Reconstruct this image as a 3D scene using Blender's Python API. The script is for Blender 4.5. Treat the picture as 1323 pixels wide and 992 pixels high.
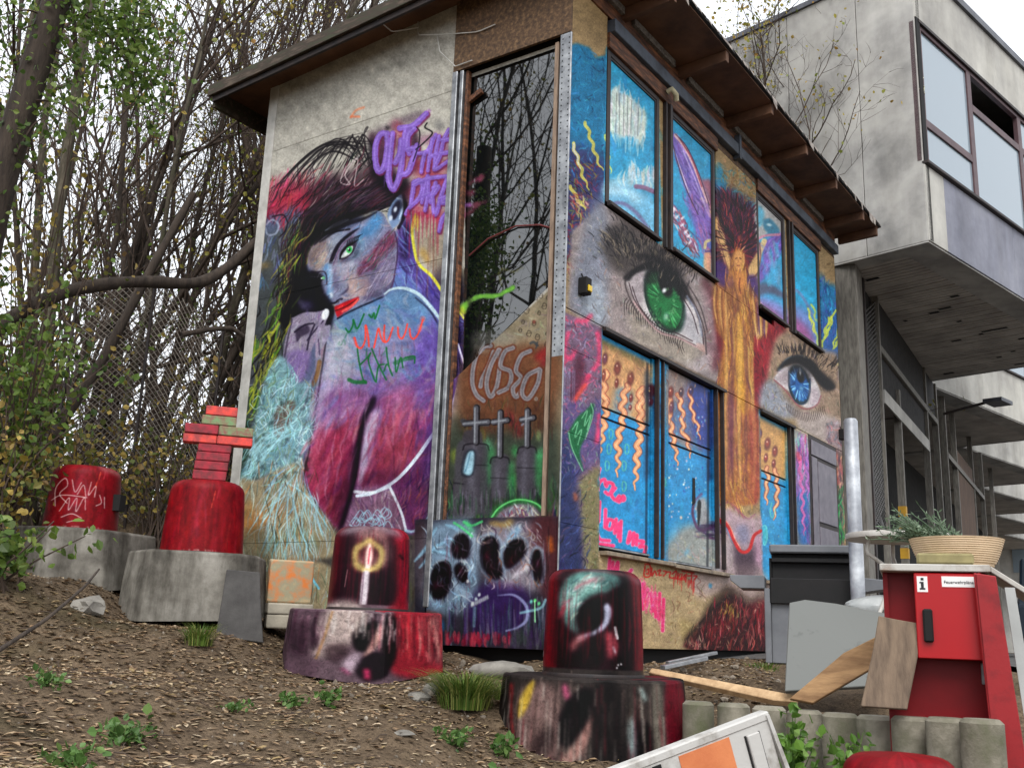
import bpy, bmesh, math, random
import numpy as np
from mathutils import Vector, Matrix

scene = bpy.context.scene
for o in list(bpy.data.objects): bpy.data.objects.remove(o)
COL = scene.collection
R_ = math.radians

# ---------------------------------------------------------------- camera
# world frame: house corner at the origin, +X along its eye wall, +Y along its portrait wall, Z up
CAM = np.array([-6.73219, -4.32176, 0.10275])
ROT = np.array([[0.56980526, -0.21622859, -0.79282228], [-0.82095848, -0.10665709, -0.56093801], [0.03673071, 0.97049959, -0.23828846]])
FPX, CX, CY = 1320., 661.5, 496.
cam = bpy.data.cameras.new('camera'); cam_ob = bpy.data.objects.new('camera', cam); COL.objects.link(cam_ob)
M4 = Matrix(ROT.tolist()).to_4x4(); M4.translation = Vector(CAM); cam_ob.matrix_world = M4
cam.sensor_fit = 'HORIZONTAL'; cam.sensor_width = 36.; cam.lens = 36.*FPX/1323.
cam.clip_start = .05; cam.clip_end = 3000
scene.camera = cam_ob
scene.render.resolution_x, scene.render.resolution_y = 1024, 767

# ---------------------------------------------------------------- sky, sun, exposure
SUN_EL, SUN_AZ = 48., 215.        # overcast: the sun is a wide soft glow behind the camera
world = bpy.data.worlds.new('World'); scene.world = world; world.use_nodes = True
nt = world.node_tree; nt.nodes.clear()
sky = nt.nodes.new('ShaderNodeTexSky'); sky.sky_type = 'NISHITA'; sky.sun_disc = False
sky.sun_elevation = R_(SUN_EL); sky.sun_rotation = R_(90-SUN_AZ); sky.air_density = 1.0; sky.dust_density = 3.0; sky.ozone_density = 1.0
hs = nt.nodes.new('ShaderNodeHueSaturation'); hs.inputs['Saturation'].default_value = .16
mixn = nt.nodes.new('ShaderNodeMixRGB'); mixn.inputs['Fac'].default_value = .72; mixn.inputs['Color2'].default_value = (9.2, 9.6, 10.2, 1)   # even cloud layer
bg = nt.nodes.new('ShaderNodeBackground'); bg.inputs['Strength'].default_value = .1
wo = nt.nodes.new('ShaderNodeOutputWorld')
nt.links.new(sky.outputs[0], hs.inputs['Color']); nt.links.new(hs.outputs[0], mixn.inputs['Color1']); nt.links.new(mixn.outputs[0], bg.inputs['Color']); nt.links.new(bg.outputs[0], wo.inputs[0])
sun = bpy.data.lights.new('sun', 'SUN'); sun.energy = 1.4; sun.angle = R_(35); sun.color = (1, .97, .93)
sun_ob = bpy.data.objects.new('sun', sun); COL.objects.link(sun_ob)
_d = Vector((math.cos(R_(SUN_EL))*math.cos(R_(SUN_AZ)), math.cos(R_(SUN_EL))*math.sin(R_(SUN_AZ)), math.sin(R_(SUN_EL))))
sun_ob.rotation_euler = _d.to_track_quat('Z', 'Y').to_euler(); sun_ob.location = (0, 0, 30)
vs = scene.view_settings
vs.view_transform = 'Standard'; vs.look = 'None'; vs.gamma = 1; vs.use_curve_mapping = False; vs.exposure = 0.95
# ---------------------------------------------------------------- helpers
RNG = np.random.RandomState(11); random.seed(5)
def ray(px, py):
    d = ROT @ np.array([px-CX, CY-py, -FPX]); return d/np.hypot(d[0], d[1])
def at(px, py, dist):
    """point at horizontal distance dist, seen at photo position px, py (used for measuring only)"""
    return CAM+ray(px, py)*dist
def atz(px, py, z):
    d = ray(px, py); return CAM+d*((z-CAM[2])/d[2])
def project(P):
    v = (np.asarray(P)-CAM) @ ROT
    return CX-FPX*v[..., 0]/v[..., 2], CY+FPX*v[..., 1]/v[..., 2]

def tag(o, label=None, cat=None, group=None, kind=None):
    for k, v in (('label', label), ('category', cat), ('group', group), ('kind', kind)):
        if v: o[k] = v
    return o
def empty(name, loc=(0, 0, 0), label=None, cat=None, group=None, rz=0.):
    o = bpy.data.objects.new(name, None); COL.objects.link(o); o.location = loc; o.rotation_euler = (0, 0, rz); o.empty_display_size = .1
    return tag(o, label, cat, group)
def link(name, me, parent=None, mat=None):
    o = bpy.data.objects.new(name, me); COL.objects.link(o)
    if mat and not me.materials: me.materials.append(mat)
    if parent: o.parent = parent
    return o
def copy_tree(o, parent=None):
    c = o.copy(); COL.objects.link(c); c.parent = parent
    for ch in list(o.children): copy_tree(ch, c)
    return c

class MB:
    """collects simple solids into one mesh"""
    def __init__(s): s.v, s.f, s.n = [], [], 0
    def add(s, v, f):
        v = np.asarray(v, float).reshape(-1, 3); s.v.append(v); s.f += [tuple(i+s.n for i in q) for q in f]; s.n += len(v); return s
    def box(s, lo, hi):
        (a, b, c), (d, e, g) = lo, hi
        return s.add([(a, b, c), (d, b, c), (d, e, c), (a, e, c), (a, b, g), (d, b, g), (d, e, g), (a, e, g)], [(3, 2, 1, 0), (4, 5, 6, 7), (0, 1, 5, 4), (1, 2, 6, 5), (2, 3, 7, 6), (3, 0, 4, 7)])
    def bar(s, p, q, w, h=None, up=(0, 0, 1)):
        p, q = np.array(p, float), np.array(q, float); h = h or w
        d = q-p; d /= np.linalg.norm(d); a = np.cross(d, up)
        if np.linalg.norm(a) < 1e-4: a = np.cross(d, (1, 0, 0))
        a /= np.linalg.norm(a); b = np.cross(a, d)
        c = [p+a*i*w/2+b*j*h/2 for i, j in ((-1, -1), (1, -1), (1, 1), (-1, 1))]+[q+a*i*w/2+b*j*h/2 for i, j in ((-1, -1), (1, -1), (1, 1), (-1, 1))]
        return s.add(c, [(3, 2, 1, 0), (4, 5, 6, 7), (0, 1, 5, 4), (1, 2, 6, 5), (2, 3, 7, 6), (3, 0, 4, 7)])
    def slab(s, pts, n):
        """polygon (3-D points) thickened by vector n"""
        p = np.asarray(pts, float); k = len(p); q = p+np.asarray(n, float)
        f = [tuple(range(k))[::-1], tuple(range(k, 2*k))]+[(i, (i+1) % k, (i+1) % k+k, i+k) for i in range(k)]
        return s.add(np.vstack([p, q]), f)
    def tube(s, path, rad, n=6, cap=True):
        p = np.asarray(path, float); k = len(p); rad = np.broadcast_to(np.asarray(rad, float), (k,))
        t = np.gradient(p, axis=0); t /= np.linalg.norm(t, axis=1)[:, None]+1e-9
        ref = np.array([0, 0, 1.]) if abs(t[0, 2]) < .9 else np.array([1., 0, 0])
        vs = []
        for i in range(k):
            a = np.cross(t[i], ref); a /= np.linalg.norm(a)+1e-9; b = np.cross(t[i], a); ref = np.cross(a, t[i])
            an = np.arange(n)*2*math.pi/n
            vs.append(p[i]+rad[i]*(np.cos(an)[:, None]*a+np.sin(an)[:, None]*b))
        f = [(i*n+j, i*n+(j+1) % n, (i+1)*n+(j+1) % n, (i+1)*n+j) for i in range(k-1) for j in range(n)]
        if cap: f += [tuple(range(n))[::-1], tuple(range((k-1)*n, k*n))]
        return s.add(np.vstack(vs), f)
    def lathe(s, prof, n=32, c=(0, 0, 0)):
        prof = np.asarray(prof, float); k = len(prof); an = np.arange(n)*2*math.pi/n
        v = np.stack([prof[:, None, 0]*np.cos(an)+c[0], prof[:, None, 0]*np.sin(an)+c[1], np.repeat(prof[:, 1:2], n, 1)+c[2]], -1).reshape(-1, 3)
        f = [(i*n+j, i*n+(j+1) % n, (i+1)*n+(j+1) % n, (i+1)*n+j) for i in range(k-1) for j in range(n)]
        f += [tuple(range(n))[::-1], tuple(range((k-1)*n, k*n))]
        return s.add(v, f)
    def mesh(s, name, mat=None, smooth=None, uv=None):
        me = bpy.data.meshes.new(name); V = np.vstack(s.v); me.from_pydata(V.tolist(), [], s.f)
        if mat: me.materials.append(mat)
        if uv is not None:
            l = me.uv_layers.new(name='UVMap'); idx = np.zeros(len(me.loops), np.int32); me.loops.foreach_get('vertex_index', idx)
            l.data.foreach_set('uv', np.asarray(uv(V), np.float32)[idx].ravel())
        if smooth is not None:
            me.shade_smooth(); me.set_sharp_from_angle(angle=R_(smooth))
        me.update(); return me
    def build(s, name, mat, parent=None, smooth=None, bevel=0., uv=None, seg=1):
        o = link(name, s.mesh(name, mat, smooth, uv), parent)
        if bevel:
            b = o.modifiers.new('bevel', 'BEVEL'); b.width = bevel; b.segments = seg; b.limit_method = 'ANGLE'; b.angle_limit = R_(40)
        return o

# ---- materials
class NG:
    def __init__(s, name):
        s.m = bpy.data.materials.new(name); s.m.use_nodes = True; s.t = s.m.node_tree; s.t.nodes.clear()
        s.o = s.n('ShaderNodeOutputMaterial'); s.p = s.n('ShaderNodeBsdfPrincipled'); s.l(s.p.outputs[0], s.o.inputs[0]); s.tc = s.n('ShaderNodeTexCoord')
    def n(s, t, **k):
        x = s.t.nodes.new(t)
        for a, b in k.items(): setattr(x, a, b)
        return x
    def l(s, a, b): s.t.links.new(a, b)
    def noise(s, scale, det=6., rough=.6, coord='Object', stretch=None, dist=0.):
        x = s.n('ShaderNodeTexNoise'); x.inputs['Scale'].default_value = scale; x.inputs['Detail'].default_value = det; x.inputs['Roughness'].default_value = rough; x.inputs['Distortion'].default_value = dist
        src = s.tc.outputs[coord]
        if stretch:
            mp = s.n('ShaderNodeMapping'); mp.inputs['Scale'].default_value = stretch; s.l(src, mp.inputs[0]); src = mp.outputs[0]
        s.l(src, x.inputs['Vector']); return x.outputs['Fac']
    def ramp(s, fac, stops):
        r = s.n('ShaderNodeValToRGB'); e = r.color_ramp.elements
        while len(e) < len(stops): e.new(.5)
        for k, (p, c) in zip(e, stops): k.position = p; k.color = (*lin(c), 1) if len(c) == 3 else c
        s.l(fac, r.inputs[0]); return r.outputs[0]
    def mix(s, a, b, fac, mode='MIX'):
        x = s.n('ShaderNodeMixRGB', blend_type=mode)
        for i, v in (('Fac', fac), ('Color1', a), ('Color2', b)):
            if isinstance(v, (int, float)): x.inputs[i].default_value = v
            elif isinstance(v, tuple): x.inputs[i].default_value = (*lin(v), 1)
            else: s.l(v, x.inputs[i])
        return x.outputs[0]
    def bump(s, h, strength=.3, dist=.01):
        b = s.n('ShaderNodeBump'); b.inputs['Strength'].default_value = strength; b.inputs['Distance'].default_value = dist
        s.l(h, b.inputs['Height'])
        if s.p.inputs['Normal'].links: s.l(s.p.inputs['Normal'].links[0].from_socket, b.inputs['Normal'])
        s.l(b.outputs[0], s.p.inputs['Normal'])
    def col(s, v):
        if isinstance(v, tuple): s.p.inputs['Base Color'].default_value = (*lin(v), 1)
        else: s.l(v, s.p.inputs['Base Color'])
    def rough(s, v, spec=.5, metal=0.):
        s.p.inputs['Roughness'].default_value = v; s.p.inputs['Specular IOR Level'].default_value = spec; s.p.inputs['Metallic'].default_value = metal
def lin(c):
    """sRGB 0-255 -> linear"""
    return tuple((x/255/12.92 if x/255 <= .04045 else ((x/255+.055)/1.055)**2.4) for x in c[:3])
def M(name, c1, c2=None, scale=6., rough=.7, bump=.25, bdist=.004, bscale=60., stretch=None, metal=0., spec=.4, c3=None, lo=.35, hi=.68):
    g = NG(name); c2 = c2 or tuple(v*.78 for v in c1)
    f = g.noise(scale, 7, .62, stretch=stretch)
    stops = [(lo, c2), (hi, c1)] if not c3 else [(lo, c3), ((lo+hi)/2, c2), (hi, c1)]
    g.col(g.ramp(f, stops)); g.rough(rough, spec, metal)
    if bump: g.bump(g.noise(bscale, 4, .6, stretch=stretch), bump, bdist)
    return g.m
def leafmat(name, cols, rough=.5, transl=.25):
    g = NG(name); geo = g.n('ShaderNodeNewGeometry')
    k = len(cols); r = g.ramp(geo.outputs['Random Per Island'], [((i+.5)/k, c) for i, c in enumerate(cols)])
    g.col(r); g.rough(rough, .3)
    if transl:
        t = g.n('ShaderNodeBsdfTranslucent'); g.l(r, t.inputs[0]); mx = g.n('ShaderNodeMixShader'); mx.inputs[0].default_value = transl
        g.l(g.p.outputs[0], mx.inputs[1]); g.l(t.outputs[0], mx.inputs[2]); g.l(mx.outputs[0], g.o.inputs[0])
    return g.m
def sheet_image(name, arr):
    """painted array (sRGB, row 0 = bottom) as an in-memory picture"""
    h, w = arr.shape[:2]; im = bpy.data.images.new(name, w, h); px = np.ones((h, w, 4), np.float32); px[..., :3] = np.clip(arr, 0, 1)
    im.pixels.foreach_set(px.ravel()); im.pack(); return im
def painted(name, im, rough=.55, fleck=.25, fscale=90., bump=.35, bdist=.003, streak=None):
    g = NG(name); tx = g.n('ShaderNodeTexImage'); tx.image = im; tx.extension = 'EXTEND'; tx.interpolation = 'Cubic'
    uv = g.n('ShaderNodeUVMap'); g.l(uv.outputs[0], tx.inputs[0])
    f = g.noise(fscale, 5, .7, stretch=streak, dist=1.2)
    k = g.ramp(f, [(.3, (255*(1-fleck),)*3), (.55, (250,)*3), (.75, (255,)*3)])
    g.col(g.mix(tx.outputs[0], k, 1., 'MULTIPLY')); g.rough(rough, .12)
    g.bump(f, bump, bdist); return g.m
# ---------------------------------------------------------------- painter
# The murals are painted stroke by stroke in code: a sketch sheet is painted, then
# rectified onto the flat elevation of each wall (metres along the wall / height).
class Sheet:
    def __init__(s, x0, y0, x1, y1, ss=2.0, seed=1):
        s.x0, s.y0, s.ss = x0, y0, ss
        s.W, s.H = int((x1-x0)*ss), int((y1-y0)*ss)
        s.a = np.zeros((s.H, s.W, 3), np.float32)
        s.r = np.random.RandomState(seed)
    def _p(s, pts):
        p = np.array(pts, np.float32).reshape(-1, 2)
        return (p - (s.x0, s.y0))*s.ss
    def _smooth(s, p, step=3.0, closed=False):
        if len(p) < 3:
            n = max(2, int(np.hypot(*(p[-1]-p[0]))/step)+1)
            t = np.linspace(0, 1, n)[:, None]
            return p[0]*(1-t)+p[-1]*t
        q = np.vstack([p[-1], p, p[0], p[1]]) if closed else np.vstack([2*p[0]-p[1], p, 2*p[-1]-p[-2]])
        out = []
        for i in range(1, len(q)-2):
            a, b, c, d = q[i-1], q[i], q[i+1], q[i+2]
            n = max(2, int(np.hypot(*(c-b))/step)+1)
            t = np.linspace(0, 1, n, endpoint=False)[:, None]
            out.append(.5*(2*b+(c-a)*t+(2*a-5*b+4*c-d)*t*t+(3*b-a-3*c+d)*t**3))
        out.append(q[-2][None])
        return np.vstack(out)
    def _blend(s, ix0, iy0, m, col, a):
        h, w = m.shape
        jx0, jy0 = max(ix0, 0), max(iy0, 0); jx1, jy1 = min(ix0+w, s.W), min(iy0+h, s.H)
        if jx1 <= jx0 or jy1 <= jy0: return
        mm = (m[jy0-iy0:jy1-iy0, jx0-ix0:jx1-ix0]*a)[..., None]
        t = s.a[jy0:jy1, jx0:jx1]
        t += mm*(np.array(col, np.float32)/255.-t)
    @staticmethod
    def blur(m, r):
        r = int(round(r))
        if r < 1: return m
        for ax in (0, 1):
            for _ in range(2):
                n = m.shape[ax]
                pad = [(0, 0), (0, 0)]; pad[ax] = (r+1, r)
                c = np.cumsum(np.pad(m, pad, mode='edge'), axis=ax, dtype=np.float32)
                m = (np.take(c, range(2*r+1, n+2*r+1), ax)-np.take(c, range(0, n), ax))/(2*r+1)
        return m
    def mask(s, pts, soft=1., curve=True):
        p = s._p(pts)
        if curve: p = s._smooth(p, 6., True)
        pad = int(soft*s.ss*2)+3
        ix0, iy0 = int(p[:, 0].min())-pad, int(p[:, 1].min())-pad
        ix1, iy1 = int(p[:, 0].max())+pad, int(p[:, 1].max())+pad
        ix0 = max(ix0, -60); iy0 = max(iy0, -60); ix1 = min(ix1, s.W+60); iy1 = min(iy1, s.H+60)
        if ix1 <= ix0 or iy1 <= iy0: return 0, 0, np.zeros((1, 1), np.float32)
        xs = np.arange(ix0, ix1, dtype=np.float32)+.5
        m = np.zeros((iy1-iy0, ix1-ix0), np.float32)
        q = np.roll(p, -1, 0)
        for j in range(iy1-iy0):
            y = iy0+j+.5
            k = (p[:, 1] <= y) != (q[:, 1] <= y)
            if not k.any(): continue
            xx = np.sort(p[k, 0]+(y-p[k, 1])/(q[k, 1]-p[k, 1])*(q[k, 0]-p[k, 0]))
            m[j] = (np.searchsorted(xx, xs) & 1)
        return ix0, iy0, s.blur(m, soft*s.ss*.7)
    def fill(s, pts, col, a=1., soft=1., curve=True):
        ix, iy, m = s.mask(pts, soft, curve); s._blend(ix, iy, m, col, a)
    def line(s, pts, w, col, a=1., soft=.5, taper=(1, 1), closed=False, rough=0.):
        p = s._p(pts)
        w = w*s.ss*.5; so = max(soft*s.ss, .7)
        p = s._smooth(p, max(1.0, w*.6), closed)
        n = len(p)
        t = np.linspace(0, 1, n)
        ww = w*np.where(t < .5, taper[0]+(1-taper[0])*np.minimum(1, t*3), taper[1]+(1-taper[1])*np.minimum(1, (1-t)*3))
        if rough: ww = ww*(1+rough*s.r.randn(n)); p = p+s.r.randn(n, 2)*rough*w*.4
        pad = int(w*1.5+so+2)
        ix0, iy0 = int(p[:, 0].min())-pad, int(p[:, 1].min())-pad
        ix1, iy1 = int(p[:, 0].max())+pad+1, int(p[:, 1].max())+pad+1
        if ix1 < 0 or iy1 < 0 or ix0 > s.W or iy0 > s.H: return
        if (iy1-iy0)*(ix1-ix0)*n < 260000:
            yy = (np.arange(iy0, iy1)+.5)[:, None, None]-p[:, 1]; xx = (np.arange(ix0, ix1)+.5)[None, :, None]-p[:, 0]
            m = np.clip(((ww+so*.5)-np.sqrt(xx*xx+yy*yy)).max(2)/so, 0, 1).astype(np.float32)
            s._blend(ix0, iy0, m, col, a); return
        m = np.zeros((iy1-iy0, ix1-ix0), np.float32)
        for (x, y), r in zip(p, ww):
            k = int(r+so+1.5); cx, cy = int(x)-ix0, int(y)-iy0
            ya, yb, xa, xb = max(cy-k, 0), cy+k+1, max(cx-k, 0), cx+k+1
            t_ = m[ya:yb, xa:xb]
            yy = np.arange(ya, ya+t_.shape[0])[:, None]+iy0+.5-y; xx = np.arange(xa, xa+t_.shape[1])[None]+ix0+.5-x
            np.maximum(t_, np.clip((r+so*.5-np.sqrt(xx*xx+yy*yy))/so, 0, 1), out=t_)
        s._blend(ix0, iy0, m, col, a)
    def blob(s, x, y, rx, ry, col, a=1., rot=0., hard=0., grain=0.):
        x, y = (x-s.x0)*s.ss, (y-s.y0)*s.ss; rx *= s.ss; ry *= s.ss
        R = int(max(rx, ry)*(1.05 if hard > .5 else 1.6))+2
        yy, xx = np.mgrid[-R:R+1, -R:R+1].astype(np.float32)
        c, n = math.cos(rot), math.sin(rot)
        u, v = (xx*c+yy*n)/rx, (-xx*n+yy*c)/ry
        d = np.sqrt(u*u+v*v)
        m = np.clip((1-d)/max(1-hard, .03), 0, 1) if hard else np.exp(-d*d*2.2)
        if grain: m = np.clip(m*(1+grain*s.r.randn(*m.shape)), 0, 1)
        s._blend(int(x)-R, int(y)-R, m.astype(np.float32), col, a)
    def spray(s, pts, r, col, a=.7, grain=.5):
        p = s._smooth(s._p(pts), r*s.ss*.5)/s.ss+(s.x0, s.y0)
        for x, y in p: s.blob(x, y, r*s.r.uniform(.8, 1.2), r*s.r.uniform(.8, 1.2), col, a*.6, 0, 0, grain)
    def hatch(s, pts, n, ang, ln, w, cols, a=.5, jit=.3, bend=.2, soft=.4):
        """n short brush strokes inside the outline pts, running along ang (radians or function of x, y)"""
        poly = np.array(pts, float).reshape(-1, 2)
        lo, hi = poly.min(0), poly.max(0); q = np.roll(poly, -1, 0)
        k = 0; tries = 0
        while k < n and tries < n*6:
            tries += 1
            x, y = s.r.uniform(lo, hi)
            c = (poly[:, 1] <= y) != (q[:, 1] <= y)
            if (np.sum(x < poly[c, 0]+(y-poly[c, 1])/(q[c, 1]-poly[c, 1])*(q[c, 0]-poly[c, 0])) & 1) == 0: continue
            k += 1
            t = (ang(x, y) if callable(ang) else ang)+s.r.randn()*jit
            L = ln*s.r.uniform(.5, 1.3)*.5; b = s.r.randn()*bend*L
            dx, dy = math.cos(t), math.sin(t)
            col = cols[s.r.randint(len(cols))]
            col = np.clip(np.array(col)+s.r.randn(3)*7+s.r.randn()*8, 0, 255)
            s.line([(x-dx*L, y-dy*L), (x-dy*b, y+dx*b), (x+dx*L, y+dy*L)], w*s.r.uniform(.6, 1.4), col, a*s.r.uniform(.6, 1.2), soft, (.4, .2))
    def drips(s, xa, ya, xb, yb, n, lo, hi, w, col, a=.7):
        for i in range(n):
            t = s.r.rand(); x = xa+(xb-xa)*t; y = ya+(yb-ya)*t; L = s.r.uniform(lo, hi)
            s.line([(x, y), (x-.02*L, y+L)], w*s.r.uniform(.6, 1.3), col, a*s.r.uniform(.5, 1), .4, (1, .5))
    def mottle(s, amt, scale, seed=0, sy=None):
        r = np.random.RandomState(seed+5); sy = sy or scale
        h, w = int(s.H/sy)+3, int(s.W/scale)+3
        g = r.randn(h, w).astype(np.float32)
        yi = np.arange(s.H)/sy; xi = np.arange(s.W)/scale
        y0 = yi.astype(int); x0 = xi.astype(int); fy = (yi-y0)[:, None]; fx = (xi-x0)[None]
        v = (g[y0][:, x0]*(1-fx)+g[y0][:, x0+1]*fx)*(1-fy)+(g[y0+1][:, x0]*(1-fx)+g[y0+1][:, x0+1]*fx)*fy
        s.a *= (1+amt*v)[..., None]
        np.clip(s.a, 0, 1, out=s.a)
    def sample(s, px, py):
        x = np.clip((px-s.x0)*s.ss-.5, 0, s.W-1.01); y = np.clip((py-s.y0)*s.ss-.5, 0, s.H-1.01)
        xi, yi = x.astype(int), y.astype(int); fx, fy = (x-xi)[..., None], (y-yi)[..., None]
        a = s.a
        return (a[yi, xi]*(1-fx)+a[yi, xi+1]*fx)*(1-fy)+(a[yi+1, xi]*(1-fx)+a[yi+1, xi+1]*fx)*fy

def fr(x0, y0, sc):
    """a drawing frame: flat list of numbers -> sheet points"""
    return lambda *v: [(x0+v[i]/sc, y0+v[i+1]/sc) for i in range(0, len(v), 2)]
A_, B_, F_, T_ = fr(300, 130, 3.1), fr(300, 400, 3.1), fr(370, 240, 5.511), fr(460, 130, 5.833)
S_, G_, K_ = fr(420, 370, 6.963), fr(580, 420, 3.8125), fr(530, 640, 4.725)
W_, E_, N_, D_ = fr(730, 40, 4.135), fr(740, 240, 4.135), fr(900, 200, 4.135), fr(720, 400, 4.132)
Q_, J_, M_ = fr(720, 600, 3.968), fr(900, 400, 4.133), fr(880, 580, 3.674)
I_ = lambda *v: [(v[i], v[i+1]) for i in range(0, len(v), 2)]

BLK = (22, 18, 24); WHT = (225, 228, 228)
def paint_left():
    s = Sheet(285, -30, 760, 860, 2.0, 3)
    s.a[:] = np.array((170, 167, 158), np.float32)/255
    s.mottle(.025, 40, 1); s.mottle(.02, 7, 2)
    R = s.r
    s.fill(I_(290, 640, 420, 650, 560, 640, 610, 640, 600, 850, 280, 850), (74, 70, 66), .95, 6)
    s.hatch(I_(290, 660, 600, 660, 600, 840, 280, 840), 160, 1.6, 26, 4, [(90, 80, 70), (60, 64, 54), (110, 90, 70), (70, 50, 56), (50, 44, 50)], .5, .2)
    s.fill(I_(552, 380, 600, 380, 610, 690, 540, 700), (60, 50, 70), .9, 6)
    # ---- loose background behind the figure
    s.fill(I_(330, 300, 345, 268, 420, 262, 480, 300, 420, 400, 400, 560, 290, 760, 280, 560, 310, 400), (84, 92, 120), .95, 6)
    s.fill(I_(320, 345, 350, 300, 390, 300, 380, 420, 340, 520, 300, 640, 285, 560), (70, 74, 70), .8, 8)
    s.hatch(I_(325, 300, 400, 280, 395, 330, 330, 380), 70, 1.7, 22, 3, [(95, 110, 150), (120, 135, 170), (60, 66, 96), (70, 110, 150)], .5)
    s.spray(I_(350, 262, 372, 243, 395, 250, 412, 262), 17, (150, 38, 62), .85)
    s.spray(I_(352, 268, 380, 258, 400, 270), 13, (172, 44, 66), .8)
    s.spray(I_(410, 250, 440, 240, 470, 245, 500, 215), 14, (96, 34, 52), .55)
    s.hatch(I_(345, 235, 400, 220, 440, 240, 470, 260, 440, 290, 340, 290), 150, 2.05, 30, 2.0, [(170, 45, 70), (120, 30, 55), (70, 25, 40), (190, 70, 90), (60, 40, 60)], .6)
    s.hatch(I_(335, 240, 390, 215, 395, 235, 345, 262), 40, 1.7, 20, 1.4, [(185, 90, 110), (160, 60, 84)], .45)
    s.blob(351, 295, 10, 10, (86, 96, 118), .8); s.line(I_(344, 290, 352, 284, 360, 291, 356, 302, 346, 303, 343, 295), 2.5, (150, 160, 180), .7)
    s.line(I_(352, 280, 366, 278, 372, 288), 2, (30, 26, 36), .8)
    # yellow green smoke hair
    for i in range(120):
        t = R.rand(); x = 352+50*(1-t)+R.randn()*9; y = 290+200*t+R.randn()*10
        x -= 12*max(0, t-.3)
        L = R.uniform(14, 40); an = 2.05+R.randn()*.18
        col = [(150, 160, 40), (96, 150, 44), (52, 60, 30), (190, 180, 60), (30, 34, 24), (120, 120, 44), (46, 40, 34)][R.randint(7)]
        s.line([(x, y), (x+math.cos(an)*L*.5+R.randn()*2, y+math.sin(an)*L*.5), (x+math.cos(an)*L, y+math.sin(an)*L)], R.uniform(1.2, 4), col, R.uniform(.5, .95), .5, (.5, .2))
    s.spray(I_(392, 292, 382, 306, 374, 322), 6, (110, 190, 50), .8)
    s.line(I_(398, 275, 384, 305, 368, 335, 350, 360), 3, (160, 150, 60), .7, 1, (.3, .3))
    s.spray(I_(326, 345, 345, 342), 8, (150, 120, 60), .5)
    # far left stone cross and pillar
    s.fill(I_(308, 450, 334, 440, 330, 640, 300, 690, 290, 600), (66, 68, 72), .9, 4)
    s.fill(I_(314, 456, 333, 454, 329, 498, 307, 500), (78, 80, 86), .9, 1, False); s.line(I_(315, 498, 330, 497), 1.5, (140, 146, 150), .8)
    s.line(I_(316, 469, 328, 471), 1.2, BLK, .8); s.line(I_(315, 474, 327, 476), 1.2, BLK, .8)
    s.fill(I_(306, 502, 328, 500, 324, 538, 302, 540), (60, 72, 60), .85, 1.5, False)
    s.line(I_(302, 540, 326, 542), 2.5, (170, 190, 90), .6); s.fill(I_(300, 545, 322, 545, 316, 640, 292, 640), (40, 62, 44), .8, 3)
    for i in range(40):
        x = 334+R.randn()*5; y = R.uniform(430, 560); L = R.uniform(12, 40)
        s.line([(x, y), (x-4+R.randn()*3, y+L*.6), (x-9+R.randn()*2, y+L)], R.uniform(1, 3), [(150, 170, 50), (90, 140, 50), (170, 170, 70), (40, 70, 40)][R.randint(4)], .7, .5, (.5, .3))
    s.line(A_(150, 965, 145, 930, 165, 925, 195, 880, 205, 840), 3, (175, 180, 60), .8, .6)
    # ---- hair
    hair = A_(300, 440, 380, 380, 470, 350, 560, 330, 610, 300, 660, 360, 690, 400, 722, 470, 716, 560, 700, 520, 640, 430, 580, 440, 480, 480, 400, 530, 330, 580, 300, 640, 310, 690, 350, 690, 372, 740, 370, 800, 410, 830, 390, 900, 330, 850, 280, 860, 240, 950, 200, 900, 180, 860, 220, 740, 250, 600)
    s.fill(hair, (20, 17, 22), .97, 2.2)
    def hang(x, y): return 2.5-.9*min(1, max(0, (y-265)/70.))
    s.hatch(A_(200, 520, 330, 420, 480, 380, 600, 330, 640, 400, 480, 450, 330, 540, 250, 700, 200, 860, 170, 800), 260, hang, 34, 1.4, [(18, 15, 20), (40, 30, 36), (86, 40, 52), (54, 44, 60), (26, 22, 30), (70, 62, 60)], .75, .12)
    for i in range(34):   # loose sketched strands above the head
        t = i/33.; x0, y0 = 360+t*115, 238-t*62+R.randn()*5
        x1, y1 = 478+R.randn()*8, 176+t*55+R.randn()*8
        mx, my = (x0+x1)/2-6, (y0+y1)/2-14-10*R.rand()
        s.line([(x0-15, y0+28), (x0, y0), (mx, my), (x1, y1)], R.uniform(.7, 2.2), (30, 26, 30), R.uniform(.5, .9), .4, (.3, .3))
    s.fill(I_(395, 250, 420, 228, 470, 215, 500, 205, 510, 250, 470, 262, 410, 275), (58, 40, 50), .75, 9)
    s.hatch(I_(380, 262, 420, 215, 480, 195, 500, 240, 420, 285), 110, 2.25, 26, 1.3, [(20, 16, 20), (50, 34, 42), (110, 46, 62), (24, 20, 24)], .8, .15)
    for i in range(30):
        x, y = R.uniform(395, 480), R.uniform(205, 255); L = R.uniform(8, 22)
        s.line([(x, y), (x-L*.3, y+L*.5), (x-L*.75, y+L)], R.uniform(1, 2), [(176, 166, 160), (130, 60, 76), (30, 24, 28), (150, 130, 130)][R.randint(4)], .6, .4, (.3, .3))
    s.line(I_(447, 215, 440, 235, 452, 238, 446, 225, 462, 205, 458, 240, 470, 232), 1.6, (190, 176, 178), .7)
    s.spray(I_(480, 175, 492, 200, 482, 225), 9, (60, 34, 48), .8); s.spray(I_(505, 225, 520, 245, 500, 250), 9, (26, 20, 28), .9)
    s.hatch(A_(480, 350, 640, 330, 680, 420, 600, 440, 470, 440), 120, -.35, 26, 1.2, [(14, 12, 16), (40, 32, 42), (60, 50, 64)], .8, .1)
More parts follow.
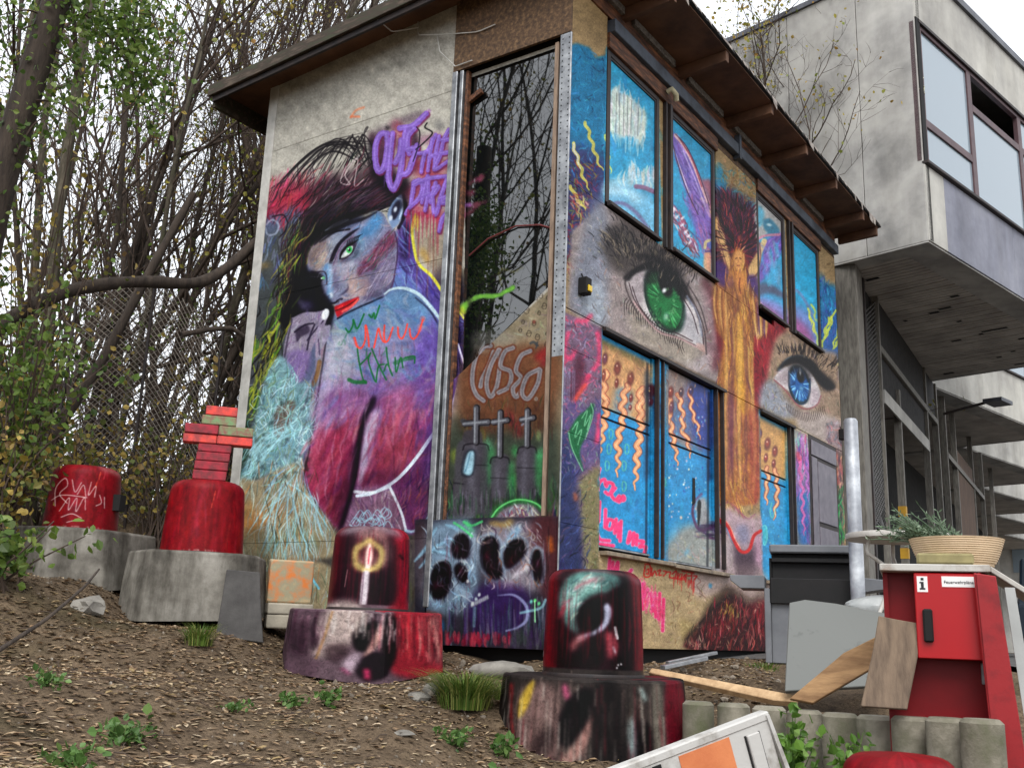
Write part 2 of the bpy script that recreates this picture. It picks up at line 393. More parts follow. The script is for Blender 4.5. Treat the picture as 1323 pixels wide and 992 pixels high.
    # ---- neck and back
    back = A_(700, 450, 722, 480, 722, 560, 745, 650, 800, 705, 850, 775, 885, 840) + B_(930, 20, 935, 160, 925, 330, 900, 470, 850, 640, 790, 800, 740, 890, 690, 880, 640, 720, 430, 870, 285, 680, 310, 560, 330, 430, 365, 200, 385, 110) + A_(400, 880, 440, 840, 560, 800, 620, 700, 640, 560)
    s.fill(back, (112, 96, 138), 1, 1.5)
    neck = A_(690, 480, 722, 560, 745, 650, 800, 710, 860, 790, 930, 930, 870, 960, 820, 860, 760, 790, 700, 750, 620, 760, 640, 690, 660, 600)
    s.fill(neck, (84, 70, 140), .9, 3); s.fill(A_(640, 700, 680, 640, 700, 690, 760, 770, 700, 745, 630, 755), (100, 130, 180), .85, 4)
    s.fill(A_(690, 490, 712, 500, 716, 560, 700, 640, 670, 600), (38, 28, 56), .85, 4)
    s.hatch(neck, 130, 1.15, 22, 1.8, [(70, 52, 128), (96, 84, 160), (52, 38, 92), (110, 110, 180), (120, 150, 190)], .5, .25)
    # shoulder and back colours
    s.fill(A_(390, 890, 450, 840, 560, 800, 640, 755, 720, 760, 790, 830, 840, 930, 700, 1000, 480, 990, 380, 1000), (98, 128, 160), .9, 5)
    s.fill(B_(390, 60, 480, 80, 520, 200, 500, 320, 400, 330, 345, 400, 370, 200), (158, 158, 170), .85, 8)
    s.fill(B_(400, 60, 440, 50, 480, 110, 440, 190, 400, 180), (150, 168, 140), .6, 8)
    s.fill(B_(560, 30, 700, 40, 760, 160, 740, 260, 600, 280, 540, 180), (128, 124, 160), .7, 8)
    s.fill(B_(730, 60, 850, 60, 860, 300, 800, 420, 720, 360), (104, 84, 160), .85, 8)
    s.fill(B_(330, 430, 400, 330, 520, 330, 540, 380, 500, 500, 480, 700, 425, 872, 285, 680, 310, 540), (150, 48, 78), .88, 7)
    s.fill(B_(560, 400, 640, 340, 760, 300, 830, 330, 830, 480, 760, 560, 640, 690, 500, 705, 520, 560), (146, 50, 80), .85, 8)
    s.fill(B_(700, 260, 830, 240, 860, 420, 820, 520, 740, 480), (84, 60, 130), .6, 9)
    s.fill(B_(640, 700, 740, 600, 830, 480, 840, 640, 760, 860, 700, 880), (88, 42, 78), .9, 5)
    s.fill(B_(480, 730, 620, 720, 690, 880, 560, 880, 430, 870), (120, 88, 110), .9, 5)
    bodyang = lambda x, y: 1.75 if y > 500 else .9
    s.hatch(B_(330, 430, 400, 320, 530, 330, 540, 380, 490, 700, 425, 865, 290, 680), 200, 1.95, 22, 4.5, [(170, 60, 84), (116, 36, 64), (176, 96, 120), (104, 70, 120), (150, 116, 150), (86, 34, 60), (150, 50, 70)], .4, .25, .2, 1.6)
    s.fill(B_(330, 430, 380, 340, 500, 335, 530, 370, 470, 420, 400, 470, 330, 520), (150, 130, 160), .55, 9)
    s.fill(B_(450, 520, 500, 480, 480, 700, 430, 850, 400, 840), (86, 30, 60), .5, 8)
    s.hatch(B_(560, 400, 640, 340, 830, 300, 835, 470, 640, 690, 500, 700, 520, 560), 200, 1.9, 22, 4.5, [(170, 64, 84), (122, 40, 70), (176, 100, 116), (96, 70, 130), (84, 50, 104), (80, 36, 64)], .4, .25, .2, 1.6)
    s.fill(B_(720, 300, 830, 300, 835, 470, 770, 540, 740, 420), (96, 56, 110), .5, 8)
    s.fill(B_(560, 640, 700, 480, 740, 560, 640, 690), (130, 60, 70), .5, 8)
    s.hatch(B_(385, 60, 560, 0, 700, 0, 850, 100, 850, 330, 700, 320, 400, 330, 345, 400), 330, lambda x, y: .5+(y-400)*.006, 17, 2.6, [(150, 165, 190), (90, 120, 165), (170, 160, 170), (110, 96, 150), (84, 130, 170), (160, 140, 160), (84, 84, 130)], .4, .5, .3, 1.0)
    s.hatch(B_(690, 190, 800, 180, 840, 330, 760, 380, 690, 330), 110, -.5, 20, 2.2, [(64, 40, 120), (90, 70, 160), (120, 110, 180), (52, 34, 84)], .6, .35)
    s.hatch(B_(780, 60, 860, 100, 860, 330, 800, 330), 60, 1.55, 30, 2, [(120, 110, 180), (92, 76, 150), (150, 140, 190)], .5, .1)
    s.hatch(B_(640, 700, 740, 600, 830, 480, 840, 640, 760, 860, 700, 880), 130, 2.0, 20, 1.8, [(110, 50, 80), (60, 30, 70), (130, 80, 100), (50, 26, 56), (120, 60, 60)], .55, .3)
    s.hatch(B_(480, 740, 620, 730, 680, 880, 440, 870), 90, 1.4, 18, 1.6, [(140, 110, 130), (96, 70, 100), (160, 150, 160), (80, 60, 84)], .5, .4)
    # creases
    s.fill(B_(565, 345, 575, 370, 540, 430, 520, 520, 505, 640, 450, 850, 425, 872, 470, 720, 490, 560, 515, 440), (34, 22, 40), .9, 2.5)
    s.fill(B_(580, 390, 600, 420, 570, 500, 548, 600, 520, 690, 505, 690, 520, 560, 545, 450), (168, 166, 188), .75, 3)
    s.line(B_(568, 320, 560, 350, 535, 395, 518, 470, 505, 560, 490, 680, 440, 850), 3.2, (20, 12, 24), .9, 1, (.3, .5))
    s.line(B_(750, 300, 745, 400, 720, 520, 690, 620), 2, (60, 30, 60), .6, 1.2, (.3, .3)); s.line(B_(780, 300, 765, 420, 735, 530), 1.6, (150, 110, 150), .5, 1)
    s.line(B_(430, 390, 395, 440, 365, 530), 3, (196, 150, 170), .55, 1.5, (.3, .3)); s.line(B_(470, 380, 440, 430), 3, (200, 190, 206), .6, 1.2)
    s.line(B_(280, 690, 330, 770, 410, 885), 2.4, (22, 14, 24), .9, .8); s.line(B_(375, 130, 350, 300, 325, 460, 300, 600, 282, 680), 2.6, (26, 18, 26), .85, 1)
    s.spray(B_(520, 440, 515, 520), 4, (60, 30, 50), .5)
    # strap, white lines
    s.line(A_(610, 775, 640, 755, 690, 752, 745, 775, 790, 820, 835, 880, 858, 930), 4.5, (170, 196, 206), .95, .6, (.5, .7)); s.line(A_(610, 778, 640, 757, 690, 754, 745, 777), 1.2, (235, 240, 240), .8)
    s.line(A_(735, 790, 790, 840, 830, 905, 850, 950), 2.5, (36, 26, 50), .8, .6)
    s.line(B_(935, 170, 905, 290, 870, 400, 810, 490, 740, 590, 680, 660, 630, 700, 560, 735, 500, 745), 4.5, (186, 200, 214), .95, .6, (1, .6)); s.line(B_(870, 405, 810, 492, 740, 592, 660, 680), 1.6, (236, 240, 244), .8)
    s.line(B_(490, 728, 560, 732, 630, 708), 4, (200, 206, 214), .9, .6)
    s.line(B_(632, 712, 655, 760, 680, 820, 695, 880), 3.4, (196, 204, 212), .9, .6); s.line(B_(695, 885, 730, 885, 780, 840, 800, 790), 3.4, (150, 180, 200), .85, .6)
    s.line(B_(868, 80, 900, 200, 930, 330), 2, (214, 220, 230), .9); s.line(B_(882, 140, 890, 280, 895, 420), 1.6, (200, 206, 224), .85)
    s.fill(B_(875, 60, 905, 90, 925, 200, 915, 380, 880, 500, 868, 420, 872, 200), (60, 36, 112), .7, 3)
    s.line(B_(935, 170, 905, 290, 872, 400), 3.4, (206, 216, 232), .95, .6); s.line(B_(885, 130, 920, 250, 932, 335), 2, (214, 220, 230), .9)
    # yellow outline
    s.line(A_(735, 455, 722, 500, 724, 560, 745, 650, 800, 705, 850, 780, 885, 838), 4, (214, 214, 70), .95, 1, (.7, 1)); s.line(B_(890, 0, 925, 60, 935, 170, 928, 330, 905, 450, 860, 610), 2.6, (206, 206, 90), .9, .8, (1, .5))
    s.spray(A_(740, 465, 735, 490), 5, (170, 180, 60), .5); s.line(B_(840, 690, 815, 760, 795, 810), 2, (150, 160, 70), .6, 1)
    # scribbles low on the back
    for i in range(16):
        x, y = 452+R.rand()*46, 662+R.rand()*22
        s.line([(x, y), (x+6, y-7), (x+11, y+1), (x+5, y+6), (x-2, y+3)], 1.3, (150, 190, 206), .7, .4)
    # ---- face
    face = F_(640, 185, 560, 240, 480, 290, 400, 325, 280, 360, 190, 430, 155, 510, 160, 580, 200, 610, 250, 605, 262, 640, 245, 700, 255, 760, 285, 800, 288, 828, 315, 838, 350, 850, 345, 880, 352, 912, 368, 945, 430, 905, 520, 862, 600, 828, 690, 788, 745, 730, 770, 640, 785, 540, 785, 420, 775, 330, 730, 270, 690, 200)
    s.fill(face, (122, 122, 146), 1, 1)
    s.fill(F_(180, 440, 300, 365, 390, 350, 350, 440, 300, 520, 260, 600, 200, 600, 160, 540), (158, 142, 134), .95, 4)
    s.fill(F_(290, 360, 440, 330, 400, 380, 330, 470, 300, 540, 290, 480), (128, 146, 170), .7, 4)
    s.fill(F_(640, 190, 690, 250, 640, 330, 570, 370, 500, 390, 520, 330, 580, 260), (76, 130, 176), .9, 4)
    s.fill(F_(270, 560, 310, 560, 320, 650, 330, 740, 300, 830, 285, 790, 285, 680, 262, 620), (100, 142, 184), .95, 3)
    s.fill(F_(340, 560, 480, 520, 520, 600, 480, 680, 420, 690, 360, 680), (150, 146, 160), .8, 5)
    s.fill(F_(430, 650, 560, 640, 600, 760, 520, 800, 440, 760), (166, 142, 138), .85, 5)
    s.fill(F_(490, 380, 560, 380, 540, 470, 490, 520, 450, 560, 470, 470), (112, 150, 170), .7, 4)
    s.fill(F_(740, 320, 775, 360, 770, 430, 700, 480, 640, 580, 560, 620, 505, 640, 520, 560, 590, 490, 660, 400), (108, 56, 80), .88, 3)
    s.fill(F_(660, 560, 760, 450, 785, 520, 760, 640, 700, 740, 600, 800, 560, 790, 620, 700), (140, 132, 158), .85, 4)
    s.hatch(face, 260, -.75, 11, 1.8, [(150, 150, 170), (110, 130, 165), (170, 152, 146), (96, 90, 120), (136, 120, 140), (90, 140, 175)], .34, .5, .3, .9)
    s.hatch(F_(740, 320, 775, 420, 640, 580, 510, 630, 590, 490), 60, -.9, 22, 1.2, [(140, 70, 96), (80, 40, 66), (160, 100, 120), (70, 96, 80)], .6, .15)
    s.hatch(F_(660, 560, 770, 450, 760, 640, 620, 790, 560, 790), 46, 2.15, 22, 1., [(170, 166, 186), (110, 100, 136), (190, 186, 200)], .6, .15)
    s.hatch(F_(190, 440, 300, 375, 330, 440, 250, 590, 180, 580), 60, 2.2, 9, 1.2, [(176, 156, 140), (140, 124, 120), (186, 170, 156)], .5, .3)
    s.line(F_(275, 320, 330, 290, 400, 255, 440, 240), 5, (150, 164, 170), .8, 1, (.3, .5)); s.line(F_(280, 345, 360, 325, 450, 310), 2.4, (30, 26, 34), .9, .6)
    # brow, eyes
    s.fill(F_(303, 552, 318, 500, 350, 430, 400, 372, 470, 322, 520, 300, 470, 345, 400, 405, 360, 470, 335, 530, 318, 556), (24, 20, 34), .97, .6)
    s.fill(F_(385, 520, 380, 480, 410, 440, 450, 405, 500, 395, 500, 430, 475, 470, 430, 510, 400, 525), (46, 28, 44), .8, 1.6)
    s.fill(F_(388, 516, 405, 482, 440, 440, 470, 428, 474, 450, 450, 490, 415, 510), (206, 214, 208), .98, .5); s.blob(*F_(447, 456)[0], 4.2, 5.2, (70, 176, 98), 1, .3, .75); s.blob(*F_(447, 456)[0], 2, 2.4, (16, 24, 20), 1, 0, .7); s.blob(*F_(441, 450)[0], 1.1, 1.1, WHT, 1, 0, .6)
    s.line(F_(380, 522, 392, 480, 425, 438, 470, 412, 515, 385), 2.6, (12, 10, 16), .97, .5, (.6, .3)); s.line(F_(390, 520, 425, 512, 465, 480, 480, 448), 1.4, (40, 24, 40), .9, .4)
    for i in range(7): s.line(F_(430+i*12, 425-i*5, 436+i*14, 395-i*6, 444+i*17, 378-i*6), 1.1, (16, 12, 18), .9, .4, (1, .2))
    s.line(F_(335, 560, 370, 470, 420, 400, 480, 360), 1.6, (106, 70, 96), .6, .8)
    s.fill(F_(232, 652, 262, 640, 275, 655, 262, 672, 240, 672), (30, 20, 30), .9, 1); s.blob(*F_(262, 658)[0], 3, 2.8, (110, 180, 130), 1, 0, .5); s.blob(*F_(248, 660)[0], 1.6, 1.6, WHT, 1, 0, .5)
    s.line(F_(175, 612, 215, 615, 265, 612, 285, 640, 288, 700), 2, (40, 26, 44), .7, .8)
    # nose, mouth
    s.line(F_(435, 700, 438, 730, 410, 760, 370, 785), 3, (40, 32, 56), .8, 1, (.4, .4)); s.line(F_(310, 836, 350, 832, 375, 812, 395, 806), 2.6, (26, 20, 36), .9, .7); s.blob(*F_(320, 775)[0], 4.5, 5.5, (180, 200, 216), .9); s.blob(*F_(318, 772)[0], 2, 2.4, (236, 240, 244), .9)
    s.fill(F_(350, 810, 400, 770, 440, 720, 440, 690, 410, 690, 370, 730, 340, 770), (128, 136, 162), .75, 2); s.line(F_(400, 790, 430, 800, 490, 790), 2.5, (180, 160, 160), .6, 1)
    s.blob(*F_(365, 822)[0], 3, 2.5, (20, 14, 24), .9, 0, .3)
    s.fill(F_(342, 862, 370, 850, 415, 828, 470, 806, 518, 790, 500, 830, 450, 880, 400, 915, 365, 938, 352, 905), (184, 26, 38), 1, .5); s.line(F_(350, 890, 420, 862, 500, 812), 1.8, (90, 10, 22), .9, .4); s.line(F_(400, 895, 460, 860, 512, 810), 3, (236, 96, 84), .85, .8); s.line(F_(365, 872, 400, 855), 2, (220, 70, 70), .8)
    s.line(F_(365, 945, 430, 908, 520, 864, 600, 830, 690, 790), 2.6, (18, 14, 26), .95, .6); s.line(F_(690, 785, 745, 730, 770, 640), 2.2, (90, 60, 96), .8, .8); s.line(F_(772, 330, 790, 420, 788, 520, 768, 640), 2, (60, 40, 70), .7, .8)
    s.line(F_(560, 800, 600, 720, 680, 590, 720, 520), 1.3, (196, 192, 206), .7, .5, (.3, .3)); s.line(F_(590, 800, 650, 690, 730, 560), 1.2, (180, 176, 200), .7, .5)
    # ear
    s.fill(F_(725, 240, 722, 190, 750, 130, 790, 80, 820, 60, 836, 100, 832, 180, 810, 250, 775, 295, 752, 300), (118, 140, 174), .97, 1); s.fill(F_(748, 215, 752, 160, 780, 115, 808, 105, 812, 160, 790, 220, 762, 245), (34, 30, 48), .9, 1.2); s.blob(*F_(775, 170)[0], 3, 5, (196, 206, 220), .9, .3, .4); s.blob(*F_(742, 230)[0], 3.4, 5, (206, 214, 226), .9, .3, .4); s.line(F_(790, 90, 822, 100, 826, 160, 805, 235), 2.2, (176, 196, 218), .9, .6)
    s.line(F_(835, 70, 850, 150, 835, 230, 800, 300), 4, (24, 18, 32), .85, 1.4)
    # black shadow under the face and behind the hand
    s.fill(A_(290, 700, 340, 690, 372, 770, 400, 810, 405, 880, 385, 930, 340, 900, 290, 850, 250, 830), (20, 16, 26), .95, 2.5); s.blob(*A_(300, 820)[0], 11, 9, (62, 56, 88), .8); s.spray(A_(270, 800, 290, 830), 6, (96, 92, 120), .5)
    # hand
    hand = A_(240, 870, 290, 848, 340, 846, 372, 838, 388, 850, 372, 900, 395, 900, 380, 960, 350, 992) + B_(360, 80, 355, 180, 335, 190, 330, 130, 300, 220, 270, 290, 220, 270, 205, 190, 215, 110, 240, 30)
    s.fill(hand, (140, 132, 150), 1, 1); s.fill(B_(215, 180, 300, 160, 310, 230, 270, 290, 225, 260), (120, 100, 150), .85, 4)
    s.hatch(hand, 110, 2.0, 12, 1.3, [(164, 156, 170), (120, 108, 140), (180, 174, 180), (100, 84, 120)], .5, .4)
    s.fill(B_(255, 80, 300, 60, 310, 90, 275, 110, 260, 130), (50, 40, 60), .8, 1.5); s.line(B_(250, 90, 290, 62, 325, 55), 2.2, (36, 28, 46), .85, .6); s.line(B_(330, 60, 310, 110, 300, 160), 2.4, (40, 32, 52), .8, .8); s.line(A_(300, 960, 340, 910, 375, 870), 2, (46, 36, 60), .8, .7); s.line(B_(345, 120, 350, 180), 2, (60, 50, 80), .7)
    s.line(B_(370, 5, 350, 60, 335, 130), 3, (150, 140, 165), .8, .8); s.fill(A_(360, 850, 375, 833, 388, 840, 384, 865, 368, 880, 358, 870), (216, 222, 226), .97, .5); s.line(B_(240, 40, 222, 120, 210, 190), 2.4, (60, 52, 70), .7, 1)
    s.line(B_(325, 300, 340, 260, 350, 210), 6, (130, 90, 40), .8, 1.5); s.line(B_(320, 430, 318, 400, 330, 330), 5, (150, 110, 50), .7, 1.5); s.line(B_(300, 640, 285, 560, 320, 440), 4, (30, 26, 26), .8, 1)
    # ---- lace sleeve and skirt: pale blue scribble
    sleeve = B_(160, 215, 205, 190, 260, 290, 320, 300, 325, 450, 300, 560, 270, 640, 180, 650, 60, 690, 20, 690, 60, 600, 90, 440, 130, 290)
    s.fill(sleeve, (120, 156, 164), .95, 2.5); s.fill(B_(165, 430, 200, 370, 250, 370, 240, 440, 180, 515), (110, 88, 78), .85, 2)
    s.hatch(sleeve, 420, 1.95, 26, 1.2, [(160, 210, 220), (110, 160, 172), (190, 224, 230), (84, 116, 120), (140, 180, 180), (120, 140, 110)], .7, .55, .5)
    skirt = B_(20, 700, 100, 680, 270, 610, 285, 690, 330, 770, 410, 885, 390, 992, 0, 992) + I_(424, 730, 428, 800, 300, 800, 290, 730)
    s.fill(skirt, (150, 138, 112), .97, 3)
    s.spray(B_(60, 790, 60, 880, 110, 840, 200, 800), 16, (170, 110, 56), .55); s.spray(B_(150, 930, 260, 900, 330, 940), 14, (110, 120, 90), .5); s.spray(I_(330, 730, 370, 740, 400, 750), 14, (100, 106, 92), .6)
    s.hatch(skirt, 330, 1.75, 30, 1.3, [(176, 200, 196), (186, 130, 80), (130, 140, 130), (150, 190, 200), (110, 96, 76), (196, 190, 160), (90, 110, 84)], .5, .3)
    def fan(x, y): return math.atan2(y-590, x-388)
    s.hatch(B_(150, 680, 270, 640, 400, 880, 330, 992, 120, 992), 150, fan, 38, 1.2, [(150, 206, 224), (186, 220, 228), (120, 170, 190)], .65, .15)
    for v in ((280, 620, 200, 730, 150, 830, 140, 992), (230, 700, 220, 850, 250, 992), (240, 740, 280, 900, 330, 990), (170, 670, 120, 800, 60, 900), (220, 690, 300, 750, 390, 880), (200, 700, 170, 860, 175, 992)): s.line(B_(*v), 2, (160, 206, 220), .75, .6, (.5, .4))
    for i in range(9):
        x, y = 322+R.rand()*70, 475+R.rand()*110
        s.line([(x, y), (x+8, y-8), (x+12, y+2), (x+4, y+9), (x-3, y+2)], 1.1, (196, 226, 232), .7, .4)
    for i in range(22): s.line([(300+R.rand()*25, 600+R.rand()*26), (330+R.rand()*30, 560+R.rand()*20), (370+R.rand()*20, 540+R.rand()*20)], R.uniform(.8, 1.8), (166, 212, 222), .6, .4, (.3, .3))
    s.line(B_(275, 595, 285, 635, 260, 610), 2.5, (200, 226, 232), .8); s.line(I_(398, 735, 404, 748, 412, 760), 3, (110, 190, 220), .8)
    # ---- purple lettering with red haze: OUT THE DARK
    s.spray(T_(150, 260, 330, 170, 500, 110), 9, (70, 50, 70), .45); s.spray(T_(400, 480, 560, 560, 700, 620), 13, (150, 40, 66), .6); s.spray(T_(620, 180, 640, 200), 9, (60, 60, 66), .55); s.spray(T_(300, 180, 360, 300, 360, 430), 10, (150, 50, 74), .5); s.spray(T_(420, 800, 560, 860, 660, 860), 10, (150, 40, 70), .55)
    s.drips(*T_(380, 820)[0], *T_(690, 900)[0], 26, 8, 62, 1.6, (160, 40, 70), .7); s.fill(I_(536, 300, 548, 285, 580, 300, 584, 370, 560, 350, 540, 330), (136, 120, 100), .5, 8); s.drips(536, 300, 584, 320, 14, 20, 80, 2.2, (120, 84, 70), .4); s.spray(T_(450, 880, 455, 960), 5, (190, 190, 60), .7); s.spray(A_(760, 600, 780, 640), 7, (170, 130, 50), .5)
    PU = (132, 98, 186); P2 = (152, 120, 204)
    s.spray(T_(200, 300, 230, 450, 270, 560), 10, (70, 40, 66), .6); s.spray(T_(420, 250, 440, 420, 420, 520), 9, (60, 40, 60), .6); s.spray(T_(500, 300, 640, 300, 690, 420), 10, (120, 60, 100), .5); s.spray(T_(420, 650, 560, 640, 690, 640), 12, (120, 44, 84), .6)
    OUT = ((235, 250, 185, 255, 150, 330, 145, 440, 165, 530, 200, 520, 225, 440, 235, 340, 230, 262), (275, 250, 262, 360, 250, 480, 245, 590, 275, 665, 310, 620, 340, 500, 355, 350, 375, 220), (330, 210, 430, 190, 530, 100), (440, 210, 395, 260, 385, 350, 400, 400), (340, 560, 390, 540, 430, 440, 460, 340), (390, 370, 460, 355), (295, 470, 330, 400, 340, 300))
    for v in OUT: s.line(T_(*v), 6.5, (150, 50, 84), .5, 2.5)
    for v in OUT: s.line(T_(*v), 7.2, PU, .97, .8); s.line(T_(*v), 2, P2, .5, 1)
    THE = ((470, 400, 540, 380, 600, 260), (520, 390, 500, 470, 490, 540), (575, 290, 555, 420, 540, 530), (625, 270, 600, 400, 590, 500), (550, 430, 610, 400), (700, 220, 660, 300, 630, 420, 590, 520, 690, 460), (650, 300, 720, 290), (640, 400, 700, 390))
    DRK = ((440, 610, 425, 700, 410, 790), (430, 620, 480, 600, 500, 660, 470, 740, 400, 810, 375, 855), (540, 570, 510, 700, 495, 770), (545, 580, 540, 700, 520, 830), (500, 720, 555, 700), (600, 620, 570, 720, 560, 770), (570, 730, 620, 650, 580, 660), (575, 730, 595, 860, 640, 740), (690, 580, 650, 690, 620, 790), (630, 740, 700, 720, 650, 770, 720, 770), (700, 830, 650, 890, 625, 985), (430, 640, 540, 590, 690, 570))
    for v in THE+DRK: s.line(T_(*v), 5, (150, 50, 84), .5, 2.5)
    for v in THE+DRK: s.line(T_(*v), 5.2, PU, .96, .8); s.line(T_(*v), 2.2, P2, .5, 1)
    s.line(T_(535, 170, 520, 205, 575, 245, 510, 320, 450, 370), 1.6, (24, 20, 26), .9); s.line(T_(455, 200, 480, 240, 470, 340, 430, 460), 1.4, (30, 24, 30), .8); s.spray(T_(240, 205, 235, 208), 4, (30, 26, 30), .8)
    s.line(I_(453, 152, 460, 143, 470, 139), 3, (220, 120, 80), .55, 1.5); s.line(I_(454, 151, 464, 151), 3, (220, 110, 70), .6, 1.5)
    # ---- red and green lettering on the shoulder
    RD = (230, 74, 58); GR = (32, 104, 52)
    for v in ((265, 460, 290, 540, 330, 550, 360, 480, 365, 350, 385, 430, 395, 540), (440, 550, 460, 460, 480, 380, 500, 450, 530, 500, 570, 480, 610, 370), (535, 350, 530, 440, 540, 500), (655, 370, 660, 440, 690, 470, 720, 420, 740, 340), (760, 380, 770, 450, 800, 470, 840, 420, 880, 300)): s.line(S_(*v), 2.2, RD, .95, .5)
    s.line(S_(262, 470, 290, 540), 4.5, RD, .95, .8); s.line(S_(360, 360, 390, 480), 4, RD, .9, .8); s.line(S_(880, 290, 850, 390), 6.5, (236, 84, 66), .9, 1.6); s.line(S_(490, 380, 530, 460), 3, RD, .8); s.line(S_(655, 360, 665, 450), 3.4, RD, .9)
    for x, y in ((290, 550), (375, 560), (420, 550), (485, 520), (620, 500), (610, 540), (690, 500), (740, 500), (800, 480), (685, 560)): s.line(S_(x, y, x+8, y+R.uniform(60, 130)), 1.3, (120, 60, 60), .75)
    for v in ((290, 560, 310, 700, 340, 830, 370, 870), (320, 700, 380, 640, 410, 600, 390, 670, 440, 830, 460, 860), (375, 560, 370, 640), (420, 560, 470, 680, 520, 780, 550, 840), (460, 850, 480, 720, 530, 700), (550, 550, 560, 640, 580, 740, 605, 800, 560, 700, 530, 760), (630, 640, 640, 770, 680, 640, 700, 730), (720, 640, 800, 630, 805, 690), (510, 620, 560, 560)): s.line(S_(*v), 2, GR, .93, .5)
    s.line(S_(215, 840, 270, 860, 360, 860), 5, GR, .85, 1.4); s.line(S_(630, 690, 700, 660, 800, 640), 5, GR, .6, 1.6)
    for v in ((130, 500, 120, 520, 145, 525, 170, 480, 180, 520), (185, 380, 215, 410, 250, 350, 255, 300, 290, 380, 350, 250), (210, 420, 290, 400), (180, 460, 210, 400), (395, 255, 420, 280, 440, 240, 450, 290, 490, 175), (400, 260, 430, 245)): s.line(S_(*v), 2.2, (30, 110, 54), .93, .5)
    s.blob(*S_(260, 375)[0], 5, 4.5, (30, 110, 54), .9); s.blob(*S_(425, 260)[0], 3, 2.6, (30, 110, 54), .9); s.blob(*S_(690, 330)[0], 3.2, 4, (24, 24, 40), .95, 0, .5); s.blob(*S_(706, 312)[0], 1.2, 2, WHT, 1, 0, .4)
    s.line(S_(720, 250, 760, 210, 830, 190), 1.5, (160, 190, 214), .7); s.line(S_(680, 90, 720, 60, 780, 80), 1.2, (150, 180, 206), .6); s.line(S_(730, 260, 800, 270, 850, 230), 4, (60, 50, 110), .6, 1.5)
    # ---- overspray on the tall glass (black = bare glass)
    C2 = fr(560, 40, 2.2545)
    s.fill(I_(598, 98, 735, 50, 730, 345, 592, 490), (0, 0, 0), 1, .3, False)
    for v in ((85, 440, 110, 425, 130, 415), (85, 500, 120, 495, 142, 488), (80, 530, 100, 515, 115, 500), (80, 460, 95, 470, 105, 455), (120, 430, 132, 412)): s.spray(C2(*v), 7, (150, 58, 96), .75, .2)
    s.spray(C2(80, 500, 95, 497), 5, (140, 110, 190), .7, .2)
    for v in ((70, 800, 100, 775, 130, 765, 170, 765, 205, 748, 222, 738), (75, 810, 85, 790)): s.spray(C2(*v), 6, (120, 190, 60), .85, .15)
    s.spray(C2(68, 805, 75, 815), 6, (200, 200, 50), .9, .1); s.spray(C2(185, 735, 178, 700, 185, 685, 220, 695, 250, 680), 5, (130, 130, 40), .6, .2); s.spray(C2(150, 600, 190, 610), 6, (70, 60, 30), .3, .2)
    s.spray(C2(75, 690, 90, 770, 95, 860), 6, (60, 56, 40), .5, .3); s.spray(C2(260, 740, 320, 720), 5, (70, 40, 30), .35, .2)
    # ---- panel with the gravestones (right of the aluminium post)
    pan = I_(592, 480, 740, 345, 745, 690, 550, 690)
    s.fill(pan, (132, 122, 102), 1, 1, False)
    s.hatch(I_(596, 480, 726, 370, 720, 460, 596, 520), 120, .3, 12, 2, [(146, 136, 116), (116, 108, 92), (126, 122, 110)], .5, .8)
    s.fill(G_(60, 150, 300, 90, 560, 130, 520, 420, 300, 480, 60, 440), (104, 66, 46), .85, 10); s.fill(G_(80, 20, 200, 0, 340, 80, 200, 120, 90, 120), (140, 138, 128), .6, 8)
    s.fill(G_(-10, 520, 100, 440, 300, 500, 520, 420, 560, 900, 300, 990, -80, 990), (56, 64, 56), .9, 9)
    s.fill(G_(60, 390, 200, 420, 320, 400, 520, 380, 510, 520, 300, 520, 80, 540), (88, 58, 42), .8, 9); s.spray(G_(290, 440, 330, 500, 340, 540), 9, (110, 40, 44), .6)
    for x, y, r, c in ((185, 590, 9, (96, 176, 130)), (175, 680, 9, (70, 150, 96)), (320, 620, 6, (60, 140, 80)), (450, 640, 10, (90, 176, 120)), (465, 720, 9, (56, 130, 84)), (320, 760, 8, (70, 140, 70)), (455, 830, 10, (50, 130, 70)), (170, 800, 10, (40, 100, 60)), (60, 780, 8, (150, 170, 60)), (30, 640, 9, (150, 170, 50)), (270, 800, 7, (130, 150, 60)), (435, 545, 5, (140, 170, 110)), (160, 540, 6, (120, 110, 50))): s.spray(G_(x, y-14, x, y+14), r, c, .75)
    s.hatch(G_(0, 780, 560, 780, 560, 960, -60, 960), 220, 1.6, 26, 1.8, [(40, 76, 46), (24, 40, 30), (70, 110, 70), (96, 96, 110), (30, 26, 36), (60, 50, 70)], .6, .12)
    s.hatch(G_(60, 380, 540, 360, 540, 560, 40, 560), 120, 1.6, 18, 1.6, [(110, 70, 50), (76, 50, 40), (96, 90, 70), (60, 60, 50)], .45, .2)
    # three monuments
    s.fill(G_(40, 580, 150, 560, 160, 640, 140, 780, 130, 930, 10, 930, 20, 780), (74, 72, 78), .95, 1.5); s.fill(G_(70, 620, 90, 604, 120, 604, 136, 625, 120, 740, 56, 735), (44, 46, 56), .9, 1); s.fill(G_(76, 640, 95, 610, 126, 620, 112, 732, 64, 728), (150, 186, 200), .95, 1.2); s.line(G_(100, 625, 85, 690, 72, 722), 2.2, (90, 130, 150), .7); s.line(G_(20, 775, 140, 790), 2, (40, 38, 44), .8)
    s.line(G_(130, 400, 120, 480, 110, 560), 5, (70, 68, 74), .95, 1); s.line(G_(62, 470, 120, 484, 186, 485), 6, (72, 72, 76), .95, 1); s.blob(*G_(132, 408)[0], 6, 7, (130, 136, 140), .9, 0, .3); s.blob(*G_(132, 408)[0], 3, 3.6, (70, 66, 70), .8, 0, .3); s.fill(G_(75, 520, 150, 520, 155, 575, 70, 575), (66, 62, 68), .9, 1.4)
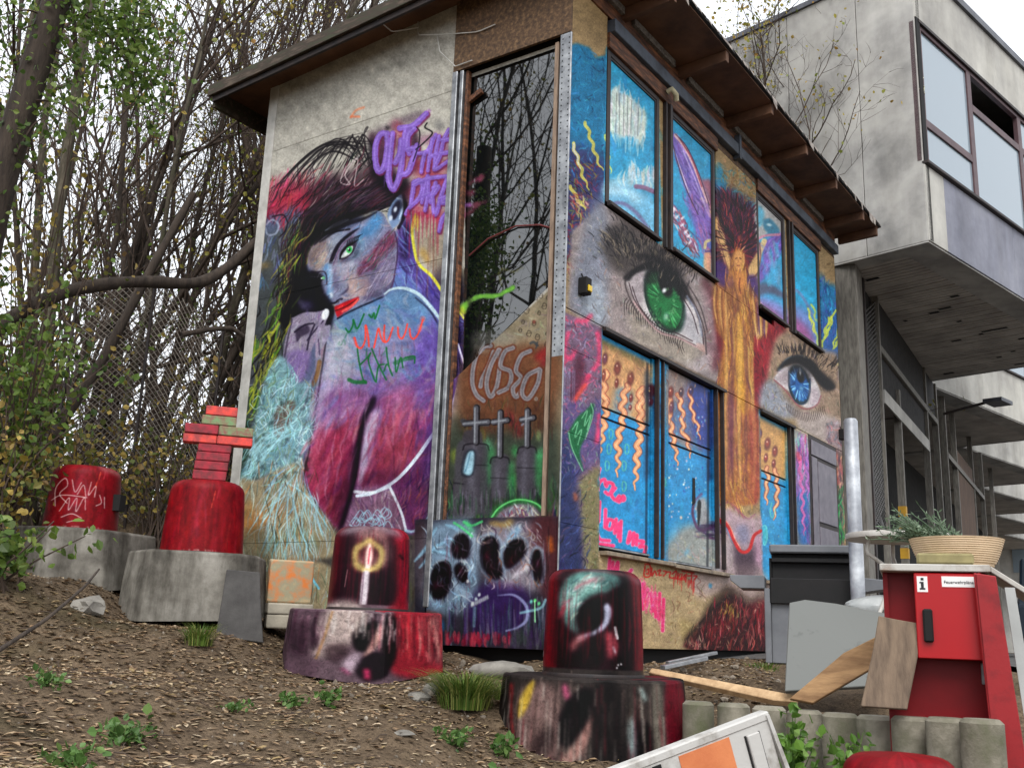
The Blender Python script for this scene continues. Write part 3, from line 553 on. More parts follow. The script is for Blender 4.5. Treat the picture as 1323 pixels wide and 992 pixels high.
    s.fill(G_(200, 700, 215, 650, 250, 630, 290, 650, 286, 720, 270, 830, 210, 830), (70, 66, 74), .93, 1.5); s.line(G_(205, 690, 250, 660), 1.6, (150, 150, 150), .7); s.line(G_(240, 720, 235, 800, 245, 830), 3, (130, 130, 150), .7)
    s.fill(G_(330, 650, 350, 600, 390, 585, 420, 610, 415, 700, 400, 830, 335, 820), (78, 74, 82), .93, 1.5); s.line(G_(380, 420, 372, 490, 376, 560), 3.4, (150, 156, 166), .9, .7); s.line(G_(355, 490, 395, 430, 385, 490), 3, (120, 120, 132), .9, .7); s.line(G_(345, 630, 395, 590), 1.8, (40, 40, 46), .8); s.line(G_(370, 700, 360, 760), 3, (140, 140, 150), .6)
    s.hatch(G_(30, 800, 130, 800, 120, 930, 20, 930), 40, 1.6, 20, 2, [(120, 110, 130), (60, 56, 66), (90, 100, 90)], .6, .1); s.blob(*G_(424, 362)[0], 3.2, 3.6, (170, 170, 170), .8, 0, .3); s.blob(*G_(424, 362)[0], 1.5, 1.8, (90, 70, 60), .9, 0, .3)
    for cx, top, arm, half, bot, base0, base1, w in ((128, 405, 478, 58, 575, 575, 930, 62), (246, 428, 470, 34, 640, 640, 850, 46), (380, 420, 458, 28, 590, 590, 850, 46)):
        s.fill(G_(cx-w, base1, cx-w, base0+34, cx-w*.75, base0+8, cx+w*.75, base0+8, cx+w, base0+34, cx+w, base1), (70, 67, 74), .85, 2.0, False); s.fill(G_(cx-w*.6, base1, cx-w*.55, base0+60, cx-w*.2, base0+20, cx, base0+30, cx-w*.1, base1), (104, 102, 112), .6, 4); s.line(G_(cx-w*1.05, base0+38, cx-w*.75, base0+10, cx+w*.75, base0+10, cx+w*1.05, base0+38), 2, (26, 22, 28), .7, 1); s.line(G_(cx-w, base0+110, cx+w, base0+114), 1.4, (30, 28, 32), .6, .8); s.spray(G_(cx+w*1.25, base0+40, cx+w*1.2, base0+200), 7, (60, 140, 84), .5, .2)
        for dx, c, ww in ((4, (22, 18, 22), 8.5), (0, (92, 92, 98), 6.4), (-5, (140, 144, 150), 1.8)): s.line(G_(cx+dx, top, cx+dx-2, bot), ww, c, .9, .8); s.line(G_(cx-half+dx, arm+6, cx+half+dx, arm-4), ww, c, .9, .8)
    s.fill(G_(74, 640, 92, 612, 120, 612, 128, 640, 112, 736, 62, 732), (30, 32, 40), .9, 1.2); s.fill(G_(80, 648, 96, 620, 120, 628, 108, 728, 68, 726), (150, 186, 200), .95, 1.2); s.line(G_(100, 630, 85, 690, 74, 720), 2.2, (90, 130, 150), .7)
    vstreaks(s, G_, 0, 800, 500, 940, 70, [(30, 70, 40), (20, 30, 24), (120, 116, 130), (60, 110, 70), (40, 36, 46)], 2, .5)
    # silver throw-up letters
    for v in ((200, 100, 150, 110, 118, 190, 110, 280, 130, 340, 165, 370), (215, 130, 190, 200, 160, 260, 150, 300), (240, 120, 200, 200, 180, 290, 200, 350, 230, 300, 245, 200, 245, 120), (310, 110, 270, 130, 250, 200, 300, 230, 290, 300, 240, 330), (395, 125, 350, 150, 325, 220, 350, 260, 310, 310, 330, 350, 380, 260), (440, 215, 380, 250, 355, 330, 385, 360, 430, 290, 445, 220)):
        s.line(G_(*v), 9.5, (96, 50, 34), .8, 1.5); s.line(G_(*v), 6, (128, 126, 130), .93, 1)
        s.line(G_(*v), 1.6, (90, 86, 92), .5, .6)
    # doodles on the bare board: gears, little signs
    C2 = fr(560, 40, 2.2545)
    for v in ((268, 812, 7), (320, 800, 6), (258, 846, 4), (290, 850, 5), (305, 820, 4), (275, 880, 6), (300, 890, 6), (328, 880, 4), (335, 838, 4), (310, 770, 5), (297, 776, 4), (250, 870, 4), (330, 775, 4), (326, 912, 5)):
        x, y = C2(v[0], v[1])[0]; r = v[2]*.62
        s.line([(x-r*.8, y+r*.2), (x-r*.2, y-r), (x+r*.8, y-r*.4), (x+r*.4, y+r), (x-r*.5, y+r*.8)], .9, (56, 50, 44), .85, .35, (1, 1), True)
        s.line([(x-r*.6, y), (x+r*.6, y-r*.2)], .8, (66, 56, 48), .8)
    s.blob(*C2(290, 846)[0], 3.4, 3.8, (110, 50, 44), .7, 0, .2); s.line(C2(280, 908, 290, 905, 300, 915), 3.4, (60, 66, 70), .8); s.line(C2(300, 905, 296, 922), 2, (60, 66, 70), .8)
    # red swipe to the corner
    s.spray(C2(300, 950, 340, 920, 372, 880), 7, (140, 34, 40), .7); s.spray(C2(345, 800, 352, 775, 378, 745), 6, (110, 30, 60), .6); s.spray(I_(700, 470, 720, 440), 6, (130, 30, 44), .6)
    # green rim above the skull
    s.spray(G_(200, 960, 240, 900, 320, 866, 420, 880, 480, 930), 6, (50, 110, 60), .7); s.line(G_(205, 945, 240, 900, 300, 866, 360, 858, 430, 880, 475, 930), 2.2, (110, 200, 120), .85, .8)
    s.fill(G_(240, 960, 260, 910, 330, 880, 410, 890, 450, 940, 460, 970), (120, 110, 120), .95, 2); s.hatch(G_(250, 950, 330, 885, 410, 895, 450, 960), 60, 1.2, 12, 2, [(150, 160, 170), (170, 170, 130), (120, 60, 84), (80, 70, 90), (190, 190, 190)], .7, .6)
    # strip right of the skulls, corner
    s.hatch(I_(716, 668, 745, 668, 740, 850, 712, 850), 60, 1.5, 22, 3, [(56, 44, 60), (96, 44, 40), (40, 40, 60)], .7, .2)
    # ---- second pass: shading and accents
    dk, vi = (16, 12, 20), (60, 40, 96)
    s.fill(F_(155, 520, 200, 440, 290, 370, 330, 360, 250, 440, 210, 520, 200, 600), (70, 58, 66), .5, 4); s.fill(F_(520, 640, 600, 590, 690, 480, 770, 400, 780, 520, 700, 700, 600, 790, 540, 780), (60, 46, 72), .28, 6)
    s.fill(F_(330, 560, 420, 540, 470, 500, 480, 560, 420, 620, 350, 640), (196, 196, 210), .3, 5); s.fill(F_(440, 690, 520, 690, 560, 750, 500, 790, 450, 760), (200, 176, 166), .45, 5); s.fill(F_(300, 560, 322, 560, 330, 680, 316, 740, 302, 740), (170, 196, 220), .6, 2); s.fill(F_(500, 380, 560, 360, 640, 320, 690, 260, 690, 330, 600, 420, 520, 470), (96, 130, 166), .35, 5)
    s.fill(F_(370, 545, 390, 520, 470, 500, 500, 440, 520, 400, 530, 430, 500, 500, 440, 545), (40, 26, 46), .45, 3); s.fill(F_(345, 570, 330, 640, 345, 740, 375, 720, 365, 640), (84, 80, 110), .45, 3); s.fill(F_(560, 820, 690, 780, 750, 720, 770, 650, 740, 690, 660, 750, 560, 790), (50, 40, 66), .5, 3)
    s.hatch(F_(170, 560, 290, 360, 640, 200, 780, 330, 770, 640, 600, 820, 300, 830), 160, -.8, 16, .9, [(30, 24, 36), (206, 206, 216), (120, 100, 130), (90, 130, 170), (170, 130, 130)], .3, .4)
    for v in ((150, 400, 250, 320, 420, 220, 560, 170), (200, 420, 330, 300, 520, 190, 640, 150), (240, 400, 400, 290, 560, 230, 640, 190), (100, 480, 160, 380, 300, 270, 460, 190)): s.line(F_(*v), 5, dk, .75, 2, (.4, .4))
    for i in range(80):
        x, y = R.uniform(400, 660), R.uniform(330, 410); s.line(A_(x-60, y+40, x-20, y+8, x+30, y-18), R.uniform(.7, 1.6), [(60, 50, 66), (14, 10, 16), (100, 84, 96), (90, 36, 50)][R.randint(4)], .55, .4, (.3, .3))
    s.spray(T_(180, 560, 230, 640, 330, 690), 12, dk, .7, .2); s.spray(T_(360, 560, 380, 700, 360, 800), 8, dk, .7, .2); s.spray(T_(110, 300, 120, 420, 150, 560), 7, dk, .6, .2); s.spray(T_(440, 230, 450, 330, 440, 420), 6, (30, 22, 30), .5, .2)
    for v in OUT: s.line(T_(*v), 7.4, PU, .9, .8); s.line([(x+1.5, y+1) for x, y in T_(*v)], 1.2, (90, 50, 130), .7, .5); s.line([(x-1.5, y-1) for x, y in T_(*v)], 1.6, (176, 150, 222), .6, .8)
    for v in THE+DRK: s.line([(x+1.2, y+1) for x, y in T_(*v)], 1., (96, 50, 120), .7, .5)
    for v in ((530, 100, 500, 120, 460, 170), (550, 80, 520, 110)): s.line(T_(*v), 5, (150, 90, 170), .5, 2.5)
    s.drips(*T_(200, 540)[0], *T_(330, 660)[0], 7, 5, 20, 1.3, PU, .8)
    # smoke hair, left
    for i in range(90):
        t = R.rand(); x, y = 398-t*58+R.randn()*8, 282+t*190+R.randn()*8; L = R.uniform(10, 34); an = 2.0+R.randn()*.2
        s.line([(x, y), (x+math.cos(an)*L*.5+R.randn()*3, y+math.sin(an)*L*.5), (x+math.cos(an)*L, y+math.sin(an)*L)], R.uniform(1, 2.6), [(150, 152, 62), (104, 150, 54), (22, 20, 22), (30, 26, 22), (130, 124, 74), (60, 70, 40)][R.randint(6)], .7, .5, (.5, .2))
    # body: airbrushed modelling over the first coat
    s.fill(B_(390, 90, 470, 60, 560, 20, 700, 10, 800, 80, 850, 160, 850, 330, 700, 330, 560, 330, 400, 330, 350, 400, 370, 200), (118, 116, 158), .4, 14)
    s.fill(A_(430, 870, 560, 810, 680, 760, 760, 800, 800, 880, 700, 940, 520, 960, 440, 930), (92, 132, 168), .55, 9); s.fill(B_(400, 110, 470, 130, 500, 240, 470, 320, 380, 330, 370, 220), (176, 176, 186), .55, 9); s.fill(B_(600, 60, 700, 70, 740, 160, 660, 240, 580, 200), (140, 134, 164), .45, 9); s.fill(B_(740, 100, 860, 120, 860, 420, 800, 500, 740, 380), (96, 70, 150), .55, 10)
    s.fill(B_(350, 400, 400, 340, 520, 335, 540, 375, 500, 460, 430, 440, 360, 520, 325, 560), (150, 112, 150), .6, 10); s.fill(B_(330, 540, 400, 470, 490, 480, 480, 620, 440, 760, 370, 740, 300, 660), (142, 50, 74), .5, 10); s.fill(B_(380, 740, 450, 700, 440, 850, 415, 870), (84, 24, 46), .6, 6)
    s.fill(B_(590, 420, 700, 340, 770, 380, 740, 500, 660, 640, 560, 680, 550, 560), (138, 58, 78), .45, 10); s.fill(B_(540, 420, 580, 380, 600, 400, 570, 520, 545, 620, 525, 640, 525, 540), (184, 178, 200), .6, 5); s.fill(B_(760, 330, 830, 330, 830, 480, 770, 560, 740, 480), (104, 66, 120), .55, 9)
    s.fill(B_(345, 330, 450, 290, 600, 280, 760, 250, 850, 260, 850, 400, 700, 400, 560, 400, 420, 400, 340, 440), (122, 84, 138), .6, 16)
    s.hatch(B_(350, 280, 840, 220, 850, 440, 560, 440, 340, 470), 130, -.9, 24, 4, [(150, 110, 160), (96, 60, 120), (176, 130, 160), (130, 70, 110), (104, 110, 160)], .32, .3, .2, 2.5)
    s.hatch(A_(400, 890, 560, 810, 700, 760, 840, 900, 840, 1120, 400, 1120), 150, lambda x, y: .4+(x-430)*.006, 20, 4, [(84, 128, 170), (150, 170, 190), (110, 104, 160), (70, 100, 150), (170, 170, 180), (120, 150, 150)], .32, .4, .3, 2.5)
    s.hatch(B_(300, 480, 520, 420, 480, 720, 420, 860, 300, 680), 70, 2.0, 28, 4, [(176, 80, 104), (110, 36, 62), (150, 60, 90), (96, 50, 96), (190, 120, 140)], .35, .2, .2, 2.2); s.hatch(B_(560, 440, 830, 360, 800, 520, 640, 680, 520, 690), 70, 1.9, 28, 4, [(170, 76, 100), (110, 40, 70), (140, 60, 96), (90, 56, 110), (180, 110, 120)], .35, .2, .2, 2.2)
    s.fill(B_(565, 345, 575, 375, 535, 450, 515, 560, 490, 700, 450, 850, 430, 866, 470, 720, 492, 560, 520, 430), (26, 14, 28), .85, 2.5)
    for i in range(170):
        t = R.rand(); u = R.rand(); x, y = 398+u*165-(t-.3)*30*(1-u), 430+t*220; L = R.uniform(14, 44); an = 1.85-u*.35+R.randn()*.1
        s.line([(x, y), (x+math.cos(an)*L*.5+R.randn()*2, y+math.sin(an)*L*.5), (x+math.cos(an)*L, y+math.sin(an)*L)], R.uniform(1, 3), [(206, 170, 190), (60, 24, 50), (190, 150, 176), (150, 60, 100)][R.randint(4)], R.uniform(.12, .3), 1.4, (.3, .3))
    for v in ((290, 560, 310, 700, 340, 830, 370, 870), (320, 700, 380, 640, 410, 600, 390, 670, 440, 830, 460, 860), (420, 560, 470, 680, 520, 780, 550, 840), (460, 850, 480, 720, 530, 700), (550, 550, 560, 640, 580, 740, 605, 800, 560, 700, 530, 760), (630, 640, 640, 770, 680, 640, 700, 730), (720, 640, 800, 630, 805, 690)): s.line(S_(*v), 2, GR, .85, .5)
    s.line(S_(215, 840, 270, 860, 360, 860), 5, GR, .75, 1.4); s.line(S_(630, 690, 700, 660, 800, 640), 5, GR, .5, 1.6)
    for v in ((265, 460, 290, 540, 330, 550, 360, 480, 365, 350, 385, 430, 395, 540), (440, 550, 460, 460, 480, 380, 500, 450, 530, 500, 570, 480, 610, 370), (535, 350, 530, 440, 540, 500), (655, 370, 660, 440, 690, 470, 720, 420, 740, 340), (760, 380, 770, 450, 800, 470, 840, 420, 880, 300)): s.line(S_(*v), 2.2, RD, .9, .5)
    for v in ((185, 380, 215, 410, 250, 350, 255, 300, 290, 380, 350, 250), (395, 255, 420, 280, 440, 240, 450, 290, 490, 175)): s.line(S_(*v), 2.2, (30, 110, 54), .9, .5)
    s.line(B_(870, 405, 810, 490, 740, 590, 680, 660, 630, 700, 560, 735, 500, 745), 4.2, (196, 208, 220), .9, .6); s.line(A_(610, 775, 640, 755, 690, 752, 745, 775, 790, 820, 835, 880, 858, 930), 4.2, (176, 200, 210), .9, .6, (.5, .7))
    s.fill(B_(330, 420, 380, 220, 400, 120, 420, 140, 400, 260, 350, 460), (190, 190, 204), .4, 5); s.fill(B_(820, 330, 850, 300, 850, 560, 780, 700, 760, 640), vi, .5, 6); s.fill(B_(440, 830, 420, 780, 460, 640, 490, 540, 500, 640), (40, 18, 40), .5, 5); s.fill(B_(300, 660, 320, 560, 340, 480, 360, 500, 340, 620, 330, 720), (196, 100, 120), .35, 5)
    s.fill(B_(560, 640, 640, 640, 700, 590, 640, 690, 520, 705), (60, 24, 50), .5, 5); s.fill(B_(640, 330, 720, 300, 720, 420, 660, 520, 600, 560, 600, 440), (196, 110, 130), .3, 8)
    # lace: dark gaps
    for i in range(70): s.blob(R.uniform(312, 402), R.uniform(470, 620), R.uniform(1.5, 5), R.uniform(2, 7), (50, 60, 60), .45, R.rand()*3)
    for i in range(120):
        x, y = R.uniform(305, 410), R.uniform(590, 790); s.line([(x, y), (x+R.randn()*5, y+R.uniform(8, 26))], R.uniform(.8, 2), [(196, 216, 216), (70, 66, 54), (200, 130, 76), (120, 150, 150), (40, 44, 40)][R.randint(5)], .5, .5, (.3, .3))
    s.fill(I_(300, 700, 345, 690, 350, 800, 290, 800), (60, 60, 50), .45, 8)
    paint_skull_board(s)
    s.spray(T_(180, 300, 300, 330, 420, 300), 12, (96, 50, 74), .5, .2); s.spray(T_(480, 470, 600, 500, 700, 480), 10, (140, 40, 64), .6, .2); s.spray(T_(400, 700, 520, 700, 700, 690), 12, (124, 44, 72), .55, .2)
    for vs, w in ((OUT, 7.6), (THE, 5.6), (DRK, 5.8)):
        for v in vs: s.line([(x+1.2, y+1.6) for x, y in T_(*v)], w+.8, (110, 44, 84), .8, 1.2)
        for v in vs: s.line(T_(*v), w, (126, 98, 178), .95, .9, (.9, .8), False, .06); s.line([(x-.8, y-.8) for x, y in T_(*v)], w*.3, (158, 134, 206), .55, 1)
    s.drips(*T_(380, 820)[0], *T_(690, 880)[0], 18, 8, 50, 1.5, (150, 44, 80), .6); s.line(T_(535, 170, 520, 205, 575, 245, 510, 320, 450, 370), 1.5, (24, 20, 26), .9); s.line(T_(455, 200, 480, 240, 470, 340, 430, 460), 1.4, (30, 24, 30), .8)
    s.mottle(.05, 3, 11); s.mottle(.05, 14, 12)
    return s
H_ = fr(345, 670, 2.3838)
def vstreaks(s, F, x0, y0, x1, y1, n, cols, w, a, lo=.2, hi=.8):
    for i in range(n):
        x = s.r.uniform(x0, x1); h = (y1-y0)*s.r.uniform(lo, hi); y = s.r.uniform(y0, y1-h); c = cols[s.r.randint(len(cols))]
        s.line(F(x, y, x+s.r.randn()*2, y+h*.5, x+s.r.randn()*2, y+h), w*s.r.uniform(.5, 1.5), c, a*s.r.uniform(.5, 1.1), .8, (.5, .3))
def paint_bollards():
    s = Sheet(335, 660, 910, 990, 2.0, 9); R = s.r; dk = (14, 9, 13)
    # --- candle cap
    s.fill(H_(160, 10, 450, 10, 450, 285, 160, 285), (58, 18, 30), 1, 1, False)
    s.fill(H_(170, 40, 215, 40, 205, 280, 165, 280), (96, 24, 36), .9, 4); s.fill(H_(385, 40, 450, 40, 450, 285, 390, 285), (150, 22, 42), .95, 6); s.fill(H_(215, 40, 265, 60, 250, 270, 205, 272), (34, 14, 24), .7, 7); s.fill(H_(330, 90, 390, 90, 385, 270, 330, 270), (30, 12, 22), .8, 8); s.fill(H_(230, 170, 380, 170, 370, 268, 230, 268), (26, 11, 20), .75, 8)
    s.spray(H_(210, 45, 260, 35, 320, 30, 400, 45), 9, (150, 140, 146), .55, .1); s.spray(H_(270, 60, 340, 60, 350, 130, 270, 140), 11, (170, 130, 124), .5, .1); vstreaks(s, H_, 170, 40, 440, 280, 90, [(120, 30, 46), (20, 8, 14), (90, 30, 44), (60, 20, 32)], 2.4, .4)
    s.spray(H_(300, 75, 262, 100, 270, 150, 330, 150, 340, 100, 300, 75), 6, (206, 186, 110), .75, .1); s.blob(*H_(302, 112)[0], 9, 15, (190, 120, 110), .9); s.fill(H_(302, 80, 292, 115, 296, 158, 308, 158, 313, 115), (240, 214, 206), .95, 1.6); s.line(H_(304, 95, 302, 140), 2, (206, 60, 80), .8, .8)
    s.fill(H_(288, 165, 307, 160, 303, 272, 286, 272), (214, 206, 212), .95, 1.2); s.line(H_(291, 168, 289, 270), 1.6, (120, 96, 112), .8, .6); s.spray(H_(286, 160, 300, 158, 312, 160), 2.6, (220, 200, 130), .8, .1); s.line(H_(240, 160, 236, 210), 1.2, (196, 150, 150), .6); s.spray(H_(400, 110, 410, 120), 3, dk, .7)
    # --- candle foot
    s.fill(H_(20, 260, 560, 260, 560, 520, 20, 520), (96, 78, 86), 1, 1, False)
    s.fill(H_(20, 260, 180, 260, 150, 520, 20, 520), (84, 64, 74), .9, 3); s.fill(H_(180, 265, 290, 265, 240, 400, 160, 440, 150, 380), (168, 152, 146), .9, 6); s.fill(H_(375, 265, 560, 265, 560, 480, 360, 470), (140, 30, 44), .95, 5); s.fill(H_(470, 290, 560, 290, 560, 420, 480, 440), (120, 96, 92), .6, 8)
    vstreaks(s, H_, 50, 280, 170, 440, 46, [(30, 16, 26), (130, 96, 110), (60, 30, 46), (110, 90, 96)], 3, .6); s.fill(H_(90, 330, 140, 330, 130, 430, 95, 420), (34, 18, 28), .6, 6)
    s.fill(H_(250, 360, 270, 330, 310, 310, 325, 340, 318, 380, 290, 412, 262, 405), dk, .95, 2.5); s.fill(H_(335, 300, 375, 300, 378, 420, 350, 470, 330, 400), dk, .93, 3.5); s.fill(H_(265, 470, 285, 425, 320, 410, 350, 430, 355, 480, 320, 505, 290, 505), (20, 10, 18), .95, 3); s.fill(H_(180, 400, 240, 390, 235, 440, 190, 445), (44, 28, 34), .7, 5)
    s.fill(H_(320, 330, 335, 340, 315, 400, 285, 430, 290, 415), (196, 150, 140), .85, 2); s.fill(H_(230, 450, 270, 415, 275, 440, 255, 480), (196, 176, 190), .75, 4); s.spray(H_(295, 470, 300, 495), 4.5, (220, 60, 110), .8, .1); s.spray(H_(230, 470, 250, 485), 4, (150, 60, 100), .5)
    vstreaks(s, H_, 185, 272, 300, 380, 46, [(226, 220, 214), (150, 130, 126), (196, 180, 170)], 1.8, .6); vstreaks(s, H_, 300, 272, 380, 420, 34, [(220, 200, 200), (20, 10, 16), (200, 110, 120)], 1.6, .6); vstreaks(s, H_, 385, 272, 540, 450, 90, [(196, 40, 56), (90, 16, 30), (206, 140, 130), (160, 60, 60), (60, 16, 26)], 2, .6, .2, .9); s.line(H_(188, 285, 178, 350, 168, 400, 160, 440), 2.6, (170, 120, 60), .6, 1.2)
    # --- skull cap
    s.fill(H_(845, 165, 1165, 165, 1165, 500, 845, 500), (40, 17, 24), 1, 1, False)
    s.fill(H_(845, 170, 885, 190, 895, 480, 845, 490), (120, 18, 30), .85, 5); s.fill(H_(1112, 190, 1165, 190, 1165, 490, 1122, 480), (116, 20, 34), .85, 6); s.fill(H_(890, 300, 950, 330, 960, 460, 900, 470), (24, 10, 15), .8, 7); s.fill(H_(1060, 200, 1115, 215, 1120, 460, 1060, 460), (17, 10, 14), .9, 7)
    s.fill(H_(898, 250, 925, 200, 985, 180, 1055, 185, 1080, 205, 1050, 240, 1000, 255, 965, 285, 952, 330, 958, 365, 925, 345, 902, 300), (86, 128, 122), .95, 4)
    s.fill(H_(915, 260, 945, 215, 1000, 200, 1020, 230, 970, 255, 945, 300, 940, 330), (160, 204, 194), .75, 4); s.spray(H_(945, 240, 985, 215, 1030, 205), 5, (170, 90, 104), .6, .1); s.spray(H_(900, 320, 915, 290), 5, (150, 40, 56), .6, .1); s.fill(H_(1000, 190, 1070, 190, 1085, 220, 1040, 235), (60, 84, 84), .6, 4)
    s.hatch(H_(905, 260, 940, 205, 1050, 190, 1040, 235, 970, 260, 945, 330), 46, -.7, 16, 2.4, [(196, 224, 216), (70, 100, 100), (120, 160, 150), (176, 120, 130)], .4, .3, .2, 1.2)
    s.fill(H_(955, 315, 975, 278, 1020, 262, 1045, 285, 1040, 330, 1010, 358, 972, 358), (13, 8, 11), .98, 2.6); s.fill(H_(1050, 250, 1085, 240, 1100, 300, 1085, 370, 1060, 350), (12, 8, 11), .9, 4)
    s.fill(H_(1034, 282, 1048, 278, 1056, 300, 1046, 335, 1020, 362, 985, 378, 962, 392, 958, 378, 985, 364, 1012, 352, 1034, 322), (176, 178, 200), .92, 2.2); s.fill(H_(958, 372, 985, 372, 975, 402, 945, 416, 938, 402), (176, 104, 104), .8, 4); s.fill(H_(1030, 372, 1058, 360, 1075, 395, 1066, 425, 1040, 425), (170, 74, 84), .85, 4); s.line(H_(1066, 345, 1072, 375), 3.4, (224, 228, 230), .9, 1); s.spray(H_(1060, 400, 1066, 415), 2.4, (206, 206, 214), .8, .1); s.fill(H_(960, 395, 1030, 365, 1040, 425, 1000, 470, 950, 460), (20, 10, 15), .85, 5)
    for x, y in ((1075, 450), (1083, 447), (1071, 458)): s.blob(*H_(x, y)[0], 1.6, 2, (206, 206, 206), .9, 0, .3)
    vstreaks(s, H_, 860, 200, 1150, 485, 70, [(130, 22, 36), (12, 8, 10), (90, 20, 32), (60, 30, 36)], 2.4, .35); s.spray(H_(870, 190, 930, 180, 1100, 190, 1140, 215), 4, (104, 60, 66), .4, .2)
    # --- skull foot
    s.fill(H_(700, 465, 1270, 465, 1270, 745, 700, 745), (52, 46, 44), 1, 1, False); vstreaks(s, H_, 710, 470, 1260, 740, 240, [(22, 19, 20), (104, 92, 84), (70, 66, 60), (134, 116, 108), (36, 32, 30), (84, 60, 60)], 3.2, .55)
    s.fill(H_(790, 520, 900, 500, 920, 640, 850, 690, 800, 660), (126, 100, 96), .85, 7); s.spray(H_(765, 500, 772, 560, 790, 640), 3.2, (206, 40, 46), .8, .1); s.fill(H_(838, 485, 815, 500, 795, 540, 800, 575, 825, 540), (196, 164, 56), .85, 2); s.spray(H_(925, 495, 935, 520), 5, (220, 96, 140), .8, .1)
    s.fill(H_(918, 620, 915, 560, 950, 510, 1000, 495, 1005, 540, 970, 600, 940, 630), dk, .96, 3); s.fill(H_(880, 590, 900, 590, 895, 640, 850, 655, 845, 620), (40, 28, 30), .75, 5); s.fill(H_(1005, 560, 960, 620, 920, 660, 950, 665, 990, 620), (190, 140, 130), .75, 3); s.fill(H_(1010, 490, 1075, 490, 1095, 700, 1010, 715, 1000, 600), (18, 15, 16), .85, 6); s.fill(H_(1110, 590, 1140, 560, 1170, 600, 1165, 680, 1130, 710, 1105, 660), dk, .93, 3); s.fill(H_(1100, 580, 1112, 555, 1122, 600, 1118, 660, 1105, 640), (170, 196, 196), .7, 3); s.spray(H_(1140, 495, 1150, 515), 4.5, (176, 200, 196), .6, .1); s.fill(H_(1170, 500, 1200, 500, 1205, 700, 1175, 700), (130, 124, 112), .7, 4); s.fill(H_(1212, 490, 1270, 490, 1270, 720, 1216, 720), (110, 14, 34), .85, 3)
    s.spray(H_(840, 680, 870, 690, 900, 672), 7, (206, 90, 140), .8, .1); s.spray(H_(985, 705, 1010, 695, 1040, 700), 6, (200, 70, 130), .75, .1); s.fill(H_(730, 480, 765, 480, 785, 650, 740, 640), (28, 26, 26), .6, 5); vstreaks(s, H_, 730, 475, 1210, 720, 110, [(16, 13, 14), (150, 140, 130), (196, 190, 180), (60, 44, 40), (120, 40, 50)], 1.6, .5, .15, .6)
    s.mottle(.06, 3, 31); s.mottle(.06, 12, 32); return s
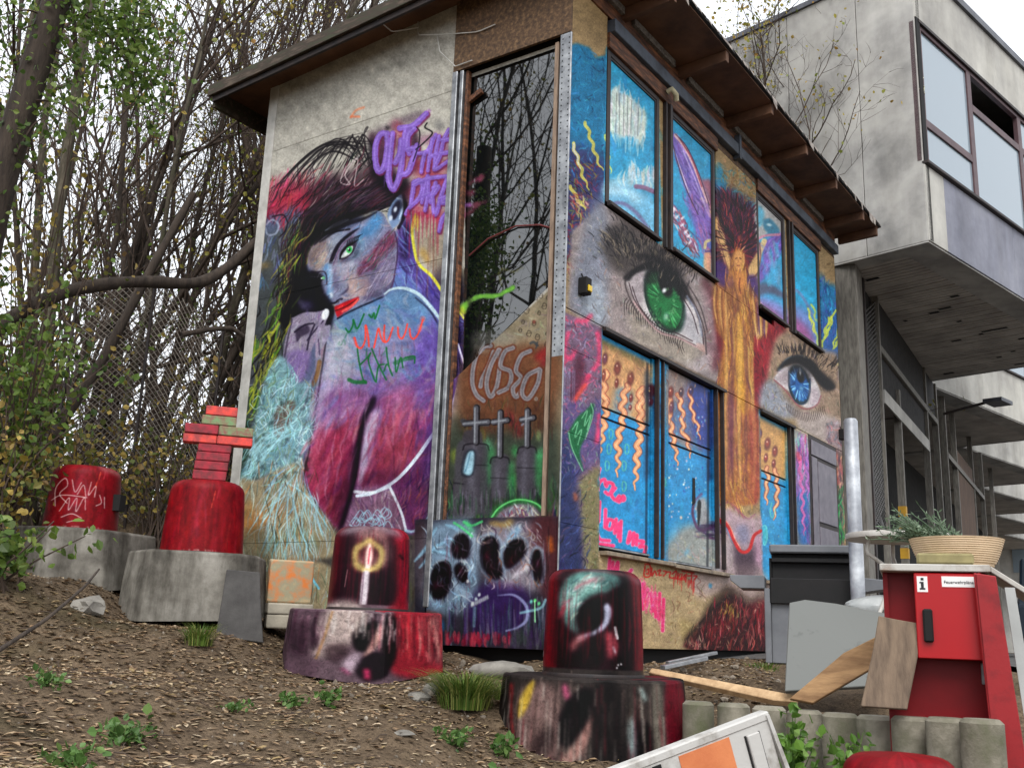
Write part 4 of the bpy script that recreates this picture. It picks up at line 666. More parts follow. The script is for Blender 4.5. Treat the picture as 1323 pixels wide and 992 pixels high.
def paint_skull_board(s):
    """the skull board at the wall foot, painted over the first coat"""
    R = s.r; dk = (15, 11, 16)
    s.fill(H_(455, 2, 905, -6, 905, 440, 455, 440), (50, 46, 56), 1, .6, False)
    s.fill(H_(470, 60, 520, 15, 640, 10, 660, 120, 650, 250, 600, 290, 500, 280, 470, 200), (116, 138, 156), .9, 8); s.fill(H_(655, 60, 690, 20, 790, 10, 850, 40, 870, 150, 850, 220, 760, 220, 690, 200), (136, 130, 138), .85, 8); s.fill(H_(820, 20, 905, 10, 905, 240, 860, 240), (84, 42, 44), .75, 8); s.fill(H_(455, 40, 490, 20, 500, 120, 470, 250), (70, 44, 44), .6, 7)
    for v in ((455, 130, 490, 90, 530, 30), (470, 150, 520, 95, 560, 70), (560, 20, 590, 30, 600, 45), (530, 100, 570, 110, 580, 125), (500, 250, 498, 190, 530, 140)): s.line(H_(*v), 5, (140, 186, 210), .75, 2.5, (.4, .4))
    s.spray(H_(700, 15, 740, 20, 760, 10), 6, (170, 140, 70), .5); s.spray(H_(880, 60, 885, 100), 5, (180, 96, 36), .7); s.spray(H_(620, 10, 640, 40), 4.5, (80, 190, 120), .7)
    s.fill(H_(720, 90, 735, 80, 738, 150, 745, 190, 730, 185, 722, 140), (176, 196, 214), .85, 3); s.fill(H_(745, 70, 770, 30, 790, 20, 780, 55, 755, 85), (130, 180, 210), .75, 4); s.fill(H_(640, 40, 655, 60, 652, 150, 640, 160, 636, 90), (160, 176, 190), .75, 4); s.fill(H_(800, 85, 815, 90, 818, 150, 790, 170, 765, 190, 760, 178, 795, 150), (186, 182, 188), .85, 3); s.fill(H_(575, 140, 590, 135, 600, 200, 640, 240, 620, 250, 585, 210), (150, 170, 186), .75, 4); s.fill(H_(740, 195, 765, 190, 765, 215, 735, 225), (176, 160, 170), .8, 3)
    for pts in ((576, 85, 590, 52, 615, 46, 634, 70, 632, 108, 612, 126, 586, 120), (508, 200, 520, 150, 548, 130, 572, 142, 578, 185, 566, 230, 540, 250, 514, 240), (584, 150, 606, 132, 626, 160, 628, 196, 606, 200, 590, 180), (664, 110, 672, 66, 700, 52, 722, 76, 722, 120, 734, 170, 716, 190, 690, 176, 670, 150), (736, 130, 742, 86, 775, 62, 804, 72, 802, 110, 775, 140, 748, 156), (822, 130, 832, 96, 850, 100, 858, 150, 848, 196, 830, 186)):
        s.line([(x+R.randn()*.8, y+R.randn()*.8) for x, y in H_(*pts)], 7, (146, 170, 190), .6, 3, (1, 1), True); s.line(H_(*pts)[:4], 3, (206, 220, 228), .7, 1.4, (.3, .3)); s.fill(H_(*pts), dk, .97, 2.6); s.fill([(x+3, y+5) for x, y in H_(*pts)], (44, 20, 34), .3, 4)
    for x, y in ((700, 150), (690, 120), (770, 115), (840, 150), (545, 205)): s.blob(*H_(x, y)[0], 5, 9, (80, 24, 44), .6)
    s.line(H_(596, 176, 612, 150), 1.4, (200, 206, 206), .8); s.line(H_(606, 182, 620, 158), 1.2, (200, 206, 206), .7); s.line(H_(676, 78, 700, 66), 4, (170, 140, 140), .6, 1.6)
    s.fill(H_(650, 230, 690, 200, 800, 215, 815, 290, 770, 350, 660, 345, 620, 300), (54, 34, 84), .8, 7); vstreaks(s, H_, 560, 240, 870, 400, 120, [(84, 60, 120), (30, 22, 44), (120, 124, 140), (70, 96, 100), (60, 30, 60), (44, 60, 54)], 2.4, .5)
    s.line(H_(720, 236, 770, 236, 806, 268, 808, 310, 780, 335, 745, 345), 4, (150, 156, 196), .75, 1.6, (.3, .5)); s.line(H_(790, 290, 850, 275, 866, 250), 3.4, (140, 190, 200), .7, 1.4)
    for x, y, c in ((642, 262, WHT), (652, 247, (200, 216, 220)), (662, 234, (200, 210, 216)), (822, 256, (110, 190, 180)), (834, 252, (110, 226, 130)), (846, 262, (110, 220, 150)), (626, 192, WHT)): s.blob(*H_(x, y)[0], 2.6, 3.6, c, .95, .2, .3)
    s.line(H_(833, 255, 834, 318), 1.5, (160, 236, 170), .9); s.line(H_(648, 275, 646, 330), 4, (110, 150, 160), .55, 2); s.blob(*H_(542, 330)[0], 8, 12, (36, 120, 170), .8, 0, .1)
    vstreaks(s, H_, 560, 345, 760, 400, 60, [(150, 40, 60), (120, 26, 50), (170, 70, 84)], 4, .6, .3, .8); vstreaks(s, H_, 760, 330, 880, 410, 40, [(64, 62, 70), (84, 84, 90), (44, 60, 48), (56, 36, 76)], 4, .5); s.spray(H_(500, 290, 540, 300), 5, (150, 66, 44), .5); vstreaks(s, H_, 470, 20, 880, 260, 100, [(170, 190, 204), (16, 12, 18), (110, 60, 76), (90, 110, 130)], 1.5, .35, .1, .35)
    s.hatch(H_(480, 30, 640, 15, 655, 230, 600, 290, 490, 270), 110, 1.3, 14, 1.8, [(176, 206, 222), (60, 70, 84), (130, 170, 196), (200, 214, 220), (40, 34, 44)], .5, .6, .4); s.hatch(H_(660, 20, 850, 10, 870, 210, 690, 215), 110, 1.3, 14, 1.8, [(186, 180, 186), (70, 40, 52), (150, 176, 196), (206, 200, 196), (40, 26, 34), (150, 90, 60)], .45, .6, .4)
    for pts in ((576, 85, 590, 52, 615, 46, 634, 70, 632, 108, 612, 126, 586, 120), (512, 200, 522, 155, 548, 136, 570, 148, 574, 188, 562, 228, 540, 244, 518, 234), (588, 152, 606, 138, 622, 162, 624, 192, 606, 196), (668, 110, 676, 72, 700, 58, 718, 80, 718, 122, 730, 168, 714, 184, 692, 172), (740, 128, 746, 90, 775, 68, 800, 78, 798, 108, 773, 136, 750, 150), (826, 130, 834, 100, 848, 104, 854, 150, 846, 190, 832, 182)): s.fill([(x+R.randn()*.6, y+R.randn()*.6) for x, y in H_(*pts)], (24, 14, 20), .6, 3.5); s.blob(H_(*pts)[0][0]+7, H_(*pts)[0][1]+3, 5, 8, (92, 36, 54), .35)
    for k in range(9): s.fill(H_(636+k*6, 262-k*3, 641+k*6, 258-k*3, 643+k*6, 270-k*3, 638+k*6, 273-k*3), (176, 186, 184), .7, .8)
    for v in ((585, 14, 610, 30, 640, 55), (615, 12, 640, 22, 670, 10)): s.line(H_(*v), 3.2, (84, 196, 120), .8, 1.2)
def wavy(s, F, pts, w, col, a=.9, amp=3., soft=.5, taper=(1, .3)):
    """wriggling band along a frame polyline"""
    p = F(*pts); out = []
    for i in range(len(p)-1):
        (x0, y0), (x1, y1) = p[i], p[i+1]; n = max(2, int(math.hypot(x1-x0, y1-y0)/4))
        for k in range(n):
            t = k/n; y = y0+(y1-y0)*t; out.append((x0+(x1-x0)*t+math.sin(y*.38)*amp, y))
    out.append(p[-1]); s.line(out, w, col, a, soft, taper)

def eye(s, F, out, cx, cy, rx, ry, rot, irisd, irisl, ang, lid, low):
    """out: eye outline, lid / low: upper and lower lash lines"""
    R = s.r
    s.fill(F(*out), (196, 190, 190), .98, .8)
    s.hatch(F(*out), 60, .6, 8, 1.2, [(216, 212, 212), (176, 166, 170), (206, 190, 190)], .5, .6)
    x, y = F(cx, cy)[0]; k = 1/4.135
    s.blob(x, y, rx*k*1.06, ry*k*1.06, (18, 40, 34), 1, rot, .85); s.blob(x, y, rx*k*.94, ry*k*.94, irisd, 1, rot, .8)
    c, n = math.cos(rot), math.sin(rot)
    for i in range(90):
        t = R.rand()*6.283; r0, r1 = R.uniform(.3, .5), R.uniform(.6, .95)
        q = [(x+rx*k*r*math.cos(t)*c-ry*k*r*math.sin(t)*n, y+rx*k*r*math.cos(t)*n+ry*k*r*math.sin(t)*c) for r in (r0, r1)]
        s.line(q, R.uniform(.7, 1.6), [irisl, tuple(min(255, v+50) for v in irisl), irisd, tuple(v*.6 for v in irisd)][R.randint(4)], .7, .4, (.5, .5))
    s.blob(x+1.5, y-ry*k*.38, rx*k*.42, ry*k*.38, (12, 12, 14), 1, rot, .6)

def paint_right():
    s = Sheet(690, -40, 1125, 880, 2.0, 7); R = s.r
    s.a[:] = np.array((160, 136, 100), np.float32)/255
    s.hatch(I_(690, -30, 1110, -30, 1110, 860, 690, 860), 500, .7, 10, 2, [(186, 160, 118), (130, 104, 74), (170, 140, 96), (110, 86, 60)], .5, 1.2)
    # ---------------- upper left column, blue with yellow flames
    col = I_(728, 62, 745, 56, 762, 62, 770, 76, 786, 70, 786, 262, 772, 262, 766, 300, 732, 330)
    s.fill(col, (36, 118, 160), .97, 2, False)
    s.fill(I_(728, 195, 786, 215, 770, 300, 730, 330), (64, 52, 96), .85, 10)
    s.hatch(I_(730, 62, 786, 70, 786, 240, 732, 230), 230, 1.2, 9, 1.5, [(56, 150, 190), (24, 84, 120), (70, 160, 196), (30, 100, 150), (16, 50, 76)], .6, .9)
    s.hatch(I_(730, 205, 775, 215, 764, 300, 730, 345), 200, 1.0, 12, 1.6, [(130, 40, 64), (60, 40, 90), (150, 120, 50), (40, 60, 110), (176, 60, 60), (30, 26, 44), (110, 130, 70)], .75, .8)
    s.hatch(I_(732, 270, 768, 280, 762, 365, 728, 365), 130, 1.0, 10, 1.5, [(150, 36, 50), (110, 26, 50), (170, 130, 60), (80, 70, 60), (60, 40, 70)], .75, .8)
    for v in ((110, 490, 135, 570, 160, 650, 185, 720, 205, 745), (40, 600, 70, 690, 100, 790, 130, 850), (30, 830, 60, 890, 110, 960)): wavy(s, W_, v, 4.2, (206, 196, 96), .9, 1.6)
    for v in ((42, 605, 65, 680, 85, 740),): wavy(s, W_, v, 2.4, (206, 206, 196), .9, 1.5)
    s.hatch(W_(40, 860, 130, 900, 120, 990, 30, 990), 40, 1, 10, 1.6, [(200, 160, 150), (190, 180, 110), (150, 50, 60)], .7, .7)
    # ---------------- upper windows
    SKY = (44, 148, 188)
    s.fill(I_(784, 60, 852, 118, 856, 318, 780, 262), SKY, 1, 1, False); s.fill(I_(864, 135, 922, 184, 928, 366, 864, 322), SKY, 1, 1, False)
    s.hatch(I_(784, 66, 922, 180, 926, 364, 780, 262), 120, 1.5, 26, 5, [(56, 160, 200), (36, 134, 176), (80, 172, 206)], .4, .15, .1, 2)
    s.fill(W_(255, 320, 290, 290, 300, 330, 345, 340, 380, 370, 410, 410, 440, 430, 445, 500, 425, 580, 400, 610, 380, 570, 350, 560, 300, 570, 270, 540, 240, 530, 235, 450, 250, 380), (196, 204, 196), .97, 2)
    s.hatch(W_(240, 440, 290, 300, 440, 440, 430, 580, 280, 550), 60, 1.57, 30, 3, [(206, 212, 206), (184, 196, 190), (216, 216, 206), (160, 190, 200)], .6, .05)
    for x, y0, y1 in ((303, 330, 560), (325, 330, 565), (345, 345, 560), (365, 370, 545), (402, 410, 560), (285, 330, 540)): s.line(W_(x, y0, x-4, y1), .9, (96, 104, 104), .8, .4)
    s.drips(*W_(250, 540)[0], *W_(430, 590)[0], 14, 5, 22, 2.2, (150, 196, 210), .8)
    s.fill(W_(215, 800, 330, 770, 350, 720, 370, 690, 395, 770, 430, 730, 450, 770, 490, 740, 490, 860, 400, 830, 215, 880), (150, 190, 206), .85, 4); s.hatch(W_(310, 790, 370, 700, 490, 760, 485, 830), 30, 1.57, 18, 3, [(196, 200, 196), (206, 206, 196), (160, 196, 206)], .6, .05)
    s.fill(W_(215, 860, 340, 830, 490, 900, 490, 1080, 215, 920), (120, 176, 206), .85, 5); s.spray(W_(230, 850, 340, 860, 400, 900), 9, (190, 214, 222), .5)
    s.line(W_(390, 830, 430, 835, 490, 860), 6, (130, 84, 116), .85, 2); s.line(W_(240, 925, 320, 920, 400, 980, 470, 1080), 5, (110, 96, 136), .75, 2.5)
    wavy(s, W_, (220, 560, 230, 620, 240, 690, 255, 760), 4, (196, 210, 110), .9, 1.8)
    # window 2: raised wing
    s.fill(W_(570, 545, 600, 550, 640, 600, 690, 690, 720, 770, 760, 850, 800, 1000, 800, 1120, 740, 1060, 690, 960, 650, 840, 610, 700), (120, 92, 170), .97, 2)
    s.hatch(W_(580, 560, 640, 600, 720, 780, 790, 1000, 720, 980, 640, 790), 90, 1.1, 26, 1.8, [(140, 110, 190), (90, 66, 140), (160, 140, 206), (110, 96, 170)], .65, .1)
    s.line(W_(600, 555, 650, 620, 700, 720, 745, 840, 790, 960, 800, 1010), 4.5, (214, 176, 176), .95, .8); s.line(W_(620, 570, 690, 690, 740, 830), 1.6, (150, 50, 70), .85); s.line(W_(580, 600, 620, 720, 670, 860), 1.8, (206, 186, 206), .8)
    s.fill(W_(700, 720, 740, 790, 790, 800, 800, 960, 760, 860), (170, 84, 100), .85, 2.5); s.line(W_(740, 900, 790, 985), 6, (220, 190, 150), .9, 1)
    s.hatch(E_(530, 90, 600, 170, 680, 330, 690, 420, 620, 330, 540, 180), 90, 1.0, 16, 2, [(150, 66, 90), (170, 96, 116), (110, 50, 80), (206, 196, 206)], .75, .25)
    s.fill(E_(620, 60, 690, 60, 740, 170, 745, 420, 700, 330, 650, 200), (112, 84, 160), .85, 3); s.hatch(E_(620, 60, 740, 60, 745, 440, 680, 330), 70, 1.2, 18, 2, [(130, 96, 170), (90, 60, 130), (150, 120, 180), (160, 84, 120)], .6, .2)
    for i in range(8): s.blob(*E_(545+i*14+R.randn()*8, 110+i*26+R.randn()*10)[0], 2.2, 4.5, (220, 220, 226), .85, .8, .3)
    s.fill(E_(715, 350, 745, 350, 748, 470, 710, 440), (206, 150, 110), .9, 1.5); s.line(E_(715, 330, 720, 300, 740, 290), 4, (200, 190, 120), .8); s.line(E_(720, 350, 745, 348), 2.5, (60, 50, 120), .8)
    # ---------------- hair burst between the windows
    s.fill(N_(100, 130, 160, 160, 250, 220, 320, 280, 330, 560, 300, 640, 230, 700, 110, 680, 95, 300), (70, 30, 52), .95, 5)
    s.fill(N_(105, 50, 150, 90, 160, 190, 105, 180), (50, 140, 176), .9, 4); s.spray(N_(190, 190, 240, 230, 300, 290), 9, (70, 130, 150), .5)
    ctr = N_(215, 520)[0]
    rad = lambda x, y: math.atan2(y-ctr[1], x-ctr[0])
    s.hatch(N_(105, 180, 200, 200, 325, 290, 328, 560, 250, 650, 110, 640), 380, rad, 20, 1.4, [(130, 40, 60), (60, 26, 60), (40, 26, 70), (170, 70, 66), (30, 16, 30), (110, 30, 50), (84, 44, 40)], .7, .25)
    s.spray(N_(220, 440, 215, 500, 240, 540), 8, (210, 96, 60), .6); s.spray(N_(250, 560, 265, 600), 7, (200, 70, 60), .6)
    # windows 3 and 4
    s.fill(N_(320, 200, 470, 335, 490, 915, 330, 810), (60, 150, 190), 1, 1, False); s.fill(N_(505, 385, 645, 505, 660, 1060, 520, 950), (44, 156, 196), 1, 1, False)
    s.fill(N_(322, 225, 465, 350, 465, 420, 400, 410, 322, 450), (176, 170, 166), .95, 1.5); s.fill(N_(322, 300, 345, 270, 370, 310, 360, 370, 330, 380), (70, 160, 190), .8, 2); s.fill(N_(365, 350, 400, 340, 430, 370, 450, 400, 445, 430, 400, 420, 370, 395), (44, 120, 150), .9, 1.5); s.blob(*N_(395, 374)[0], 5, 2.6, (196, 214, 220), .9, .2, .3)
    s.fill(N_(370, 470, 420, 430, 465, 420, 465, 500, 420, 580, 350, 680, 330, 640, 360, 560), (112, 84, 166), .95, 2); s.hatch(N_(370, 470, 465, 425, 440, 540, 345, 670), 60, 2.2, 14, 1.6, [(140, 110, 190), (84, 60, 140), (150, 120, 190)], .6, .15)
    s.line(N_(330, 450, 380, 430, 450, 425), 3.4, (206, 130, 150), .85, 1); s.line(N_(330, 600, 345, 520, 370, 460), 7, (214, 186, 130), .9, 1.5); s.fill(N_(325, 480, 350, 470, 345, 570, 325, 600), (170, 110, 130), .7, 2)
    s.fill(N_(330, 690, 400, 690, 480, 740, 480, 770, 400, 740, 335, 750), (84, 74, 96), .8, 3); s.fill(N_(335, 760, 420, 780, 485, 830, 490, 915, 335, 815), (140, 120, 180), .8, 5); s.fill(N_(340, 790, 420, 830, 485, 900, 485, 915, 335, 815), (150, 70, 110), .7, 4); s.hatch(N_(370, 520, 465, 470, 470, 690, 380, 680), 40, 1.5, 20, 4, [(70, 160, 200), (50, 140, 180), (120, 150, 190)], .4, .2)
    s.fill(N_(515, 800, 600, 830, 655, 900, 660, 1060, 520, 950), (130, 120, 180), .7, 7); s.fill(N_(515, 860, 600, 920, 640, 1010, 640, 1040, 520, 950), (160, 70, 120), .75, 6); s.line(N_(520, 710, 560, 740, 600, 800, 625, 850), 4, (110, 120, 160), .7, 1.5)
    for x, y in ((600, 820), (615, 860), (630, 900), (640, 940), (625, 800), (650, 880)): wavy(s, N_, (x, y, x+14, y+40, x+20, y+90), 2.6, (200, 206, 80), .85, 1.2)
    # right end column
    s.fill(N_(655, 640, 690, 690, 750, 720, 760, 1000, 665, 1000), (38, 120, 168), .97, 4); s.fill(J_(670, 0, 765, 0, 775, 400, 700, 330, 672, 240), (50, 90, 150), .95, 4, False)
    s.hatch(N_(655, 650, 750, 720, 755, 990, 660, 990), 90, 1.5, 14, 1.6, [(60, 150, 196), (26, 90, 136), (80, 84, 160), (40, 70, 140)], .6, .4)
    for x, y in ((690, 900), (720, 860), (680, 960), (740, 960)): wavy(s, N_, (x+20, y-30, x, y+30, x-14, y+80), 2.6, (196, 206, 80), .85, 1.4)
    for x, y in ((700, 60), (740, 180), (750, 280), (690, 120)): wavy(s, J_, (x+24, y-20, x-8, y+30), 3.4, (196, 206, 80), .85, 1.5)
    # ---------------- eye band: skin
    skin = I_(738, 300, 781, 262, 930, 372, 940, 502, 780, 424, 734, 400)
    s.fill(skin, (150, 138, 136), 1, 3, False)
    s.fill(E_(0, 500, 100, 100, 170, 110, 200, 300, 180, 600, 165, 760, 0, 660), (124, 130, 144), .85, 8); s.fill(E_(60, 540, 150, 520, 180, 640, 160, 740, 60, 680), (170, 180, 190), .7, 8)
    s.fill(E_(690, 500, 760, 560, 800, 800, 780, 992, 720, 920, 720, 700), (96, 44, 52), .9, 6)
    s.fill(E_(690, 540, 730, 600, 760, 780, 740, 960, 640, 992, 560, 920, 720, 880), (176, 166, 168), .75, 7)
    s.fill(E_(300, 640, 420, 720, 560, 800, 690, 870, 600, 960, 430, 880, 330, 830), (160, 150, 136), .8, 7)
    s.hatch(skin, 300, .9, 9, 1.5, [(176, 166, 160), (126, 116, 116), (160, 150, 150), (110, 104, 110), (190, 180, 176), (140, 120, 110)], .5, .8)
    s.fill(E_(150, 320, 200, 210, 300, 210, 420, 310, 520, 350, 600, 470, 620, 560, 540, 470, 440, 430, 360, 440, 280, 480, 200, 430), (60, 54, 52), .8, 7)
    for i in range(230):   # brow and upper lashes
        t = R.rand(); x, y = 190+t*400+R.randn()*26, 300+t*150+R.randn()*48; L = R.uniform(24, 70); an = -2.2+t*1.1+R.randn()*.25
        s.line(E_(x, y, x+math.cos(an)*L*.5+5, y+math.sin(an)*L*.5, x+math.cos(an)*L, y+math.sin(an)*L), R.uniform(.7, 1.6), [(26, 24, 26), (50, 44, 42), (110, 100, 84), (34, 34, 40)][R.randint(4)], .7, .4, (1, .2))
    eye(s, E_, (285, 500, 320, 480, 380, 440, 480, 440, 570, 520, 640, 640, 680, 760, 700, 880, 640, 840, 560, 800, 460, 770, 380, 690, 320, 590), 490, 610, 98, 190, -.38, (36, 112, 64), (80, 176, 100), 0, 0, 0)
    s.blob(*E_(500, 700)[0], 5, 7, (190, 220, 206), .7, .3); s.blob(*E_(488, 560)[0], 4, 5, (226, 230, 230), .95, .5, .3); s.blob(*E_(505, 515)[0], 1.6, 3.4, WHT, .95, 0, .3)
    s.fill(E_(270, 490, 330, 440, 420, 400, 520, 430, 610, 540, 640, 640, 580, 560, 500, 480, 420, 450, 340, 470, 300, 510), (20, 18, 20), .95, 2); s.fill(E_(460, 470, 560, 480, 610, 570, 590, 610, 540, 540, 470, 520), (16, 16, 18), .8, 3)
    for v in ((300, 520, 330, 610, 390, 700, 460, 775, 560, 810, 650, 850, 700, 885), (318, 540, 350, 630, 410, 715, 470, 760, 560, 790, 640, 830), (600, 560, 650, 650, 690, 770, 700, 880), (590, 600, 640, 690, 670, 790)): s.line(E_(*v), 1.5, (60, 40, 44), .85, .5)
    s.line(E_(610, 590, 670, 690, 690, 800), 3, (150, 160, 180), .6, 1.2); s.fill(E_(660, 840, 700, 850, 705, 890, 670, 870), (206, 170, 160), .9, 1)
    for i in range(26):   # lower lashes
        t = i/25.; x, y = 290+t*300, 600+t*230; s.line(E_(x, y, x-14+t*8, y+26, x-14+t*24, y+58+R.rand()*34), 1.2, (50, 40, 40), .75, .4, (1, .2))
        x, y = 360+t*300, 290+t*210; s.line(E_(x, y, x+2, y-26, x+14, y-50), 1.1, (50, 40, 40), .6, .4, (1, .2))
    # ---------------- band around the gold figure and the second eye
    s.fill(I_(925, 366, 985, 398, 985, 525, 940, 502), (110, 30, 40), .95, 3)
    s.fill(J_(330, 0, 420, 60, 480, 120, 430, 200, 400, 350, 340, 420, 300, 520, 280, 300), (140, 34, 46), .95, 4); s.hatch(J_(300, 60, 460, 90, 400, 340, 320, 520, 290, 350), 110, 1.3, 14, 2, [(170, 44, 56), (110, 24, 40), (80, 20, 34), (160, 60, 60)], .6, .4)
    sk2 = J_(420, 160, 520, 120, 660, 215, 750, 240, 770, 400, 780, 600, 640, 540, 560, 580, 470, 560, 340, 520, 370, 390)
    s.fill(sk2, (150, 128, 108), 1, 4); s.fill(J_(350, 400, 420, 380, 470, 470, 540, 560, 440, 580, 340, 520), (140, 150, 166), .8, 6); s.fill(J_(520, 540, 660, 540, 780, 600, 780, 740, 700, 720, 540, 640), (172, 160, 156), .9, 4, False)
    s.hatch(sk2, 200, 1.3, 9, 1.4, [(176, 150, 120), (120, 100, 86), (190, 170, 150), (100, 84, 74), (150, 150, 160)], .5, .5)
    for i in range(70):   # lashes, upper right eye
        t = R.rand(); x, y = 440+t*290+R.randn()*10, 230-math.sin(t*2.2)*60+t*130; an = -1.9+t*1.0+R.randn()*.15; L = R.uniform(30, 75)
        s.line(J_(x, y, x+math.cos(an)*L*.6, y+math.sin(an)*L*.6, x+math.cos(an)*L, y+math.sin(an)*L), R.uniform(.7, 1.4), [(40, 34, 32), (70, 56, 48), (26, 22, 24)][R.randint(3)], .75, .4, (1, .2))
    eye(s, J_, (415, 370, 450, 320, 490, 300, 560, 290, 620, 350, 660, 440, 650, 490, 610, 525, 560, 510, 510, 450, 460, 410), 548, 400, 58, 108, -.22, (40, 96, 160), (110, 170, 214), 0, 0, 0)
    s.blob(*J_(552, 330)[0], 2.2, 7, WHT, .95, -.1, .3); s.blob(*J_(560, 420)[0], 4, 5, (150, 200, 220), .6); s.line(J_(440, 320, 490, 262, 560, 250, 600, 270), 3.4, (140, 170, 190), .8, 1)
    s.fill(J_(425, 330, 470, 270, 540, 240, 620, 270, 680, 350, 740, 410, 700, 430, 650, 390, 600, 330, 540, 290, 480, 300), (18, 16, 18), .93, 2); s.fill(J_(640, 330, 700, 350, 740, 410, 690, 430, 660, 400), (24, 20, 22), .8, 4); s.line(J_(415, 375, 470, 425, 530, 500, 580, 530, 640, 510, 665, 460), 2, (150, 90, 96), .85, .6)
    for i in range(22):
        t = i/21.; x, y = 480+t*200, 500+math.sin(t*3.14)*45+t*10; s.line(J_(x, y, x+3, y+26, x+12, y+55), 1, (70, 54, 46), .7, .4, (1, .2))
    s.line(J_(705, 660, 712, 690, 720, 715), 2.5, (26, 20, 24), .9); s.line(J_(720, 640, 705, 690), 1.5, (40, 30, 30), .8)
    # ---------------- gold figure
    gold = N_(160, 640, 200, 520, 230, 500, 255, 560, 280, 690, 350, 800, 380, 900, 340, 990) + J_(340, 170, 310, 120, 300, 200, 295, 330, 300, 480, 290, 640, 270, 700, 310, 992, 140, 992, 120, 700, 115, 430, 130, 300, 160, 60)
    s.fill(gold, (170, 116, 56), .97, 2.5); s.fill(N_(95, 680, 160, 660, 190, 760, 150, 900, 165, 1000, 110, 940, 90, 800), (160, 110, 60), .9, 2.5)
    s.fill(N_(105, 330, 140, 400, 170, 520, 190, 600, 170, 620, 130, 520, 100, 420), (206, 166, 110), .95, 1.5); s.fill(N_(330, 520, 345, 560, 320, 640, 280, 650, 275, 610, 300, 560), (210, 172, 116), .95, 1.5)
    s.fill(N_(110, 560, 170, 610, 200, 700, 130, 700, 105, 640), (70, 44, 110), .85, 3); s.fill(N_(260, 660, 320, 650, 330, 790, 290, 740), (70, 46, 112), .85, 3)
    s.fill(J_(140, 360, 200, 380, 300, 500, 330, 540, 330, 992, 130, 992, 120, 600), (176, 110, 60), .9, 2); s.fill(J_(290, 500, 330, 540, 332, 992, 270, 992, 280, 700), (170, 70, 60), .85, 3)
    gang = lambda x, y: 1.6+math.sin(x*.2)*.1
    s.hatch(gold, 420, gang, 26, 1.7, [(206, 150, 60), (226, 180, 90), (130, 74, 44), (84, 44, 76), (190, 120, 60), (110, 50, 50), (236, 200, 120)], .75, .14)
    s.hatch(J_(120, 400, 330, 540, 330, 992, 130, 992), 260, gang, 30, 1.7, [(220, 170, 60), (196, 84, 64), (110, 60, 110), (226, 190, 110), (150, 60, 60), (206, 140, 60), (80, 40, 70)], .75, .1)
    s.hatch(M_(185, 0, 375, 0, 375, 130, 290, 330, 200, 270), 160, lambda x, y: 1.3+(x-945)*-.01, 24, 1.8, [(220, 170, 70), (190, 90, 90), (120, 60, 90), (236, 200, 120), (150, 90, 60)], .75, .15)
    for v in ((200, 700, 220, 780, 215, 900, 240, 1000), (250, 700, 270, 800, 300, 900, 290, 990), (190, 760, 200, 860)): s.line(N_(*v), 2, (80, 44, 50), .75, .7)
    for v in ((180, 100, 190, 250, 170, 400, 200, 550, 180, 700, 190, 850), (250, 150, 260, 330, 300, 480), (230, 420, 240, 600, 215, 760, 230, 900), (265, 560, 270, 760, 250, 900, 260, 992), (160, 380, 150, 600, 160, 800)): s.line(J_(*v), 2, (84, 40, 84), .7, .7)
    s.fill(J_(215, 380, 245, 380, 260, 480, 265, 560, 240, 540, 215, 450), (230, 180, 40), .8, 2); s.fill(J_(200, 150, 250, 150, 255, 330, 215, 340), (196, 140, 60), .7, 4)
    s.blob(*N_(222, 555)[0], 6, 10, (216, 150, 80), .95, 0, .4); s.blob(*N_(232, 690)[0], 5, 8, (190, 110, 60), .8, 0, .3); s.line(N_(212, 540, 228, 535), 1.2, (90, 50, 40), .9)
    for i in range(10): s.line(J_(310+i*6, 60+i*3, 318+i*5, 110, 322+i*6, 160-i*4), 1.8, (220, 196, 150), .8, .4, (.6, .3))
    # ---------------- lower left strip
    ls = I_(712, 396, 780, 424, 776, 700, 774, 840, 708, 840)
    s.fill(ls, (120, 96, 120), .97, 2, False)
    s.fill(D_(30, 420, 130, 520, 240, 500, 240, 760, 110, 870, 0, 900, 0, 500), (96, 84, 130), .85, 8); s.fill(D_(0, 700, 90, 800, 110, 1000, 140, 1200, 130, 1760, -40, 1760), (50, 60, 100), .92, 8); s.fill(I_(748, 620, 776, 600, 776, 840, 762, 840), (130, 124, 90), .95, 4, False)
    s.hatch(D_(30, 20, 245, 110, 245, 450, 30, 520), 300, 1.0, 8, 1.5, [(214, 80, 120), (150, 140, 170), (110, 96, 130), (190, 70, 90), (80, 60, 84), (170, 160, 180), (226, 110, 140)], .65, 1.0)
    s.hatch(D_(20, 480, 240, 480, 240, 800, 20, 900), 200, 1.2, 9, 1.5, [(110, 96, 150), (150, 110, 150), (60, 60, 110), (130, 150, 150), (170, 90, 120)], .6, .8)
    s.hatch(I_(714, 580, 752, 600, 766, 745, 758, 835, 710, 835), 230, lambda x, y: 2.3 if y < 720 else 1.7, 15, 1.6, [(50, 64, 120), (40, 44, 80), (84, 96, 150), (30, 28, 44), (110, 90, 110), (64, 50, 90)], .6, .3)
    s.hatch(I_(750, 615, 777, 600, 777, 840, 764, 840), 170, .8, 7, 1.4, [(150, 146, 104), (104, 100, 72), (170, 164, 130), (90, 96, 60), (160, 130, 90)], .65, 1.2)
    s.spray(D_(95, 640, 110, 690), 6, (70, 50, 100), .4)
    s.fill(D_(60, 660, 90, 600, 120, 560, 150, 540, 195, 500, 180, 600, 150, 680, 120, 760, 140, 860, 110, 800, 75, 740), (34, 110, 66), .93, 1.2)
